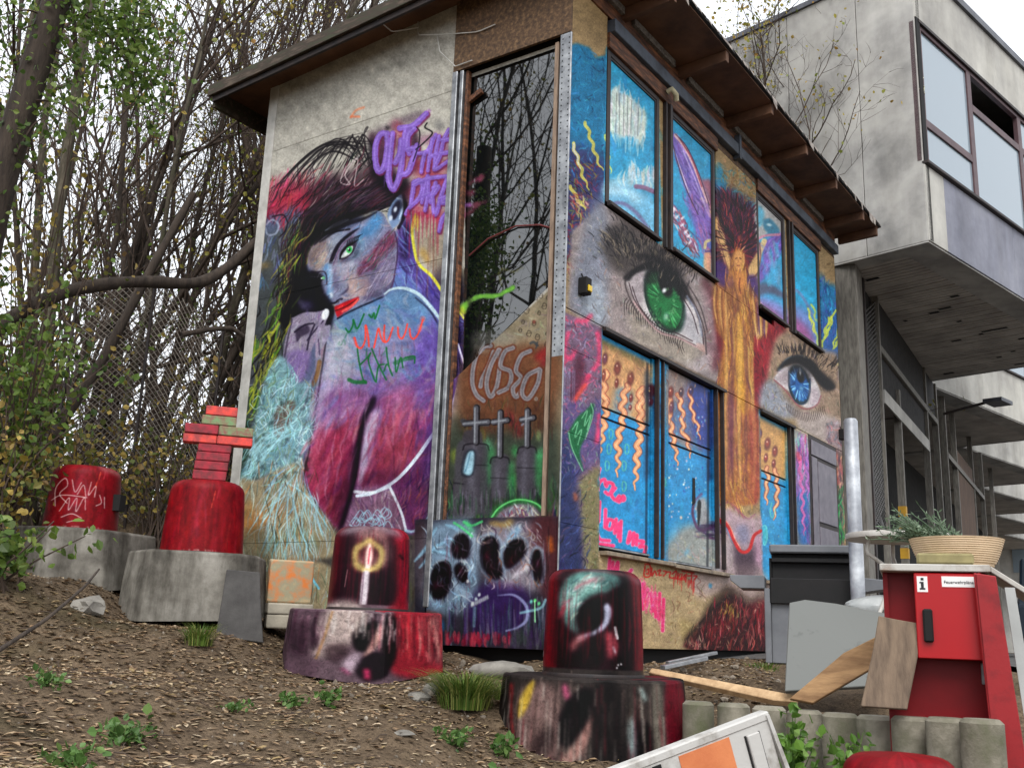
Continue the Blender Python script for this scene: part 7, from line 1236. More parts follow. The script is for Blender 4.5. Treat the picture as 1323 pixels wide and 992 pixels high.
# building closing the far end of the yard
fb = empty('far_building', (58, -8, 0), 'plain grey building closing the far end of the yard at the right edge', 'building')
MB().box((0, -22, -.5), (6, 24, 8.)).build('wall', m_con2, fb); MB().box((-.2, -22.2, 8.), (6.2, 24.2, 8.4)).build('roof_edge', m_parapet, fb)
for k in range(13):
    for z in (1.2, 4.6): MB().box((-.06, -20+k*3.2, z), (.02, -18+k*3.2, z+1.8)).build('window', m_pane2, fb)
# ---------------------------------------------------------------- bollards on concrete feet
def cyl_paint(sheet, cx, rpx, ytop, ybot):
    """wrap a front view around a cylinder: u = angle (-180..180 from the front), v = height"""
    w, h = 320, 140; a = (np.arange(w)+.5)/w*2*math.pi-math.pi; v = (np.arange(h)+.5)/h
    A, V = np.meshgrid(a, v); return sheet.sample(cx+rpx*np.sin(A), ybot+(ytop-ybot)*V)
def cyl_uv(z0, z1, front):
    def f(V):
        a = np.arctan2(V[:, 1], V[:, 0])-front; a = (a+math.pi) % (2*math.pi)-math.pi
        return np.stack([(a+math.pi)/(2*math.pi), (V[:, 2]-z0)/(z1-z0)], -1)
    return f
def split_uv(me):
    """keep faces that straddle the back seam from smearing"""
    l = me.uv_layers[0].data
    for p in me.polygons:
        us = [l[i].uv[0] for i in p.loop_indices]
        if max(us)-min(us) > .5:
            for i in p.loop_indices:
                if l[i].uv[0] < .5: l[i].uv[0] += 1
def depth_of(p): return float((np.asarray(p)-CAM) @ (ROT @ np.array([0, 0, -1.])))
def front_of(p): return math.atan2(CAM[1]-p[1], CAM[0]-p[0])
# front view u runs left to right as the angle falls, so the sheet is mirrored when wrapped
def wrap_mat(name, sheet, cx, rpx, yt, yb, **k):
    return painted(name, sheet_image(name, tone(cyl_paint(sheet, cx, rpx, yt, yb), .92, 1.0, .98, .15)), **k)
def bollard_prof(r, h, taper=.03, rd=.09):
    q = [(r+taper, 0), (r+taper*.5, h*.5), (r, h-rd)]+[(r-rd+rd*math.cos(t), h-rd+rd*math.sin(t)) for t in np.linspace(.2, math.pi/2, 6)]
    return q+[(.02, h+.012)]
def bollard(p, r, h, m, label, group='red capped bollards', taper=.02):
    f = front_of(p); o = empty('bollard', p, label, 'bollard', group)
    g = MB().lathe(bollard_prof(r, h, taper), 48); b = g.build('cap_body', m, o, 50, 0, cyl_uv(0, h, f)); split_uv(b.data)
    # base flange
    MB().lathe([(r+taper+.004, -.02), (r+taper+.006, .0), (r+taper+.002, .012)], 48).build('foot_ring', m_dark, o, 50)
    return o
def foot(p, ring, h, m, label, bot=None, group='concrete bollard feet', rough=.012):
    """concrete foot: prism over a ring of (angle from the front in degrees, radius, extra depth)"""
    f = front_of(p); o = empty('concrete_plinth', p, label, 'concrete block', group)
    n = len(ring); a = [f+R_(x[0]) for x in ring]
    top = [(math.cos(t)*x[1], math.sin(t)*x[1], -random.uniform(0, rough)) for t, x in zip(a, ring)]
    mid = [(math.cos(t)*(x[1]+.02), math.sin(t)*(x[1]+.02), -h*.5) for t, x in zip(a, ring)]
    low = [(math.cos(t)*(x[1]+.035), math.sin(t)*(x[1]+.035), -h-(x[2] if len(x) > 2 else 0)) for t, x in zip(a, ring)]
    V = top+mid+low; F = [tuple(range(n))]+[(i+k*n, (i+k*n)-i+(i+1) % n, (k+1)*n+(i+1) % n, (k+1)*n+i) for k in (0, 1) for i in range(n)]
    F = [tuple(range(n))]+[(k*n+(i+1) % n, k*n+i, (k+1)*n+i, (k+1)*n+(i+1) % n) for k in (0, 1) for i in range(n)]
    g = MB().add(V, F); b = g.build('block', m, o, None, .02, cyl_uv(-h-.1, 0, f), 2); split_uv(b.data); return o
U = lambda sh, cx: sh   # readability
def paint_red():
    s = Sheet(0, 0, 200, 120, 2.0, 13)
    s.a[:] = np.array((124, 18, 28), np.float32)/255
    s.hatch(I_(0, 0, 200, 0, 200, 120, 0, 120), 120, 1.57, 40, 6, [(146, 22, 32), (96, 14, 24), (130, 30, 36), (150, 40, 46)], .4, .15); s.fill(I_(0, 0, 200, 0, 200, 10, 0, 10), (120, 30, 36), .5, 4)
    s.line(I_(118, 20, 112, 45), 2.4, (216, 90, 60), .8); s.line(I_(126, 18, 124, 30), 2, (180, 60, 70), .7); s.spray(I_(90, 15, 80, 60, 85, 90), 8, (150, 50, 70), .4); s.drips(60, 8, 140, 8, 14, 10, 60, 1.6, (110, 14, 24), .5); s.drips(60, 112, 140, 112, 20, 3, 10, 3, (170, 150, 140), .6)
    s.mottle(.05, 3, 3); s.mottle(.07, 16, 4); return s
def paint_red_tag():
    s = paint_red()
    s.fill(I_(150, 20, 200, 20, 200, 120, 130, 120), (110, 40, 40), .4, 10); s.spray(I_(120, 12, 150, 16, 170, 14), 8, (150, 120, 112), .5)
    for v in ((52, 80, 48, 50, 60, 34, 66, 46, 56, 60, 70, 75), (72, 36, 80, 56, 88, 40), (84, 60, 92, 44, 98, 62), (104, 38, 102, 60, 112, 44, 112, 62), (60, 88, 72, 66, 74, 86, 84, 66, 86, 88, 96, 64, 100, 84), (64, 98, 80, 92, 96, 98), (74, 106, 86, 102), (120, 58, 124, 70, 116, 76), (128, 60, 130, 78), (44, 70, 60, 62, 100, 64)): s.line(I_(*v), 1.5, (214, 196, 190), .85, .5)
    return s
_b = paint_bollards(); _pr = paint_red(); _pt = paint_red_tag()
flip = lambda s: s
m_bc = wrap_mat('candle_cap_paint', _b, 475, 52, 681, 785, rough=.45, fleck=.15, fscale=30.); m_bf = wrap_mat('candle_foot_paint', _b, 466, 104, 784, 886, rough=.7, fleck=.3, fscale=34.)
m_sc = wrap_mat('skull_cap_paint', _b, 766, 62, 744, 873, rough=.4, fleck=.15, fscale=30.); m_sf = wrap_mat('skull_foot_paint', _b, 766, 116, 868, 972, rough=.65, fleck=.3, fscale=34.)
m_rr = wrap_mat('red_cap_paint', _pr, 100, 95, 0, 116, rough=.5, fleck=.12, fscale=26.); m_rt = wrap_mat('tagged_red_cap_paint', _pt, 96, 60, 8, 116, rough=.55, fleck=.15, fscale=26.)
def wc(name):   # weathered bare concrete with dark damp stains
    g = NG(name); a = g.noise(2.6, 7, .65); b = g.noise(5, 5, .6, stretch=(1, 1, .25))
    k = g.ramp(a, [(.34, (84, 80, 74)), (.5, (122, 118, 110)), (.66, (150, 146, 138))]); k = g.mix(k, g.ramp(b, [(.38, (120, 116, 110)), (.6, (255, 255, 255))]), .8, 'MULTIPLY'); g.col(k); g.rough(.9, .2); g.bump(g.noise(50, 5, .7), .5, .005); g.bump(a, .3, .02); return g.m
m_wc = wc('bare_concrete')
HEX = ((-95, .58), (-52, .66, .05), (-5, .62, .1), (12, .64, .1), (60, .62, .02), (110, .58), (180, .55))
def ringc(n, r, d=.0, j=.0): return [(-180+360*(i+.5)/n, r*(1+random.uniform(-j, j)), d) for i in range(n)]
pS = at(766, 871, 6.85); pC = at(475, 788, 7.95); pX = at(260, 717, 8.45); pB = at(103, 687, 9.0); pR = at(1172, 1176, 5.0)
foot(pS, ringc(26, .58, .03), .52, m_sf, 'round concrete foot painted with a dark skull under the skull bollard')
bollard(pS, .305, .655, m_sc, 'bollard cap painted with a pale green skull near the house corner')
foot(pC, HEX, .40, m_bf, 'angular concrete foot painted with a skull under the candle bollard')
bollard(pC, .285, .61, m_bc, 'dark red bollard cap painted with a burning candle')
foot(pX, ((-110, .46), (-75, .55, .05), (-38, .58, .06), (30, .57, .03), (52, .54), (85, .5), (140, .46), (180, .46)), .46, m_wc, 'bare grey concrete foot under the brick cross bollard')
bollard(pX, .285, .57, m_rr, 'red bollard cap carrying the brick cross', taper=.03)
foot(pB, ((-110, .55), (-70, .60, .1), (-20, .58, .08), (20, .58, .05), (75, .60), (110, .55), (180, .5)), .42, m_wc, 'bare grey concrete foot under the tagged red bollard at far left')
bk = bollard(pB, .265, .52, m_rt, 'red bollard cap with white scribbled tag at far left', taper=.02)
nb = MB(); a = front_of(pB)+R_(62); nb.bar((math.cos(a)*.26, math.sin(a)*.26, .24), (math.cos(a)*.33, math.sin(a)*.33, .24), .10, .13); nb.build('slot', m_black, bk)
bollard(pR, .24, .62, m_rr, 'red bollard cap at the bottom edge in front of the concrete pales')
# ---- brick cross on the bollard
def brickmat(name, c1, c2): return M(name, c1, c2, 14., .7, .5, .004, 60., lo=.4, hi=.62)
mb1, mb2, mb3 = brickmat('red_painted_brick', (158, 36, 52), (110, 40, 46)), brickmat('orange_red_painted_brick', (214, 70, 60), (150, 60, 60)), brickmat('green_painted_brick', (110, 140, 96), (130, 80, 74))
fx = front_of(pX); sx = np.array([math.sin(fx), -math.cos(fx), 0.])   # to the viewer's right when standing in front: checked below
if (sx @ np.array([1., -.7, 0])) < 0: sx = -sx
crs = empty('brick_cross', tuple(pX+np.array([0, 0, .585])), 'cross built of red and green painted bricks on a bollard', 'cross')
fw = np.array([math.cos(fx), math.sin(fx), 0]); S = depth_of(pX)/FPX
def brick(x0, x1, y0, y1, m, tilt=0.):   # photo pixels measured from the foot of the cross (265, 629)
    c = sx*((x0+x1)/2*S)+np.array([0, 0, -(y0+y1)/2*S]); w, hh = (x1-x0)*S/2-.002, (y1-y0)*S/2-.002; d = .06+random.uniform(-.006, .006); off = fw*random.uniform(-.006, .006)
    up = np.array([0, 0, 1.])+sx*tilt
    v = [c+off+sx*i*w+up*k*hh+fw*j*d for k in (-1, 1) for i, j in ((-1, 1), (1, 1), (1, -1), (-1, -1))]
    MB().add(v, [(3, 2, 1, 0), (4, 5, 6, 7), (0, 1, 5, 4), (1, 2, 6, 5), (2, 3, 7, 6), (3, 0, 4, 7)]).build('brick', m, crs, None, .006)
for v in ((-22, 21, -13, 0, mb1), (-21, 22, -25, -13, mb1), (-20, 23, -37, -25, mb1), (-19, 24, -48, -37, mb1), (-39, 4, -60, -48, mb2), (4, 50, -60, -48, mb2), (-38, 5, -73, -60, mb1), (5, 50, -73, -60, mb3), (-18, 27, -86, -73, mb3), (-14, 27, -99, -86, mb2)): brick(*v)
# ---- pavers and slabs beside the cross foot
def block_thing(name, px, py, dist, w, h, d, m, label, cat, lean=0., yaw=0., z0=None):
    p = at(px, py, dist); f = front_of(p)+yaw; o = empty(name, tuple(p), label, cat, rz=f-math.pi/2); g = MB().box((-w/2, -d/2, 0), (w/2, d/2, h)).build('stone', m, o, None, .012, None, 2); o.rotation_euler[0] = lean; return o
m_paver = M('orange_splashed_stone', (190, 160, 120), (150, 146, 120), 7., .85, .4, .005, 40., c3=(206, 120, 60)); m_pale = M('pale_stone', (168, 160, 144), (130, 124, 112), 6., .9, .4)
block_thing('paving_stone', 372, 778, 8.35, .34, .325, .12, m_paver, 'orange splashed square stone standing on two pale slabs', 'stone', -.08, .15)
block_thing('stone_slab', 370, 812, 8.4, .34, .105, .3, m_pale, 'lower pale slab under the orange splashed stone', 'slab', 0, .1)
block_thing('stone_slab', 371, 794, 8.4, .35, .085, .3, m_pale, 'upper pale slab under the orange splashed stone', 'slab', 0, .16)
pg = at(310, 820, 7.85); fg = front_of(pg)
gs = MB().slab([(-.17, 0, -.02), (.17, 0, -.05), (.13, 0, .2), (.10, 0, .46), (-.14, 0, .47), (-.155, 0, .2)], (0, .04, 0)).build('leaning_slab', M('dark_grey_slab', (78, 76, 74), (58, 56, 55), 6., .9, .4), None, None, .006)
gs.location = tuple(pg); gs.rotation_euler = (-.15, 0, fg+math.pi/2); tag(gs, 'dark grey slab leaning on the concrete foot of the cross bollard', 'slab')

# ---------------------------------------------------------------- retaining row of concrete pales
m_pale_c = M('mossy_concrete', (140, 134, 120), (104, 100, 86), 4., .9, .6, .006, 60., c3=(78, 82, 56), lo=.3, hi=.65)
pal = empty('palisade_wall', (-.9, -2.3, -1.1), 'low retaining row of round topped grey concrete pales', 'retaining wall')
for i in range(9):
    t = i/8.; px = 902+t*366; p = at(px, 906+t*24, 6.5-1.25*t); f = front_of(p); w = .082
    prof = [(w*math.cos(a)*1.14, .085*math.sin(a)) for a in np.linspace(.0, 2*math.pi, 14, endpoint=False)]
    c, s = math.cos(f-math.pi/2), math.sin(f-math.pi/2)
    h = p[2]+1.25
    b = [(p[0]+x*c-y*s+.9, p[1]+x*s+y*c+2.3, -.15) for x, y in prof]
    MB().slab(b, (0, 0, h+random.uniform(-.012, .012))).build('pale', m_pale_c, pal, 40, .018)
# ---------------------------------------------------------------- road barrier in the foreground
m_bw = M('chipped_white_paint', (176, 174, 170), (146, 142, 136), 8., .6, .4, .004, 40., c3=(110, 104, 100), lo=.28, hi=.5); m_bo = M('faded_orange_paint', (200, 122, 76), (180, 100, 60), 6., .6, .3)
q0, q1 = at(985, 921, 3.75), at(640, 1052, 3.3); dv = (q1-q0); L = np.linalg.norm(dv); dv /= L; nv = np.cross(dv, (0, 0, 1)); nv /= np.linalg.norm(nv)
if nv @ (CAM-q0) < 0: nv = -nv
dn = np.array([0, 0, -1.]); dn -= dv*(dn @ dv); dn /= np.linalg.norm(dn)
bar = empty('road_barrier', tuple(q0), 'white road barrier board with orange stripes and black lettering', 'barrier')
def bp(u, v, n=0.): return dv*u+dn*v+nv*n
def bslab(name, u0, u1, v0, v1, n0, n1, m, bev=0.): return MB().slab([bp(u0, v0, n0), bp(u1, v0, n0), bp(u1, v1, n0), bp(u0, v1, n0)], nv*(n1-n0)).build(name, m, bar, None, bev)
bslab('board', .0, L, .0, .42, -.012, .03, m_bw, .008); bslab('top_edge', -.005, L, -.01, .02, -.016, .034, m_bw, .005)
for u0 in (.17, .66, 1.1): bslab('stripe', u0, u0+.20, .024, .40, .030, .0325, m_bo)
bslab('end_lath', .055, .105, .04, .42, .030, .040, m_bw, .003)
MB().slab([bp(.0, .0, .02), bp(-.05, .42, .02), bp(-.03, .42, .02), bp(.012, .0, .02)], nv*.02).build('end_flange', m_bw, bar); MB().slab([bp(.045, .05, -.02), bp(-.04, .5, -.12), bp(-.02, .5, -.16), bp(.045, .05, -.03)], dv*.02).build('end_flange', m_alu, bar)
for u in (.051, .107): bslab('dark_joint', u, u+.006, .04, .42, .030, .0335, m_black)
for u in (.3, 1.2): MB().bar(bp(u, .40, 0), bp(u, 1.3, -.1), .05).build('leg', m_alu, bar)
# lettering U S: black block letters on the white field
def letters(parent, m, strokes, u, v, sc, w=.022):
    g = MB()
    for st in strokes:
        for (a, b), (c, d) in zip(st, st[1:]): g.bar(bp(u-a*sc, v+b*sc, .033), bp(u-c*sc, v+d*sc, .033), w, .004, nv)
    return g.build('lettering', m, parent)
letters(bar, m_black, ([(0, 0), (0, 1)], [(.0, 1), (.28, 1)], [(.42, 0), (.42, 1)], [(1.0, .02), (.62, .02), (.62, .48), (1.0, .48), (1.0, 1), (.62, 1)]), .525, .032, .085, .016)
# ---------------------------------------------------------------- red fire-plan stand with a white top
m_red = M('glossy_red_paint', (120, 10, 18), (92, 8, 14), 2.2, .45, .15, .003, 20., spec=.2); m_red2 = M('chipped_red_paint', (138, 20, 26), (104, 14, 20), 5., .5, .3, .003, 30., c3=(150, 120, 110), lo=.2, hi=.5)
pc = at(1225, 915, 5.6); yaw = front_of(pc)-math.pi/2+.06      # local -? : x to viewer's left/right resolved below
st = empty('red_stand', tuple(pc), 'red steel stand with chipped white top in front of the concrete building', 'stand', rz=yaw)
# local frame: +Y towards the viewer, +X to the viewer's left
PXM = FPX/depth_of(pc)
def sb(name, xl, xr, yt, yb, d0, d1, m, par=None, bev=.0):   # photo pixels relative to (1225, 915) at the stand's distance
    return MB().box((-(xr-1225)/PXM, d0, -(yb-915)/PXM), (-(xl-1225)/PXM, d1, -(yt-915)/PXM)).build(name, m, par or st, None, bev)
DST = depth_of(pc)
def SP(px, py, d): k = (1-d/DST); return (-(px-1225)/PXM*k, d, -(py-915)/PXM*k)   # photo position at depth d in front of the back panel
sb('back_panel', 1155, 1282, 738, 1080, -.02, .0, m_red, None, .004); sb('left_flange', 1153, 1159, 738, 1080, .0, .03, m_red)
MB().slab([SP(1280, 738, .0), SP(1282, 1080, .0), SP(1274, 1080, .2), SP(1264, 740, .2)], (-.012, 0, 0)).build('side_panel', m_red2, st, None, .003)
MB().slab([SP(1263, 738, .2), SP(1275, 1080, .2), SP(1318, 1080, .2), SP(1290, 742, .2)], (0, -.014, 0)).build('front_post', m_red2, st, None, .004)
MB().slab([SP(1300, 757, .16), SP(1322, 1080, .16), SP(1338, 1080, .16), SP(1312, 757, .16)], (0, -.012, 0)).build('green_strip', M('green_white_strip', (176, 178, 176), (150, 152, 150), 1.3, .5, .1), st)
_t = [SP(1147, 738, .14), SP(1285, 738, .14), SP(1340, 776, .14)]; tz = _t[0][2]
MB().slab([(_t[0][0], .14, tz), (_t[0][0]-.02, -.45, tz), (_t[1][0]-.05, -.45, tz), (_t[1][0], .14, tz)], (0, 0, .035)).build('table_top', M('chipped_white_top', (176, 174, 168), (150, 144, 136), 7., .6, .4, .004, 40., c3=(130, 90, 66), lo=.28, hi=.52), st, None, .004)
MB().slab([(_t[1][0], .14, tz), (_t[1][0]-.05, -.45, tz), (_t[2][0]-.05, -.45, _t[2][2]), (_t[2][0], .14, _t[2][2])], (0, 0, .03)).build('drop_leaf', M('white_drop_leaf', (176, 174, 168), (150, 144, 136), 7., .6, .4), st, None, .004)
bx = sb('plan_box', 1192, 1280, 746, 852, .0, .12, m_red, None, .006); sb('box_door', 1191, 1273, 745, 853, .121, .13, M('bright_red_enamel', (160, 8, 18), (152, 8, 16), 2., .3, 0.), bx, .004)
sb('handle', 1199, 1211, 791, 833, .131, .16, m_black, bx, .008)
m_lab = M('white_label', (222, 222, 220), (210, 210, 208), 5., .4, 0); m_ink = M('black_ink', (26, 26, 30), (20, 20, 24), 5., .5, 0); m_lr = M('red_label_rim', (190, 40, 44), (180, 36, 40), 5., .5, 0)
sb('label_rim', 1193.6, 1208.4, 748.4, 770.4, .1305, .1315, m_lr, bx); sb('label', 1194.6, 1207.4, 749.4, 769.4, .1318, .133, m_lab, bx); sb('label_rim', 1223.6, 1266.6, 748, 763.4, .1305, .1315, m_lr, bx); sb('label', 1224.6, 1265.6, 749, 762.4, .1318, .133, m_lab, bx)
def text(body, xl, xr, yb, depth, par, m, bold=False):
    cu = bpy.data.curves.new('lettering', 'FONT'); cu.body = body; cu.size = .1; cu.extrude = .0006
    t = bpy.data.objects.new('lettering', cu); COL.objects.link(t); dg = bpy.context.evaluated_depsgraph_get(); me = bpy.data.meshes.new_from_object(t.evaluated_get(dg)); bpy.data.objects.remove(t)
    v = np.zeros(len(me.vertices)*3, np.float32); me.vertices.foreach_get('co', v); v = v.reshape(-1, 3); w = v[:, 0].max()-v[:, 0].min()
    s = (xr-xl)/PXM/w; v[:, :2] = (v[:, :2]-[v[:, 0].min(), 0])*s
    out = np.stack([-(xl-1225)/PXM-v[:, 0], depth+v[:, 2], -(yb-915)/PXM+v[:, 1]], -1); me.vertices.foreach_set('co', out.astype(np.float32).ravel()); me.flip_normals(); me.update(); me.materials.clear(); me.materials.append(m); return link('lettering', me, par)
text('Feuerwehrpläne', 1227.5, 1262.5, 758, .1345, bx, m_ink)
sb('info_sign', 1199.3, 1202.6, 757, 765, .1331, .1345, m_ink, bx); sb('info_sign', 1197.6, 1204.4, 764.3, 766.4, .1331, .1346, m_ink, bx); sb('info_sign', 1197.6, 1202.6, 756.4, 758.2, .1331, .1346, m_ink, bx); sb('info_sign', 1199.3, 1202.8, 751.4, 754.6, .1331, .1345, m_ink, bx)
sb('hasp', 1267, 1278, 856, 883, .0, .012, m_alu, None, .003)
# bowl, stone and plant on top
pb = np.array([pc[0], pc[1], 0])+np.array([math.cos(yaw), math.sin(yaw), 0])*(-(1250-1225)/PXM)+np.array([-math.sin(yaw), math.cos(yaw), 0])*(-.12); pb[2] = pc[2]+tz+.036; bowl = MB(); pr = [(.14, 0), (.17, .006)]
for i in range(13):
    t = i/12.; r = .17+.055*t**.7; z = .012+t*.125; pr += [(r+.002, z), (r, z+.006)]
pr += [(.228, .142), (.215, .142), (.20, .11), (.02, .10)]
bw = empty('plant_bowl', tuple(pb), 'ribbed sand coloured bowl planter on the white stand top', 'planter'); bowl.lathe(pr, 48).build('bowl', M('sand_ceramic', (206, 182, 150), (190, 166, 134), 7., .7, .2), bw, 30); MB().lathe([(.02, .10), (.19, .118), (.02, .125)], 24).build('soil', M('dark_soil', (50, 42, 34), (30, 26, 22), 20., .95, .6), bw)
sp = np.array([pc[0], pc[1], 0])+np.array([math.cos(yaw), math.sin(yaw), 0])*(-(1231-1225)/PXM)+np.array([-math.sin(yaw), math.cos(yaw), 0])*.07; sp[2] = pc[2]+tz+.036; so = MB().box((-.13, -.045, 0), (.13, .045, .055)).build('flat_stone', M('yellowish_stone', (150, 140, 98), (120, 112, 78), 8., .85, .3), None, None, .01); so.location = tuple(sp); so.rotation_euler = (0, 0, front_of(sp)-math.pi/2+.05); tag(so, 'yellowish flat brick lying in front of the bowl planter', 'brick')
lv = MB(); lr = np.random.RandomState(4); pv = np.array(pb)
rgt = np.array([math.sin(front_of(pb)), -math.cos(front_of(pb)), 0]); rgt = rgt if rgt @ np.array([1., -.7, 0]) > 0 else -rgt
for i in range(70):
    b = pv+rgt*lr.uniform(-.14, .02)+np.array([lr.uniform(-.05, .05), lr.uniform(-.05, .05), .12]); an = lr.uniform(-1, .25); Ls = lr.uniform(.12, .30)
    d = -rgt*abs(math.cos(an*.6))*lr.uniform(.3, 1)+np.array([lr.uniform(-.3, .3), lr.uniform(-.3, .3), lr.uniform(.25, .75)]); d /= np.linalg.norm(d)
    pts = [b+d*Ls*t+np.array([0, 0, -.05*t*t]) for t in np.linspace(0, 1, 6)]; lv.tube(pts, [.003]*5+[.001], 4)
    for t in np.linspace(.2, 1, 12):
        c = b+d*Ls*t+np.array([0, 0, -.05*t*t]); dd = d*.6+lr.randn(3)*.5; dd /= np.linalg.norm(dd); sd = np.cross(dd, lr.randn(3)); sd /= np.linalg.norm(sd)
        e = c+dd*lr.uniform(.025, .05); lv.add([c, (c+e)/2+sd*.004, e, (c+e)/2-sd*.004], [(0, 1, 2, 3)])
pl = lv.build('lavender_plant', leafmat('grey_green_leaf', [(84, 104, 78), (104, 124, 98), (66, 86, 62), (124, 138, 116)], .6, .15)); tag(pl, 'grey green lavender growing out of the bowl planter', 'plant')
# ---------------------------------------------------------------- white garden table behind the stand
pt = at(1160, 694, 7.6); m_wp = M('dirty_white_enamel', (198, 196, 190), (170, 164, 156), 6., .5, .2)
tb = empty('garden_table', tuple(pt), 'round white garden table with curled iron legs behind the red stand', 'table'); MB().lathe([(.25, -.02), (.345, -.02), (.35, .0), (.345, .018), (.02, .02)], 40).build('table_top', m_wp, tb, 40)
for k in range(3):
    a = k*2.094+.4; c, s = math.cos(a), math.sin(a)
    pts = [(c*.24, s*.24, -.03), (c*.26, s*.26, -.12), (c*.12, s*.12, -.2), (c*.10, s*.10, -.36), (c*.22, s*.22, -.6), (c*.32, s*.32, -.76)]
    P = np.array(pts); t = np.linspace(0, 5, 20); MB().tube(np.stack([np.interp(t, range(6), P[:, i]) for i in range(3)], -1), .014, 8).build('leg', m_wp, tb, 60)
# ---------------------------------------------------------------- galvanised pipe
pp = at(1112, 850, 9.0); zt = at(1107, 541, 9.0)[2]
pipe = MB().tube([(pp[0], pp[1], -.1), (pp[0], pp[1], zt-.02), (pp[0], pp[1], zt)], [.058, .058, .046], 20).build('steel_pipe', M('galvanised_steel', (190, 194, 198), (150, 154, 160), 5., .45, .1, .002, 30., metal=.2, c3=(120, 122, 128)), None, 40); tag(pipe, 'upright galvanised steel pipe standing behind the grill', 'pipe')
# ---------------------------------------------------------------- grill with open lid
pgr = at(1052, 860, 9.4); yg = front_of(pgr)-math.pi/2; gr = empty('grill', tuple(pgr), 'grey gas grill with its black lid wide open before the eye wall', 'grill', rz=yg); SG = depth_of(pgr)/FPX
m_gg = M('grey_grill_enamel', (112, 114, 118), (92, 94, 98), 3., .4, .1); m_gb = M('sooty_black', (18, 16, 17), (8, 8, 9), 6., .75, .2)
def gb(name, xl, xr, yt, yb, d0, d1, m, par=None, bev=.006): return MB().box((-(xr-1052)*SG, d0, -(yb-860)*SG), (-(xl-1052)*SG, d1, -(yt-860)*SG)).build(name, m, par or gr, None, bev)
gb('leg', 993, 1001, 765, 858, .02, .3, m_gg); gb('leg', 1101, 1109, 765, 858, .02, .3, m_gg); gb('cabinet', 1001, 1101, 778, 858, -.28, .26, m_gg); gb('firebox', 999, 1104, 764, 784, -.3, .3, m_gb); gb('grate', 1002, 1101, 762, 765, -.26, .26, m_gb)
MB().slab([(-(948-1052)*SG, .2, (860-748)*SG), (-(993-1052)*SG, .2, (860-748)*SG), (-(993-1052)*SG, .2, (860-765)*SG), (-(962-1052)*SG, .2, (860-765)*SG), (-(949-1052)*SG, .2, (860-755)*SG)], (0, -.42, 0)).build('side_shelf', m_gg, gr, None, .006)
MB().slab([(-(1109-1052)*SG, .2, (860-748)*SG), (-(1158-1052)*SG, .2, (860-752)*SG), (-(1158-1052)*SG, .2, (860-760)*SG), (-(1109-1052)*SG, .2, (860-768)*SG)], (0, -.42, 0)).build('side_shelf', m_gg, gr, None, .006)
gb('hood_back', 1001, 1106, 716, 772, -.1, -.08, m_gb); gb('firebox_front', 1001, 1104, 752, 784, .3, .31, m_gb); ld = gb('lid', 1000, 1110, 714, 764, -.34, -.32, m_gb); gb('lid_rim', 999, 1110, 705, 716, -.34, .02, m_gg, ld, .012); gb('lid_side', 998, 1001, 722, 764, -.34, -.05, m_gb, ld); gb('lid_side', 1106, 1113, 712, 752, -.34, .0, m_gg, ld, .01); gb('lid_liner', 1001, 1107, 722, 728, -.3, -.02, m_gb, ld)
for k in range(0): gb('burner_knob', 1012+k*24, 1020+k*24, 768, 776, .3, .33, m_dark, None, .004)
# ---------------------------------------------------------------- heap of boards
def leaner(name, pix, dist0, dist1, th, m, label, cat, bev=.004):
    """flat board through pixel corners; lower corners at dist0, upper at dist1"""
    ys = [p[1] for p in pix]; lo, hi = max(ys), min(ys)
    P = [at(x, y, dist0+(dist1-dist0)*(lo-y)/(lo-hi)) for x, y in pix]; c = sum(P)/len(P); o = empty(name, tuple(c), label, cat)
    n = np.cross(P[1]-P[0], P[2]-P[0]); n /= np.linalg.norm(n)
    if n @ (CAM-c) > 0: n = -n
    MB().slab([p-c for p in P], n*th).build('panel', m, o, None, bev); return o
m_gp = M('scuffed_grey_panel', (98, 100, 97), (84, 86, 83), 5., .6, .2, .003, 30., c3=(136, 142, 138), lo=.3, hi=.42); m_bd = M('weathered_grey_board', (124, 106, 88), (88, 74, 62), 5., .85, .5, .004, 30., (5, 5, .5)); m_bd2 = M('tan_board', (160, 126, 88), (112, 82, 54), 4., .8, .4, .004, 30., (1, 1, 5)); m_bd3 = M('fresh_pine_lath', (192, 162, 124), (156, 126, 92), 5., .75, .3, .003, 40., (.5, 4, 4))
leaner('leaning_sheet', ((1014, 892), (1150, 884), (1152, 793), (1080, 779), (1040, 774), (1020, 778), (1017, 820)), 6.95, 7.4, .03, m_gp, 'scuffed light grey panel leaning before the grill', 'panel')
leaner('tan_board', ((1020, 902), (1050, 908), (1128, 862), (1132, 822), (1090, 843)), 6.0, 6.1, .045, m_bd2, 'tan wooden board lying slanted across the grey panel', 'board')
leaner('grey_board', ((1112, 912), (1172, 916), (1194, 806), (1160, 800), (1135, 795), (1128, 838)), 5.42, 5.5, .035, m_bd, 'weathered grey board with a knot leaning on the red stand', 'board')
leaner('pine_lath', ((838, 868), (842, 862), (1032, 898), (1030, 906), (1000, 904)), 7.0, 7.2, .05, m_bd3, 'long pale pine lath lying above the concrete pales', 'lath')
def bars(px0, px1, dist, r, m, label, nm, cat):
    a, b = at(*px0, dist), at(*px1, dist+.35); o = MB().bar(a-a, b-a, r, r*.6).build(nm, m, None, None, .003); o.location = tuple(a); tag(o, label, cat)
bars((856, 862), (912, 850), 7.9, .05, m_alu, 'nearer aluminium bar lying on the gravel by the eye wall', 'aluminium_bar', 'metal bar'); bars((862, 856), (925, 843), 8.1, .04, m_alu, 'farther aluminium bar lying on the gravel by the eye wall', 'aluminium_bar', 'metal bar')
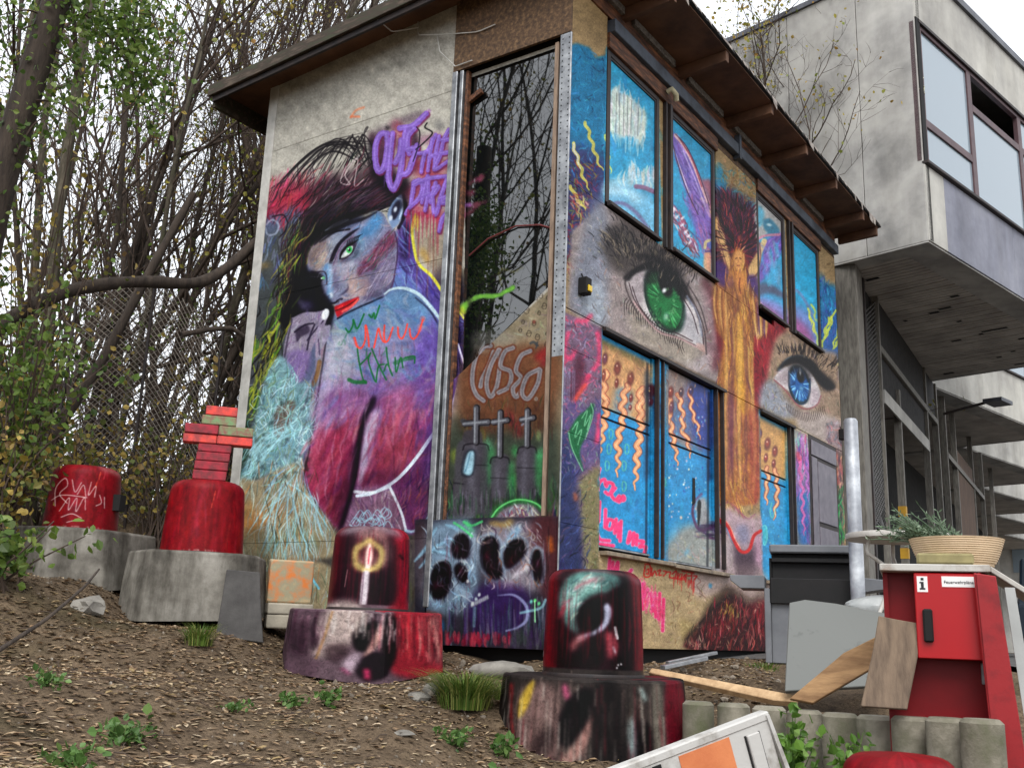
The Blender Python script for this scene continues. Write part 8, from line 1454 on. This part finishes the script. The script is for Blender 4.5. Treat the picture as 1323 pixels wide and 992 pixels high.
# white cloth bag beside the grill
r0 = at(1135, 783, 7.6); f = front_of(r0); rs = np.random.RandomState(6); bm = bmesh.new(); bmesh.ops.create_icosphere(bm, subdivisions=3, radius=1.); V = np.array([v.co[:] for v in bm.verts]); F = [tuple(v.index for v in q.verts) for q in bm.faces]; bm.free()
nz = sum(np.sin(V @ rs.randn(3)*k+rs.rand()*6)/k for k in (3, 5, 8, 13)); V = V*(1+.22*nz[:, None])*np.array([.2, .13, .075]); V[:, 2] += .02
ob = MB().add(V, F).build('white_sack', M('white_plastic_sheet', (176, 178, 176), (150, 154, 154), 6., .4, .6, .02, 8.), None, 25); ob.scale = (1.15, .7, 1.); ob.location = (r0[0], r0[1], r0[2]-.02); ob.rotation_euler = (0, 0, f+math.pi/2); tag(ob, 'crumpled white plastic sack between the grill and the red stand', 'sack')
# ---------------------------------------------------------------- trees
m_bark = M('grey_brown_bark', (104, 96, 82), (70, 64, 54), 7., .95, .8, .01, 25., (3, 3, .6), c3=(74, 78, 52), lo=.3, hi=.66)
m_bark2 = M('dark_bark', (70, 60, 52), (44, 37, 32), 7., .95, .8, .01, 25., (3, 3, .6)); m_twig = M('twig_bark', (82, 68, 58), (56, 46, 40), 9., .95, 0)
m_lf_y = leafmat('autumn_leaf', [(160, 146, 60), (120, 128, 54), (176, 146, 70), (104, 116, 54), (150, 112, 54), (130, 140, 66)], .6, .35)
m_lf_g = leafmat('ivy_leaf', [(66, 90, 38), (88, 114, 48), (112, 136, 60), (74, 98, 42), (130, 146, 76), (54, 74, 34)], .45, .4)
m_lf_b = leafmat('bramble_leaf', [(88, 98, 48), (124, 120, 60), (70, 82, 42), (156, 136, 62), (110, 88, 56), (170, 146, 76)], .5, .3)
def leaf_add(g, rs, c, size, up=.5):
    d = rs.randn(3); d[2] -= up; d /= np.linalg.norm(d); s = np.cross(d, rs.randn(3)); s /= np.linalg.norm(s); n = np.cross(d, s)
    w = size*rs.uniform(.3, .45); e = c+d*size
    g.add([c, c+d*size*.35+s*w+n*size*.1, c+d*size*.7+s*w*.8+n*size*.08, e, c+d*size*.7-s*w*.8+n*size*.08, c+d*size*.35-s*w+n*size*.1], [(0, 1, 2, 3), (0, 3, 4, 5)])
def grow(rs, g, p, d, L, r, lev, maxlev, kids, tips, sides=(9, 6, 4, 3, 3), bare=.3, trop=.12, bend=.16):
    n = (9, 7, 5, 4, 3)[lev]; path = [p]; dd = d.copy()
    for i in range(n):
        dd = dd+rs.randn(3)*bend*(1 if lev else .45)+np.array([0, 0, trop if lev else .02]); dd /= np.linalg.norm(dd); path.append(path[-1]+dd*L/n)
    path = np.array(path); rad = r*np.linspace(1, .35 if lev < maxlev else .3, n+1)
    if lev == 0: rad[0] *= 1.35
    g[min(lev, 1)].tube(path, rad, sides[lev], False)
    if lev >= maxlev: tips.append(path[-1]); tips.append(path[-2]); return
    for k in range(kids[lev]):
        t = bare+(1-bare)*(k+rs.rand())/kids[lev]; i = min(n-1, int(t*n)); q = path[i]+(path[i+1]-path[i])*(t*n-i)
        base = (path[i+1]-path[i]); base /= np.linalg.norm(base); s = rs.randn(3); s -= base*(s @ base); s /= np.linalg.norm(s)
        a = rs.uniform(.45, .95); nd = base*math.cos(a)+s*math.sin(a)
        grow(rs, g, q, nd, L*rs.uniform(.38, .6)*(1.15-t*.5), max(.0035, rad[i]*rs.uniform(.4, .6)), lev+1, maxlev, kids, tips, sides, .15, trop, bend*1.15)
    tips.append(path[-1])
def make_tree(seed, H, r, kids, leaves, lsize, mleaf, lean=(0, 0), bark=None, bare=.35, maxlev=3):
    rs = np.random.RandomState(seed); g = (MB(), MB()); tips = []
    d = np.array([lean[0], lean[1], 1.]); d /= np.linalg.norm(d)
    grow(rs, g, np.zeros(3)-d*.3, d, H, r, 0, maxlev, kids, tips, bare=bare)
    parts = [('trunk', g[0].mesh('trunk', bark or m_bark, 60)), ('crown', g[1].mesh('crown', m_twig, 70))]
    if leaves:
        lg = MB(); tips = np.array(tips)
        for i in range(leaves): leaf_add(lg, rs, tips[rs.randint(len(tips))]+rs.randn(3)*.09, lsize*rs.uniform(.7, 1.3))
        parts.append(('leaves', lg.mesh('leaves', mleaf)))
    return parts
def place(parts, p, rz, s, label, group, name='bare_tree', cat='tree', tilt=(0, 0)):
    o = empty(name, p, label, cat, group, rz); o.scale = (s, s, s); o.rotation_euler = (tilt[0], tilt[1], rz)
    for n, me in parts:
        c = link(n, me, o)
        if n == 'leaves': c['kind'] = 'stuff'
    return o
kinds = [make_tree(20+i, (9.5, 11, 8.5, 10, 12, 9)[i], (.055, .07, .045, .06, .085, .04)[i], (9, 5, 3), (140, 260, 160, 300, 160, 280)[i], .07, m_lf_y, (0, 0), (m_bark, m_bark2)[i % 2], (.25, .35, .2, .3, .4, .15)[i]) for i in range(6)]
sapl = [make_tree(60+i, (6.5, 7.5, 5.5)[i], (.045, .055, .04)[i], (11, 5, 4), (160, 90, 220)[i], .065, (m_lf_y, m_lf_y, m_lf_g)[i], (0, 0), m_bark2, .15) for i in range(3)]
TR = np.random.RandomState(77)
# screen right, so that the wood leans the way the photograph's does
SR = np.array([ROT[0, 0], ROT[1, 0], 0]); SR /= np.linalg.norm(SR)
def lean_euler(a):   # tilt towards SR by a, returned as quaternion
    ax = np.cross((0, 0, 1), SR); return Matrix.Rotation(a, 4, Vector(ax))
def stand(parts, px, dist, s, a, label, group, **k):
    c = at(px, 700, dist); z = float(gz(c[0], c[1])); o = place(parts, (c[0], c[1], z), 0, s, label, group, **k)
    o.matrix_world = Matrix.Translation((c[0], c[1], z)) @ lean_euler(a) @ Matrix.Rotation(TR.uniform(0, 6.28), 4, 'Z') @ Matrix.Scale(s, 4); return o
ORD = ('leftmost', 'second from left', 'third from left', 'fourth from left', 'fifth from left', 'sixth from left', 'seventh from left', 'eighth from left', 'ninth from left', 'tenth from left', 'eleventh from left', 'twelfth from left', 'thirteenth from left', 'fourteenth from left', 'fifteenth from left', 'sixteenth from left')
front = ((30, 12.3, 4, .10), (72, 13.5, 1, .16), (112, 12.6, 0, .2), (150, 14.2, 3, .24), (188, 12.8, 1, .26), (222, 13.6, 4, .22), (250, 15.0, 0, .28), (272, 12.4, 2, .3), (296, 14.6, 3, .2), (318, 13.2, 0, .12))
names = ('leftmost', 'second from left', 'third from left', 'fourth from left', 'fifth from left', 'sixth from left', 'seventh from left', 'eighth from left', 'ninth from left', 'rightmost')
for (px, d, k, a), w in zip(front, names): stand(kinds[k], px, d, TR.uniform(.8, 1.0), a, 'bare leaning tree behind the wire fence, %s of the front row' % w, 'trees of the front row behind the fence')
for i in range(9):
    px = -50+i*45+TR.uniform(-12, 12); d = TR.uniform(15.5, 30); stand(kinds[TR.randint(6)], px, d, TR.uniform(.85, 1.3), TR.uniform(-.05, .3), 'bare tree deeper in the wood, %s of those behind the front row' % ORD[i], 'trees deeper in the wood')
for i in range(11):
    px = 335+i*35+TR.uniform(-12, 12); d = TR.uniform(17, 30); stand(kinds[TR.randint(6)], px, d, TR.uniform(1., 1.35), TR.uniform(-.15, .2), 'bare tree showing above the house roof, %s of those behind it' % ORD[i], 'trees behind the house')
for i in range(13):
    px = -30+i*28+TR.uniform(-9, 9); d = TR.uniform(11.9, 16); stand(sapl[TR.randint(3)], px, d, TR.uniform(.8, 1.2), TR.uniform(-.1, .35), 'thin bare sapling behind the wire fence, %s of the saplings' % ORD[i], 'saplings behind the fence', name='sapling')
for i in range(6):
    px = 865+i*27+TR.uniform(-8, 8); d = TR.uniform(24, 32); stand(kinds[TR.randint(6)], px, d, TR.uniform(1.2, 1.5), TR.uniform(-.1, .2), 'far bare tree beyond the roof at right, %s of these' % ORD[i], 'trees beyond the roof at right')
for i in range(11):
    px = -30+i*35+TR.uniform(-10, 10); d = TR.uniform(19, 28); stand(sapl[TR.randint(2)], px, d, TR.uniform(1.5, 2.0), TR.uniform(-.1, .3), 'slender far stem in the wood, %s of the slender stems' % ORD[i], 'slender stems far in the wood', name='slender_tree')
# trees left of the picture, seen as reflections in the tall glass
for x, y, k, s in ((-6.2, 6.0, 1, 1.05), (-8.2, 7.6, 4, 1.1), (-4.9, 7.6, 3, 1.0), (-10.5, 9.5, 0, 1.2), (-7.2, 9.8, 5, 1.1), (-9.2, 5.6, 2, 1.1), (-5.6, 5.0, 0, .95), (-7.4, 6.6, 3, 1.15), (-5.2, 6.6, 5, 1.1), (-11, 7.4, 1, 1.2), (-8.8, 8.8, 1, 1.2)): place(kinds[k], (x, y, float(gz(x, y))), x*3, s, 'bare tree mirrored in the tall dark window', 'trees mirrored in the window')
# small tree growing between the house and the concrete building
rt = make_tree(91, 5.2, .042, (16, 6, 5), 900, .065, m_lf_y, (.05, -.12), m_bark2, .3); rt2 = make_tree(93, 5.0, .036, (14, 6, 4), 420, .06, m_lf_y, (.0, -.42), m_bark2, .3)
for tr, x, y, z, lb in ((rt, 7.95, 1.45, 5.6, 'thin tree with sparse olive leaves in front of the concrete side wall'), (rt2, 7.92, 1.0, 5.5, 'nearly bare thin tree leaning right in front of the concrete side wall')):
    o = place(tr, (x, y, z), 0, 1.0, lb, None, name='young_tree')
    MB().tube([(0, 0, -z), (.02, .03, -2.5), (0, 0, .0)], [.07, .055, .044], 8).build('stem', m_bark2, o, 60)
# ---------------------------------------------------------------- ivy-clad leaning tree, upper left
def bez(pts, n=24):
    P = np.array(pts, float); t = np.linspace(0, len(P)-1, n); q = np.stack([np.interp(t, range(len(P)), P[:, i]) for i in range(3)], -1)
    for _ in range(2): q[1:-1] = (q[:-2]+2*q[1:-1]+q[2:])/4
    return q
iv = at(-40, 420, 8.8); ib = np.array([iv[0], iv[1], float(gz(iv[0], iv[1]))])
ivy = empty('ivy_tree', tuple(ib), 'thick leaning trunk with ivy leaves at the upper left', 'tree')
P = bez([ib, at(-40, 420, 8.8), at(-5, 250, 8.6), at(35, 120, 8.5), at(80, -20, 8.4), at(120, -150, 8.4)])-ib; MB().tube(P, np.linspace(.135, .1, len(P)), 12).build('trunk', m_bark2, ivy, 60)
tw = MB(); lf = MB(); rs = np.random.RandomState(3)
def sprig(p0, p1, nl, size, spread, sag=.1):
    q = bez([p0, (p0+p1)/2+np.array([0, 0, sag]), p1], 10); tw.tube(q, np.linspace(.012, .004, len(q)), 4, False)
    for i in range(nl): leaf_add(lf, rs, q[rs.randint(2, len(q))]+rs.randn(3)*spread, size*rs.uniform(.7, 1.3), .7)
for x0, y0, x1, y1, n, sp in ((60, 30, 200, 20, 150, .13), (100, 10, 180, 110, 240, .15), (150, 20, 200, 120, 240, .13), (130, 10, 150, 90, 200, .16), (60, 60, 120, 120, 90, .12), (180, 0, 210, 60, 120, .12), (40, 130, 110, 160, 60, .12), (70, 30, 0, 20, 120, .2), (20, 200, 60, 150, 60, .15), (70, 20, 110, -30, 120, .2), (150, 60, 195, 160, 90, .08)): sprig(at(x0, y0, 8.45), at(x1, y1, 8.3), int(n*1.3), .052, sp)
for i in range(620): leaf_add(lf, rs, P[rs.randint(4, len(P))]+ib+rs.randn(3)*.15, .055)
tw.v = [v-ib for v in tw.v]; lf.v = [v-ib for v in lf.v]; tw.build('branch', m_twig, ivy, 60); tag(lf.build('leaves', m_lf_g, ivy), kind='stuff')
# ---------------------------------------------------------------- leafy shrubs at the left edge
def shrub(px, py, dist, rx, rz, n, size, mat, label, seed, stems=26, cat='shrub'):
    rs = np.random.RandomState(seed); c = at(px, py, dist); base = np.array([c[0], c[1], float(gz(c[0], c[1]))]); o = empty('shrub', tuple(base), label, cat); st, lv = MB(), MB(); top = c[2]-base[2]
    for i in range(stems):
        e = np.array([rs.randn()*rx*.55, rs.randn()*rx*.55, top+rs.randn()*rz*.5]); e[2] = max(e[2], .15); q = bez([np.array([rs.randn()*.12, rs.randn()*.12, -.1]), e*np.array([.3, .3, .6])+rs.randn(3)*.08, e], 9); st.tube(q, np.linspace(.011, .004, 9), 4, False)
        for j in range(n//stems): leaf_add(lv, rs, q[rs.randint(3, 9)]+rs.randn(3)*np.array([rx, rx, rz])*.22, size*rs.uniform(.6, 1.3), .4)
    st.build('stems', m_twig, o, 60); tag(lv.build('leaves', mat, o), kind='stuff'); return o
shrub(45, 430, 8.9, .62, .55, 1300, .062, m_lf_g, 'glossy green ivy shrub at the left edge behind the tagged bollard', 1)
shrub(15, 560, 8.6, .5, .5, 800, .06, m_lf_b, 'olive and yellow bramble shrub at the left edge', 2)
shrub(110, 590, 10.2, .55, .55, 700, .06, m_lf_b, 'yellowish bramble shrub right behind the tagged bollard', 3)
shrub(10, 690, 7.6, .28, .2, 260, .07, m_lf_g, 'low green leafy shrub at the left edge of the path', 4, 12)
shrub(215, 560, 10.9, .6, .6, 700, .055, m_lf_b, 'brown and olive bramble shrub between the two red bollards', 5)
shrub(60, 300, 9.8, .8, .6, 700, .06, m_lf_b, 'tall sparse shrub with olive leaves behind the ivy shrub', 6)
# dense undergrowth beyond the fence: a tangle nobody could count
ug, ul = MB(), MB(); rs = np.random.RandomState(8)
for i in range(560):
    px = rs.uniform(-80, 345); d = rs.uniform(11.6, 17); c = at(px, 700, d); z = float(gz(c[0], c[1])); h = rs.uniform(.4, 2.3)
    a = rs.uniform(0, 6.28); e = np.array([math.cos(a)*rs.uniform(.2, 1.3), math.sin(a)*rs.uniform(.2, 1.3), h]); q = bez([np.array([0, 0, -.1]), e*np.array([.3, .3, .7])+rs.randn(3)*.15, e, e+np.array([math.cos(a), math.sin(a), -.6])*rs.uniform(.2, .7)], 7)+np.array([c[0], c[1], z]); ug.tube(q, np.linspace(.011, .004, 7), 3, False)
    for j in range(5): leaf_add(ul, rs, q[rs.randint(2, 7)]+rs.randn(3)*.12, rs.uniform(.04, .085), .4)
un = empty('undergrowth', (0, 0, 0)); tag(un, 'tangled brown and olive undergrowth behind the wire fence', 'undergrowth', kind='stuff'); tag(ug.build('stems', m_twig, un), kind='stuff'); tag(ul.build('leaves', m_lf_b, un), kind='stuff')
# ---------------------------------------------------------------- chain-link fence
fa, fb = at(40, 700, 11.2), np.array([.15, 4.25, 0]); fd = fb-fa; fd[2] = 0; FL = np.hypot(fd[0], fd[1]); fd /= FL; HF = 2.5
fz = lambda t: float(gz(fa[0]+fd[0]*t, fa[1]+fd[1]*t))
fen = empty('chain_link_fence', (fa[0], fa[1], fz(0)), 'rusty chain link fence running from the left edge to the house', 'fence'); off = np.array([fa[0], fa[1], fz(0)])
w = MB(); t = -HF
zb = [fz(x) for x in np.linspace(0, FL, 40)]
zi = lambda t: np.interp(t, np.linspace(0, FL, 40), zb)
while t < FL:
    for sgn in (1, -1):
        pts = []
        for k in range(9):
            u = t+k*HF/8. if sgn > 0 else t+HF-k*HF/8.
            if 0 <= u <= FL: pts.append(np.array([fa[0]+fd[0]*u, fa[1]+fd[1]*u+.0, zi(u)+.05+k*HF/8.])-off)
        if len(pts) > 1: w.tube(pts, .0042, 3, False)
    t += .065
tag(w.build('mesh', M('weathered_wire', (126, 118, 108), (96, 88, 80), 9., .6, 0), fen), kind='stuff')
for u in np.linspace(.1, FL-.1, 3): MB().tube([np.array([fa[0]+fd[0]*u, fa[1]+fd[1]*u, zi(u)-.2])-off, np.array([fa[0]+fd[0]*u, fa[1]+fd[1]*u, zi(u)+HF+.08])-off], .016, 8).build('post', m_dark, fen, 60)
# ---------------------------------------------------------------- bent limb crossing in front of the wood
def limb(name, pix, d0, d1, r0, r1, label):
    n = len(pix); P = [at(x, y, d0+(d1-d0)*i/(n-1)) for i, (x, y) in enumerate(pix)]; q = bez(P, 26); o = MB().tube(q-q[0], np.linspace(r0, r1, 26)*(1+.08*np.sin(np.arange(26)*1.7)), 10).build(name, m_bark2, None, 60); o.location = tuple(q[0]); tag(o, label, 'branch')
limb('tree_limb', ((-30, 440), (40, 395), (95, 372), (180, 362), (255, 369), (290, 350), (340, 305), (400, 250)), 9.6, 11.2, .07, .05, 'thick bent limb crossing in front of the wood towards the house')
limb('tree_limb', ((235, 432), (275, 425), (300, 424), (318, 437)), 10.4, 10.6, .03, .022, 'short dark limb ending at the house wall')
limb('tree_limb', ((55, 585), (95, 520), (130, 470), (170, 395), (205, 330), (250, 250)), 10.6, 11.0, .06, .04, 'dark leaning limb rising from behind the tagged bollard')
limb('dry_stem', ((-5, 842), (60, 800), (110, 757), (128, 735)), 5.8, 6.6, .012, .006, 'thin dry stem lying across the slope at the left edge')
# ---------------------------------------------------------------- leaf litter, pebbles
rs = np.random.RandomState(21); n = 15000; th = rs.uniform(0, 1, n)
def scatter(n, dmax, rs, pxr=(-40, 1000)):
    px = rs.uniform(*pxr, n); d = 3.0+(dmax-3.0)*rs.rand(n)**.8; c, k = [], []
    D = np.stack([ROT @ np.array([x-CX, CY-830., -FPX]) for x in px]); D /= np.hypot(D[:, 0], D[:, 1])[:, None]; P = CAM+D*d[:, None]
    ok = ~((P[:, 0] > -.05) & (P[:, 1] > -.02) & (P[:, 1] < 3.9)); P = P[ok]; P[:, 2] = gz(P[:, 0], P[:, 1]); P[:, 2] += sum(np.sin(P[:, 0]*a+p)*np.sin(P[:, 1]*b+q)*c for a, b, p, q, c in ((3.1, 2.7, 0, 1, .012), (7.3, 6.1, 2, .4, .008), (13.7, 15.1, 1, 2, .006), (23, 19, .3, 1.7, .004))); return P
pts = scatter(25000, 10.5, rs); dens = .5+.5*np.sin(pts[:, 0]*2.1+1)*np.sin(pts[:, 1]*1.7)
keep = rs.rand(len(pts)) < .4+.6*np.clip(dens+(pts[:, 1]+pts[:, 0]*.3 > 0)*.5, 0, 1); pts = pts[keep]
V, F = [], []; k = 0
for p in pts:
    s = rs.uniform(.010, .029)*(1.25 if rs.rand() < .15 else 1); a = rs.uniform(0, 6.28); c, sn = math.cos(a), math.sin(a); cu = rs.uniform(-.4, .8)*s; w = rs.uniform(.3, .6)*s; tl = rs.randn(2)*.25*s
    L = [(-s, 0, 0), (-s*.2, w, cu*.5), (s*.6, w*.7, cu*.6), (s*1.1, 0, cu*.3), (s*.6, -w*.7, cu*.4), (-s*.2, -w, cu*.5)]
    for x, y, z in L: V.append((p[0]+x*c-y*sn, p[1]+x*sn+y*c, p[2]+.008+max(z, -.004)+x*tl[0]/s*.4))
    F += [(k, k+1, k+2, k+3), (k, k+3, k+4, k+5)]; k += 6
lm = bpy.data.meshes.new('leaf_litter'); lm.from_pydata(V, [], F)
lit = link('leaf_litter', lm, None, leafmat('dry_leaf', [(124, 100, 76), (150, 126, 98), (104, 84, 66), (172, 150, 120), (136, 110, 82), (116, 96, 76), (196, 178, 150), (140, 120, 84)], .7, .1)); tag(lit, 'dry brown and tan leaves scattered over the slope', 'leaves', kind='stuff')
ico = bmesh.new(); bmesh.ops.create_icosphere(ico, subdivisions=1, radius=1.); IV = np.array([v.co[:] for v in ico.verts]); IF = [tuple(v.index for v in f.verts) for f in ico.faces]; ico.free()
pb_ = scatter(1500, 9.5, rs); extra = np.array([at(x, 880, d) for x, d in zip(rs.uniform(430, 640, 420), rs.uniform(6.6, 8.2, 420))]); extra = extra[(extra[:, 0] < -.15)]; extra[:, 2] = gz(extra[:, 0], extra[:, 1]); ex2 = np.stack([rs.uniform(-.6, 2.2, 500), rs.uniform(-1.7, -.1, 500), np.zeros(500)], -1); ex2[:, 2] = gz(ex2[:, 0], ex2[:, 1])
gv = MB()
for i, p in enumerate(np.vstack([pb_, extra, ex2])):
    s = rs.uniform(.004, .013) if i < len(pb_) or rs.rand() < .9 else rs.uniform(.018, .035)
    gv.add(p+np.array([0, 0, s*.2])+IV*s*rs.uniform(.5, 1.2, 3)*(1+rs.randn(len(IV), 1)*.1), IF)
tag(gv.build('pebbles', leafmat('pebble', [(104, 94, 82), (126, 116, 104), (84, 76, 66), (150, 142, 130), (110, 96, 80)], .9, 0)), 'grey and tan pebbles scattered over the dirt', 'pebbles', kind='stuff')
tw_ = MB()
for p in scatter(420, 9.0, rs):
    a = rs.uniform(0, 6.28); L = rs.uniform(.05, .22); d = np.array([math.cos(a), math.sin(a), 0])*L; m = p+d*.5+np.array([rs.randn()*.01, rs.randn()*.01, .012]); e = p+d; e[2] = float(gz(e[0], e[1]))+.01; tw_.tube([p+np.array([0, 0, .008]), m, e], [.003, .0026, .0015], 4, False)
tag(tw_.build('fallen_twigs', m_twig), 'thin fallen twigs scattered over the dirt', 'twigs', kind='stuff')
# a few stones one can pick out
def rock(px, py, dist, s, label, seed):
    rs = np.random.RandomState(seed); c = at(px, py, dist); z = float(gz(c[0], c[1])); bm = bmesh.new(); bmesh.ops.create_icosphere(bm, subdivisions=2, radius=1.); V = np.array([v.co[:] for v in bm.verts]); F = [tuple(v.index for v in f.verts) for f in bm.faces]; bm.free()
    V = V*(1+.16*np.sin(V @ rs.randn(3)*2.5+1)[:, None]+.1*rs.randn(len(V), 1))*np.array(s); o = MB().add(V, F).build('rock', M('grey_rock', (136, 132, 124), (100, 96, 90), 9., .9, .4), None, 35); o.location = (c[0], c[1], z+s[2]*.4); o.rotation_euler = (0, 0, rs.rand()*6); tag(o, label, 'rock', 'loose rocks on the slope')
for i, (px, py, d, s, l) in enumerate(((115, 780, 7.7, (.14, .1, .07), 'flat pale rock beside the foot of the tagged bollard'), (560, 872, 7.0, (.1, .07, .05), 'grey rock just right of the candle bollard foot'), (520, 952, 5.7, (.06, .045, .02), 'small flat pale rock in the middle of the path'), (625, 985, 5.2, (.045, .04, .03), 'small tan rock near the bottom edge'), (540, 885, 6.8, (.07, .06, .04), 'small grey rock below the candle bollard foot'), (870, 858, 7.6, (.08, .06, .04), 'grey rock beside the pine lath'), (650, 845, 7.6, (.2, .1, .06), 'long grey kerb stone under the skull board'))): rock(px, py, d, s, l, i)
# ---------------------------------------------------------------- grass tufts and weeds
m_grass = leafmat('grass_blade', [(70, 96, 36), (96, 120, 48), (56, 80, 30), (130, 134, 70), (110, 116, 60)], .5, .3)
def tuft(px, py, dist, n, h, spread, label, seed, droop=.5):
    rs = np.random.RandomState(seed); c = at(px, py, dist); z = float(gz(c[0], c[1])); g = MB(); o = empty('grass_tuft', (c[0], c[1], z), label, 'grass', 'grass tufts on the slope')
    for i in range(n):
        a = rs.uniform(0, 6.28); b = np.array([math.cos(a), math.sin(a), 0])*spread*rs.rand()*.6; L = h*rs.uniform(.5, 1.15); out = np.array([math.cos(a), math.sin(a), 0])*rs.uniform(.2, 1)*droop; s = np.array([-math.sin(a), math.cos(a), 0])*.0035; pp = []
        for t in (0, .35, .7, 1): pp.append(b+np.array([0, 0, L*(t-.42*droop*t*t)])+out*L*t*t)
        v = [pp[0]-s, pp[0]+s, pp[1]+s, pp[1]-s, pp[2]+s*.7, pp[2]-s*.7, pp[3]]; g.add(v, [(0, 1, 2, 3), (3, 2, 4, 5), (5, 4, 6)])
    tag(g.build('blades', m_grass, o), kind='stuff')
tuft(257, 826, 7.3, 240, .2, .16, 'bright green grass tuft before the cross bollard foot', 1, .7); tuft(602, 890, 6.75, 900, .36, .3, 'large drooping grass tuft between the two painted bollards', 2, 1.0); tuft(648, 872, 7.2, 160, .18, .2, 'small grass tuft beside the large drooping one', 3, .9); tuft(435, 820, 8.6, 60, .1, .14, 'sparse grass under the pale slabs', 4, .7)
tuft(985, 858, 8.8, 120, .1, .25, 'thin grass at the foot of the eye wall', 5, .8)
m_weed = leafmat('weed_leaf', [(66, 96, 44), (86, 118, 58), (54, 80, 38), (104, 130, 70)], .45, .25)
def weed(px, py, dist, n, h, r, size, label, seed, mat=None):
    rs = np.random.RandomState(seed); c = at(px, py, dist); z = float(gz(c[0], c[1])); o = empty('weed', (c[0], c[1], z), label, 'weed', 'weeds on the slope'); st, lv = MB(), MB()
    for i in range(n):
        a = rs.uniform(0, 6.28); e = np.array([math.cos(a)*r*rs.rand(), math.sin(a)*r*rs.rand(), h*rs.uniform(.4, 1.1)]); q = bez([np.zeros(3), e*np.array([.4, .4, .6]), e], 5); st.tube(q, .0025, 3, False)
        for j in range(5): leaf_add(lv, rs, q[rs.randint(2, 5)]+rs.randn(3)*size*.5, size*rs.uniform(.6, 1.25), -.1)
    st.build('stems', m_weed, o); tag(lv.build('leaves', mat or m_weed, o), kind='stuff')
for i, (px, py, d, n, h, r, s, l) in enumerate(((165, 915, 5.0, 18, .08, .16, .045, 'low dark weed in the lower left of the path'), (90, 950, 4.5, 14, .06, .16, .035, 'pale low weed at the lower left corner'), (100, 985, 4.2, 12, .06, .12, .04, 'broad leaved weed at the bottom left edge'), (372, 885, 6.4, 14, .05, .14, .035, 'small weed patch left of the candle bollard foot'), (425, 890, 6.5, 12, .07, .1, .04, 'small weed just below the candle bollard foot'), (585, 930, 5.9, 16, .08, .16, .04, 'low weed in the path below the grass tuft'), (640, 965, 5.4, 20, .1, .16, .055, 'leafy weed near the bottom, left of the skull bollard foot'), (655, 915, 6.1, 12, .1, .08, .05, 'weed growing against the skull bollard foot'), (893, 935, 6.0, 14, .16, .12, .075, 'large leaved weed between the skull foot and the concrete pales'), (762, 985, 5.6, 14, .14, .1, .05, 'green weed before the skull bollard foot'), (318, 735, 8.1, 10, .16, .1, .06, 'ivy sprig over the edge of the cross bollard foot'), (300, 905, 5.9, 10, .04, .12, .03, 'tiny weed patch in the middle of the path'), (60, 880, 5.6, 12, .06, .18, .035, 'weed patch on the left of the slope'), (720, 960, 5.8, 8, .08, .06, .05, 'tiny weed under the skull bollard foot'))): weed(px, py, d, n, h, r, s, l, 40+i)
def tall_weed(px, pyb, pyt, dist, n, r, size, label, seed):
    rs = np.random.RandomState(seed); b, t = at(px, pyb, dist), at(px, pyt, dist); H = t[2]-b[2]; o = empty('tall_weed', tuple(b), label, 'weed'); st, lv = MB(), MB()
    for i in range(n):
        e = np.array([rs.randn()*r*.4, rs.randn()*r*.4, H*rs.uniform(.55, 1.0)]); q = bez([np.array([rs.randn()*.03, rs.randn()*.03, -.2]), e*np.array([.4, .4, .55]), e], 8); st.tube(q, np.linspace(.005, .002, 8), 4, False)
        for j in range(16): leaf_add(lv, rs, q[rs.randint(3, 8)]+rs.randn(3)*size*.6, size*rs.uniform(.6, 1.2), .0)
    st.build('stems', m_weed, o); tag(lv.build('leaves', leafmat('fresh_leaf', [(80, 116, 44), (104, 142, 58), (64, 96, 38), (120, 150, 80)], .4, .3), o), kind='stuff')
tall_weed(1025, 1040, 915, 5.6, 12, .22, .06, 'tall fresh green weed before the concrete pales beside the barrier', 1); tall_weed(1100, 1030, 945, 5.5, 6, .2, .05, 'sparse weed before the middle of the concrete pales', 2)
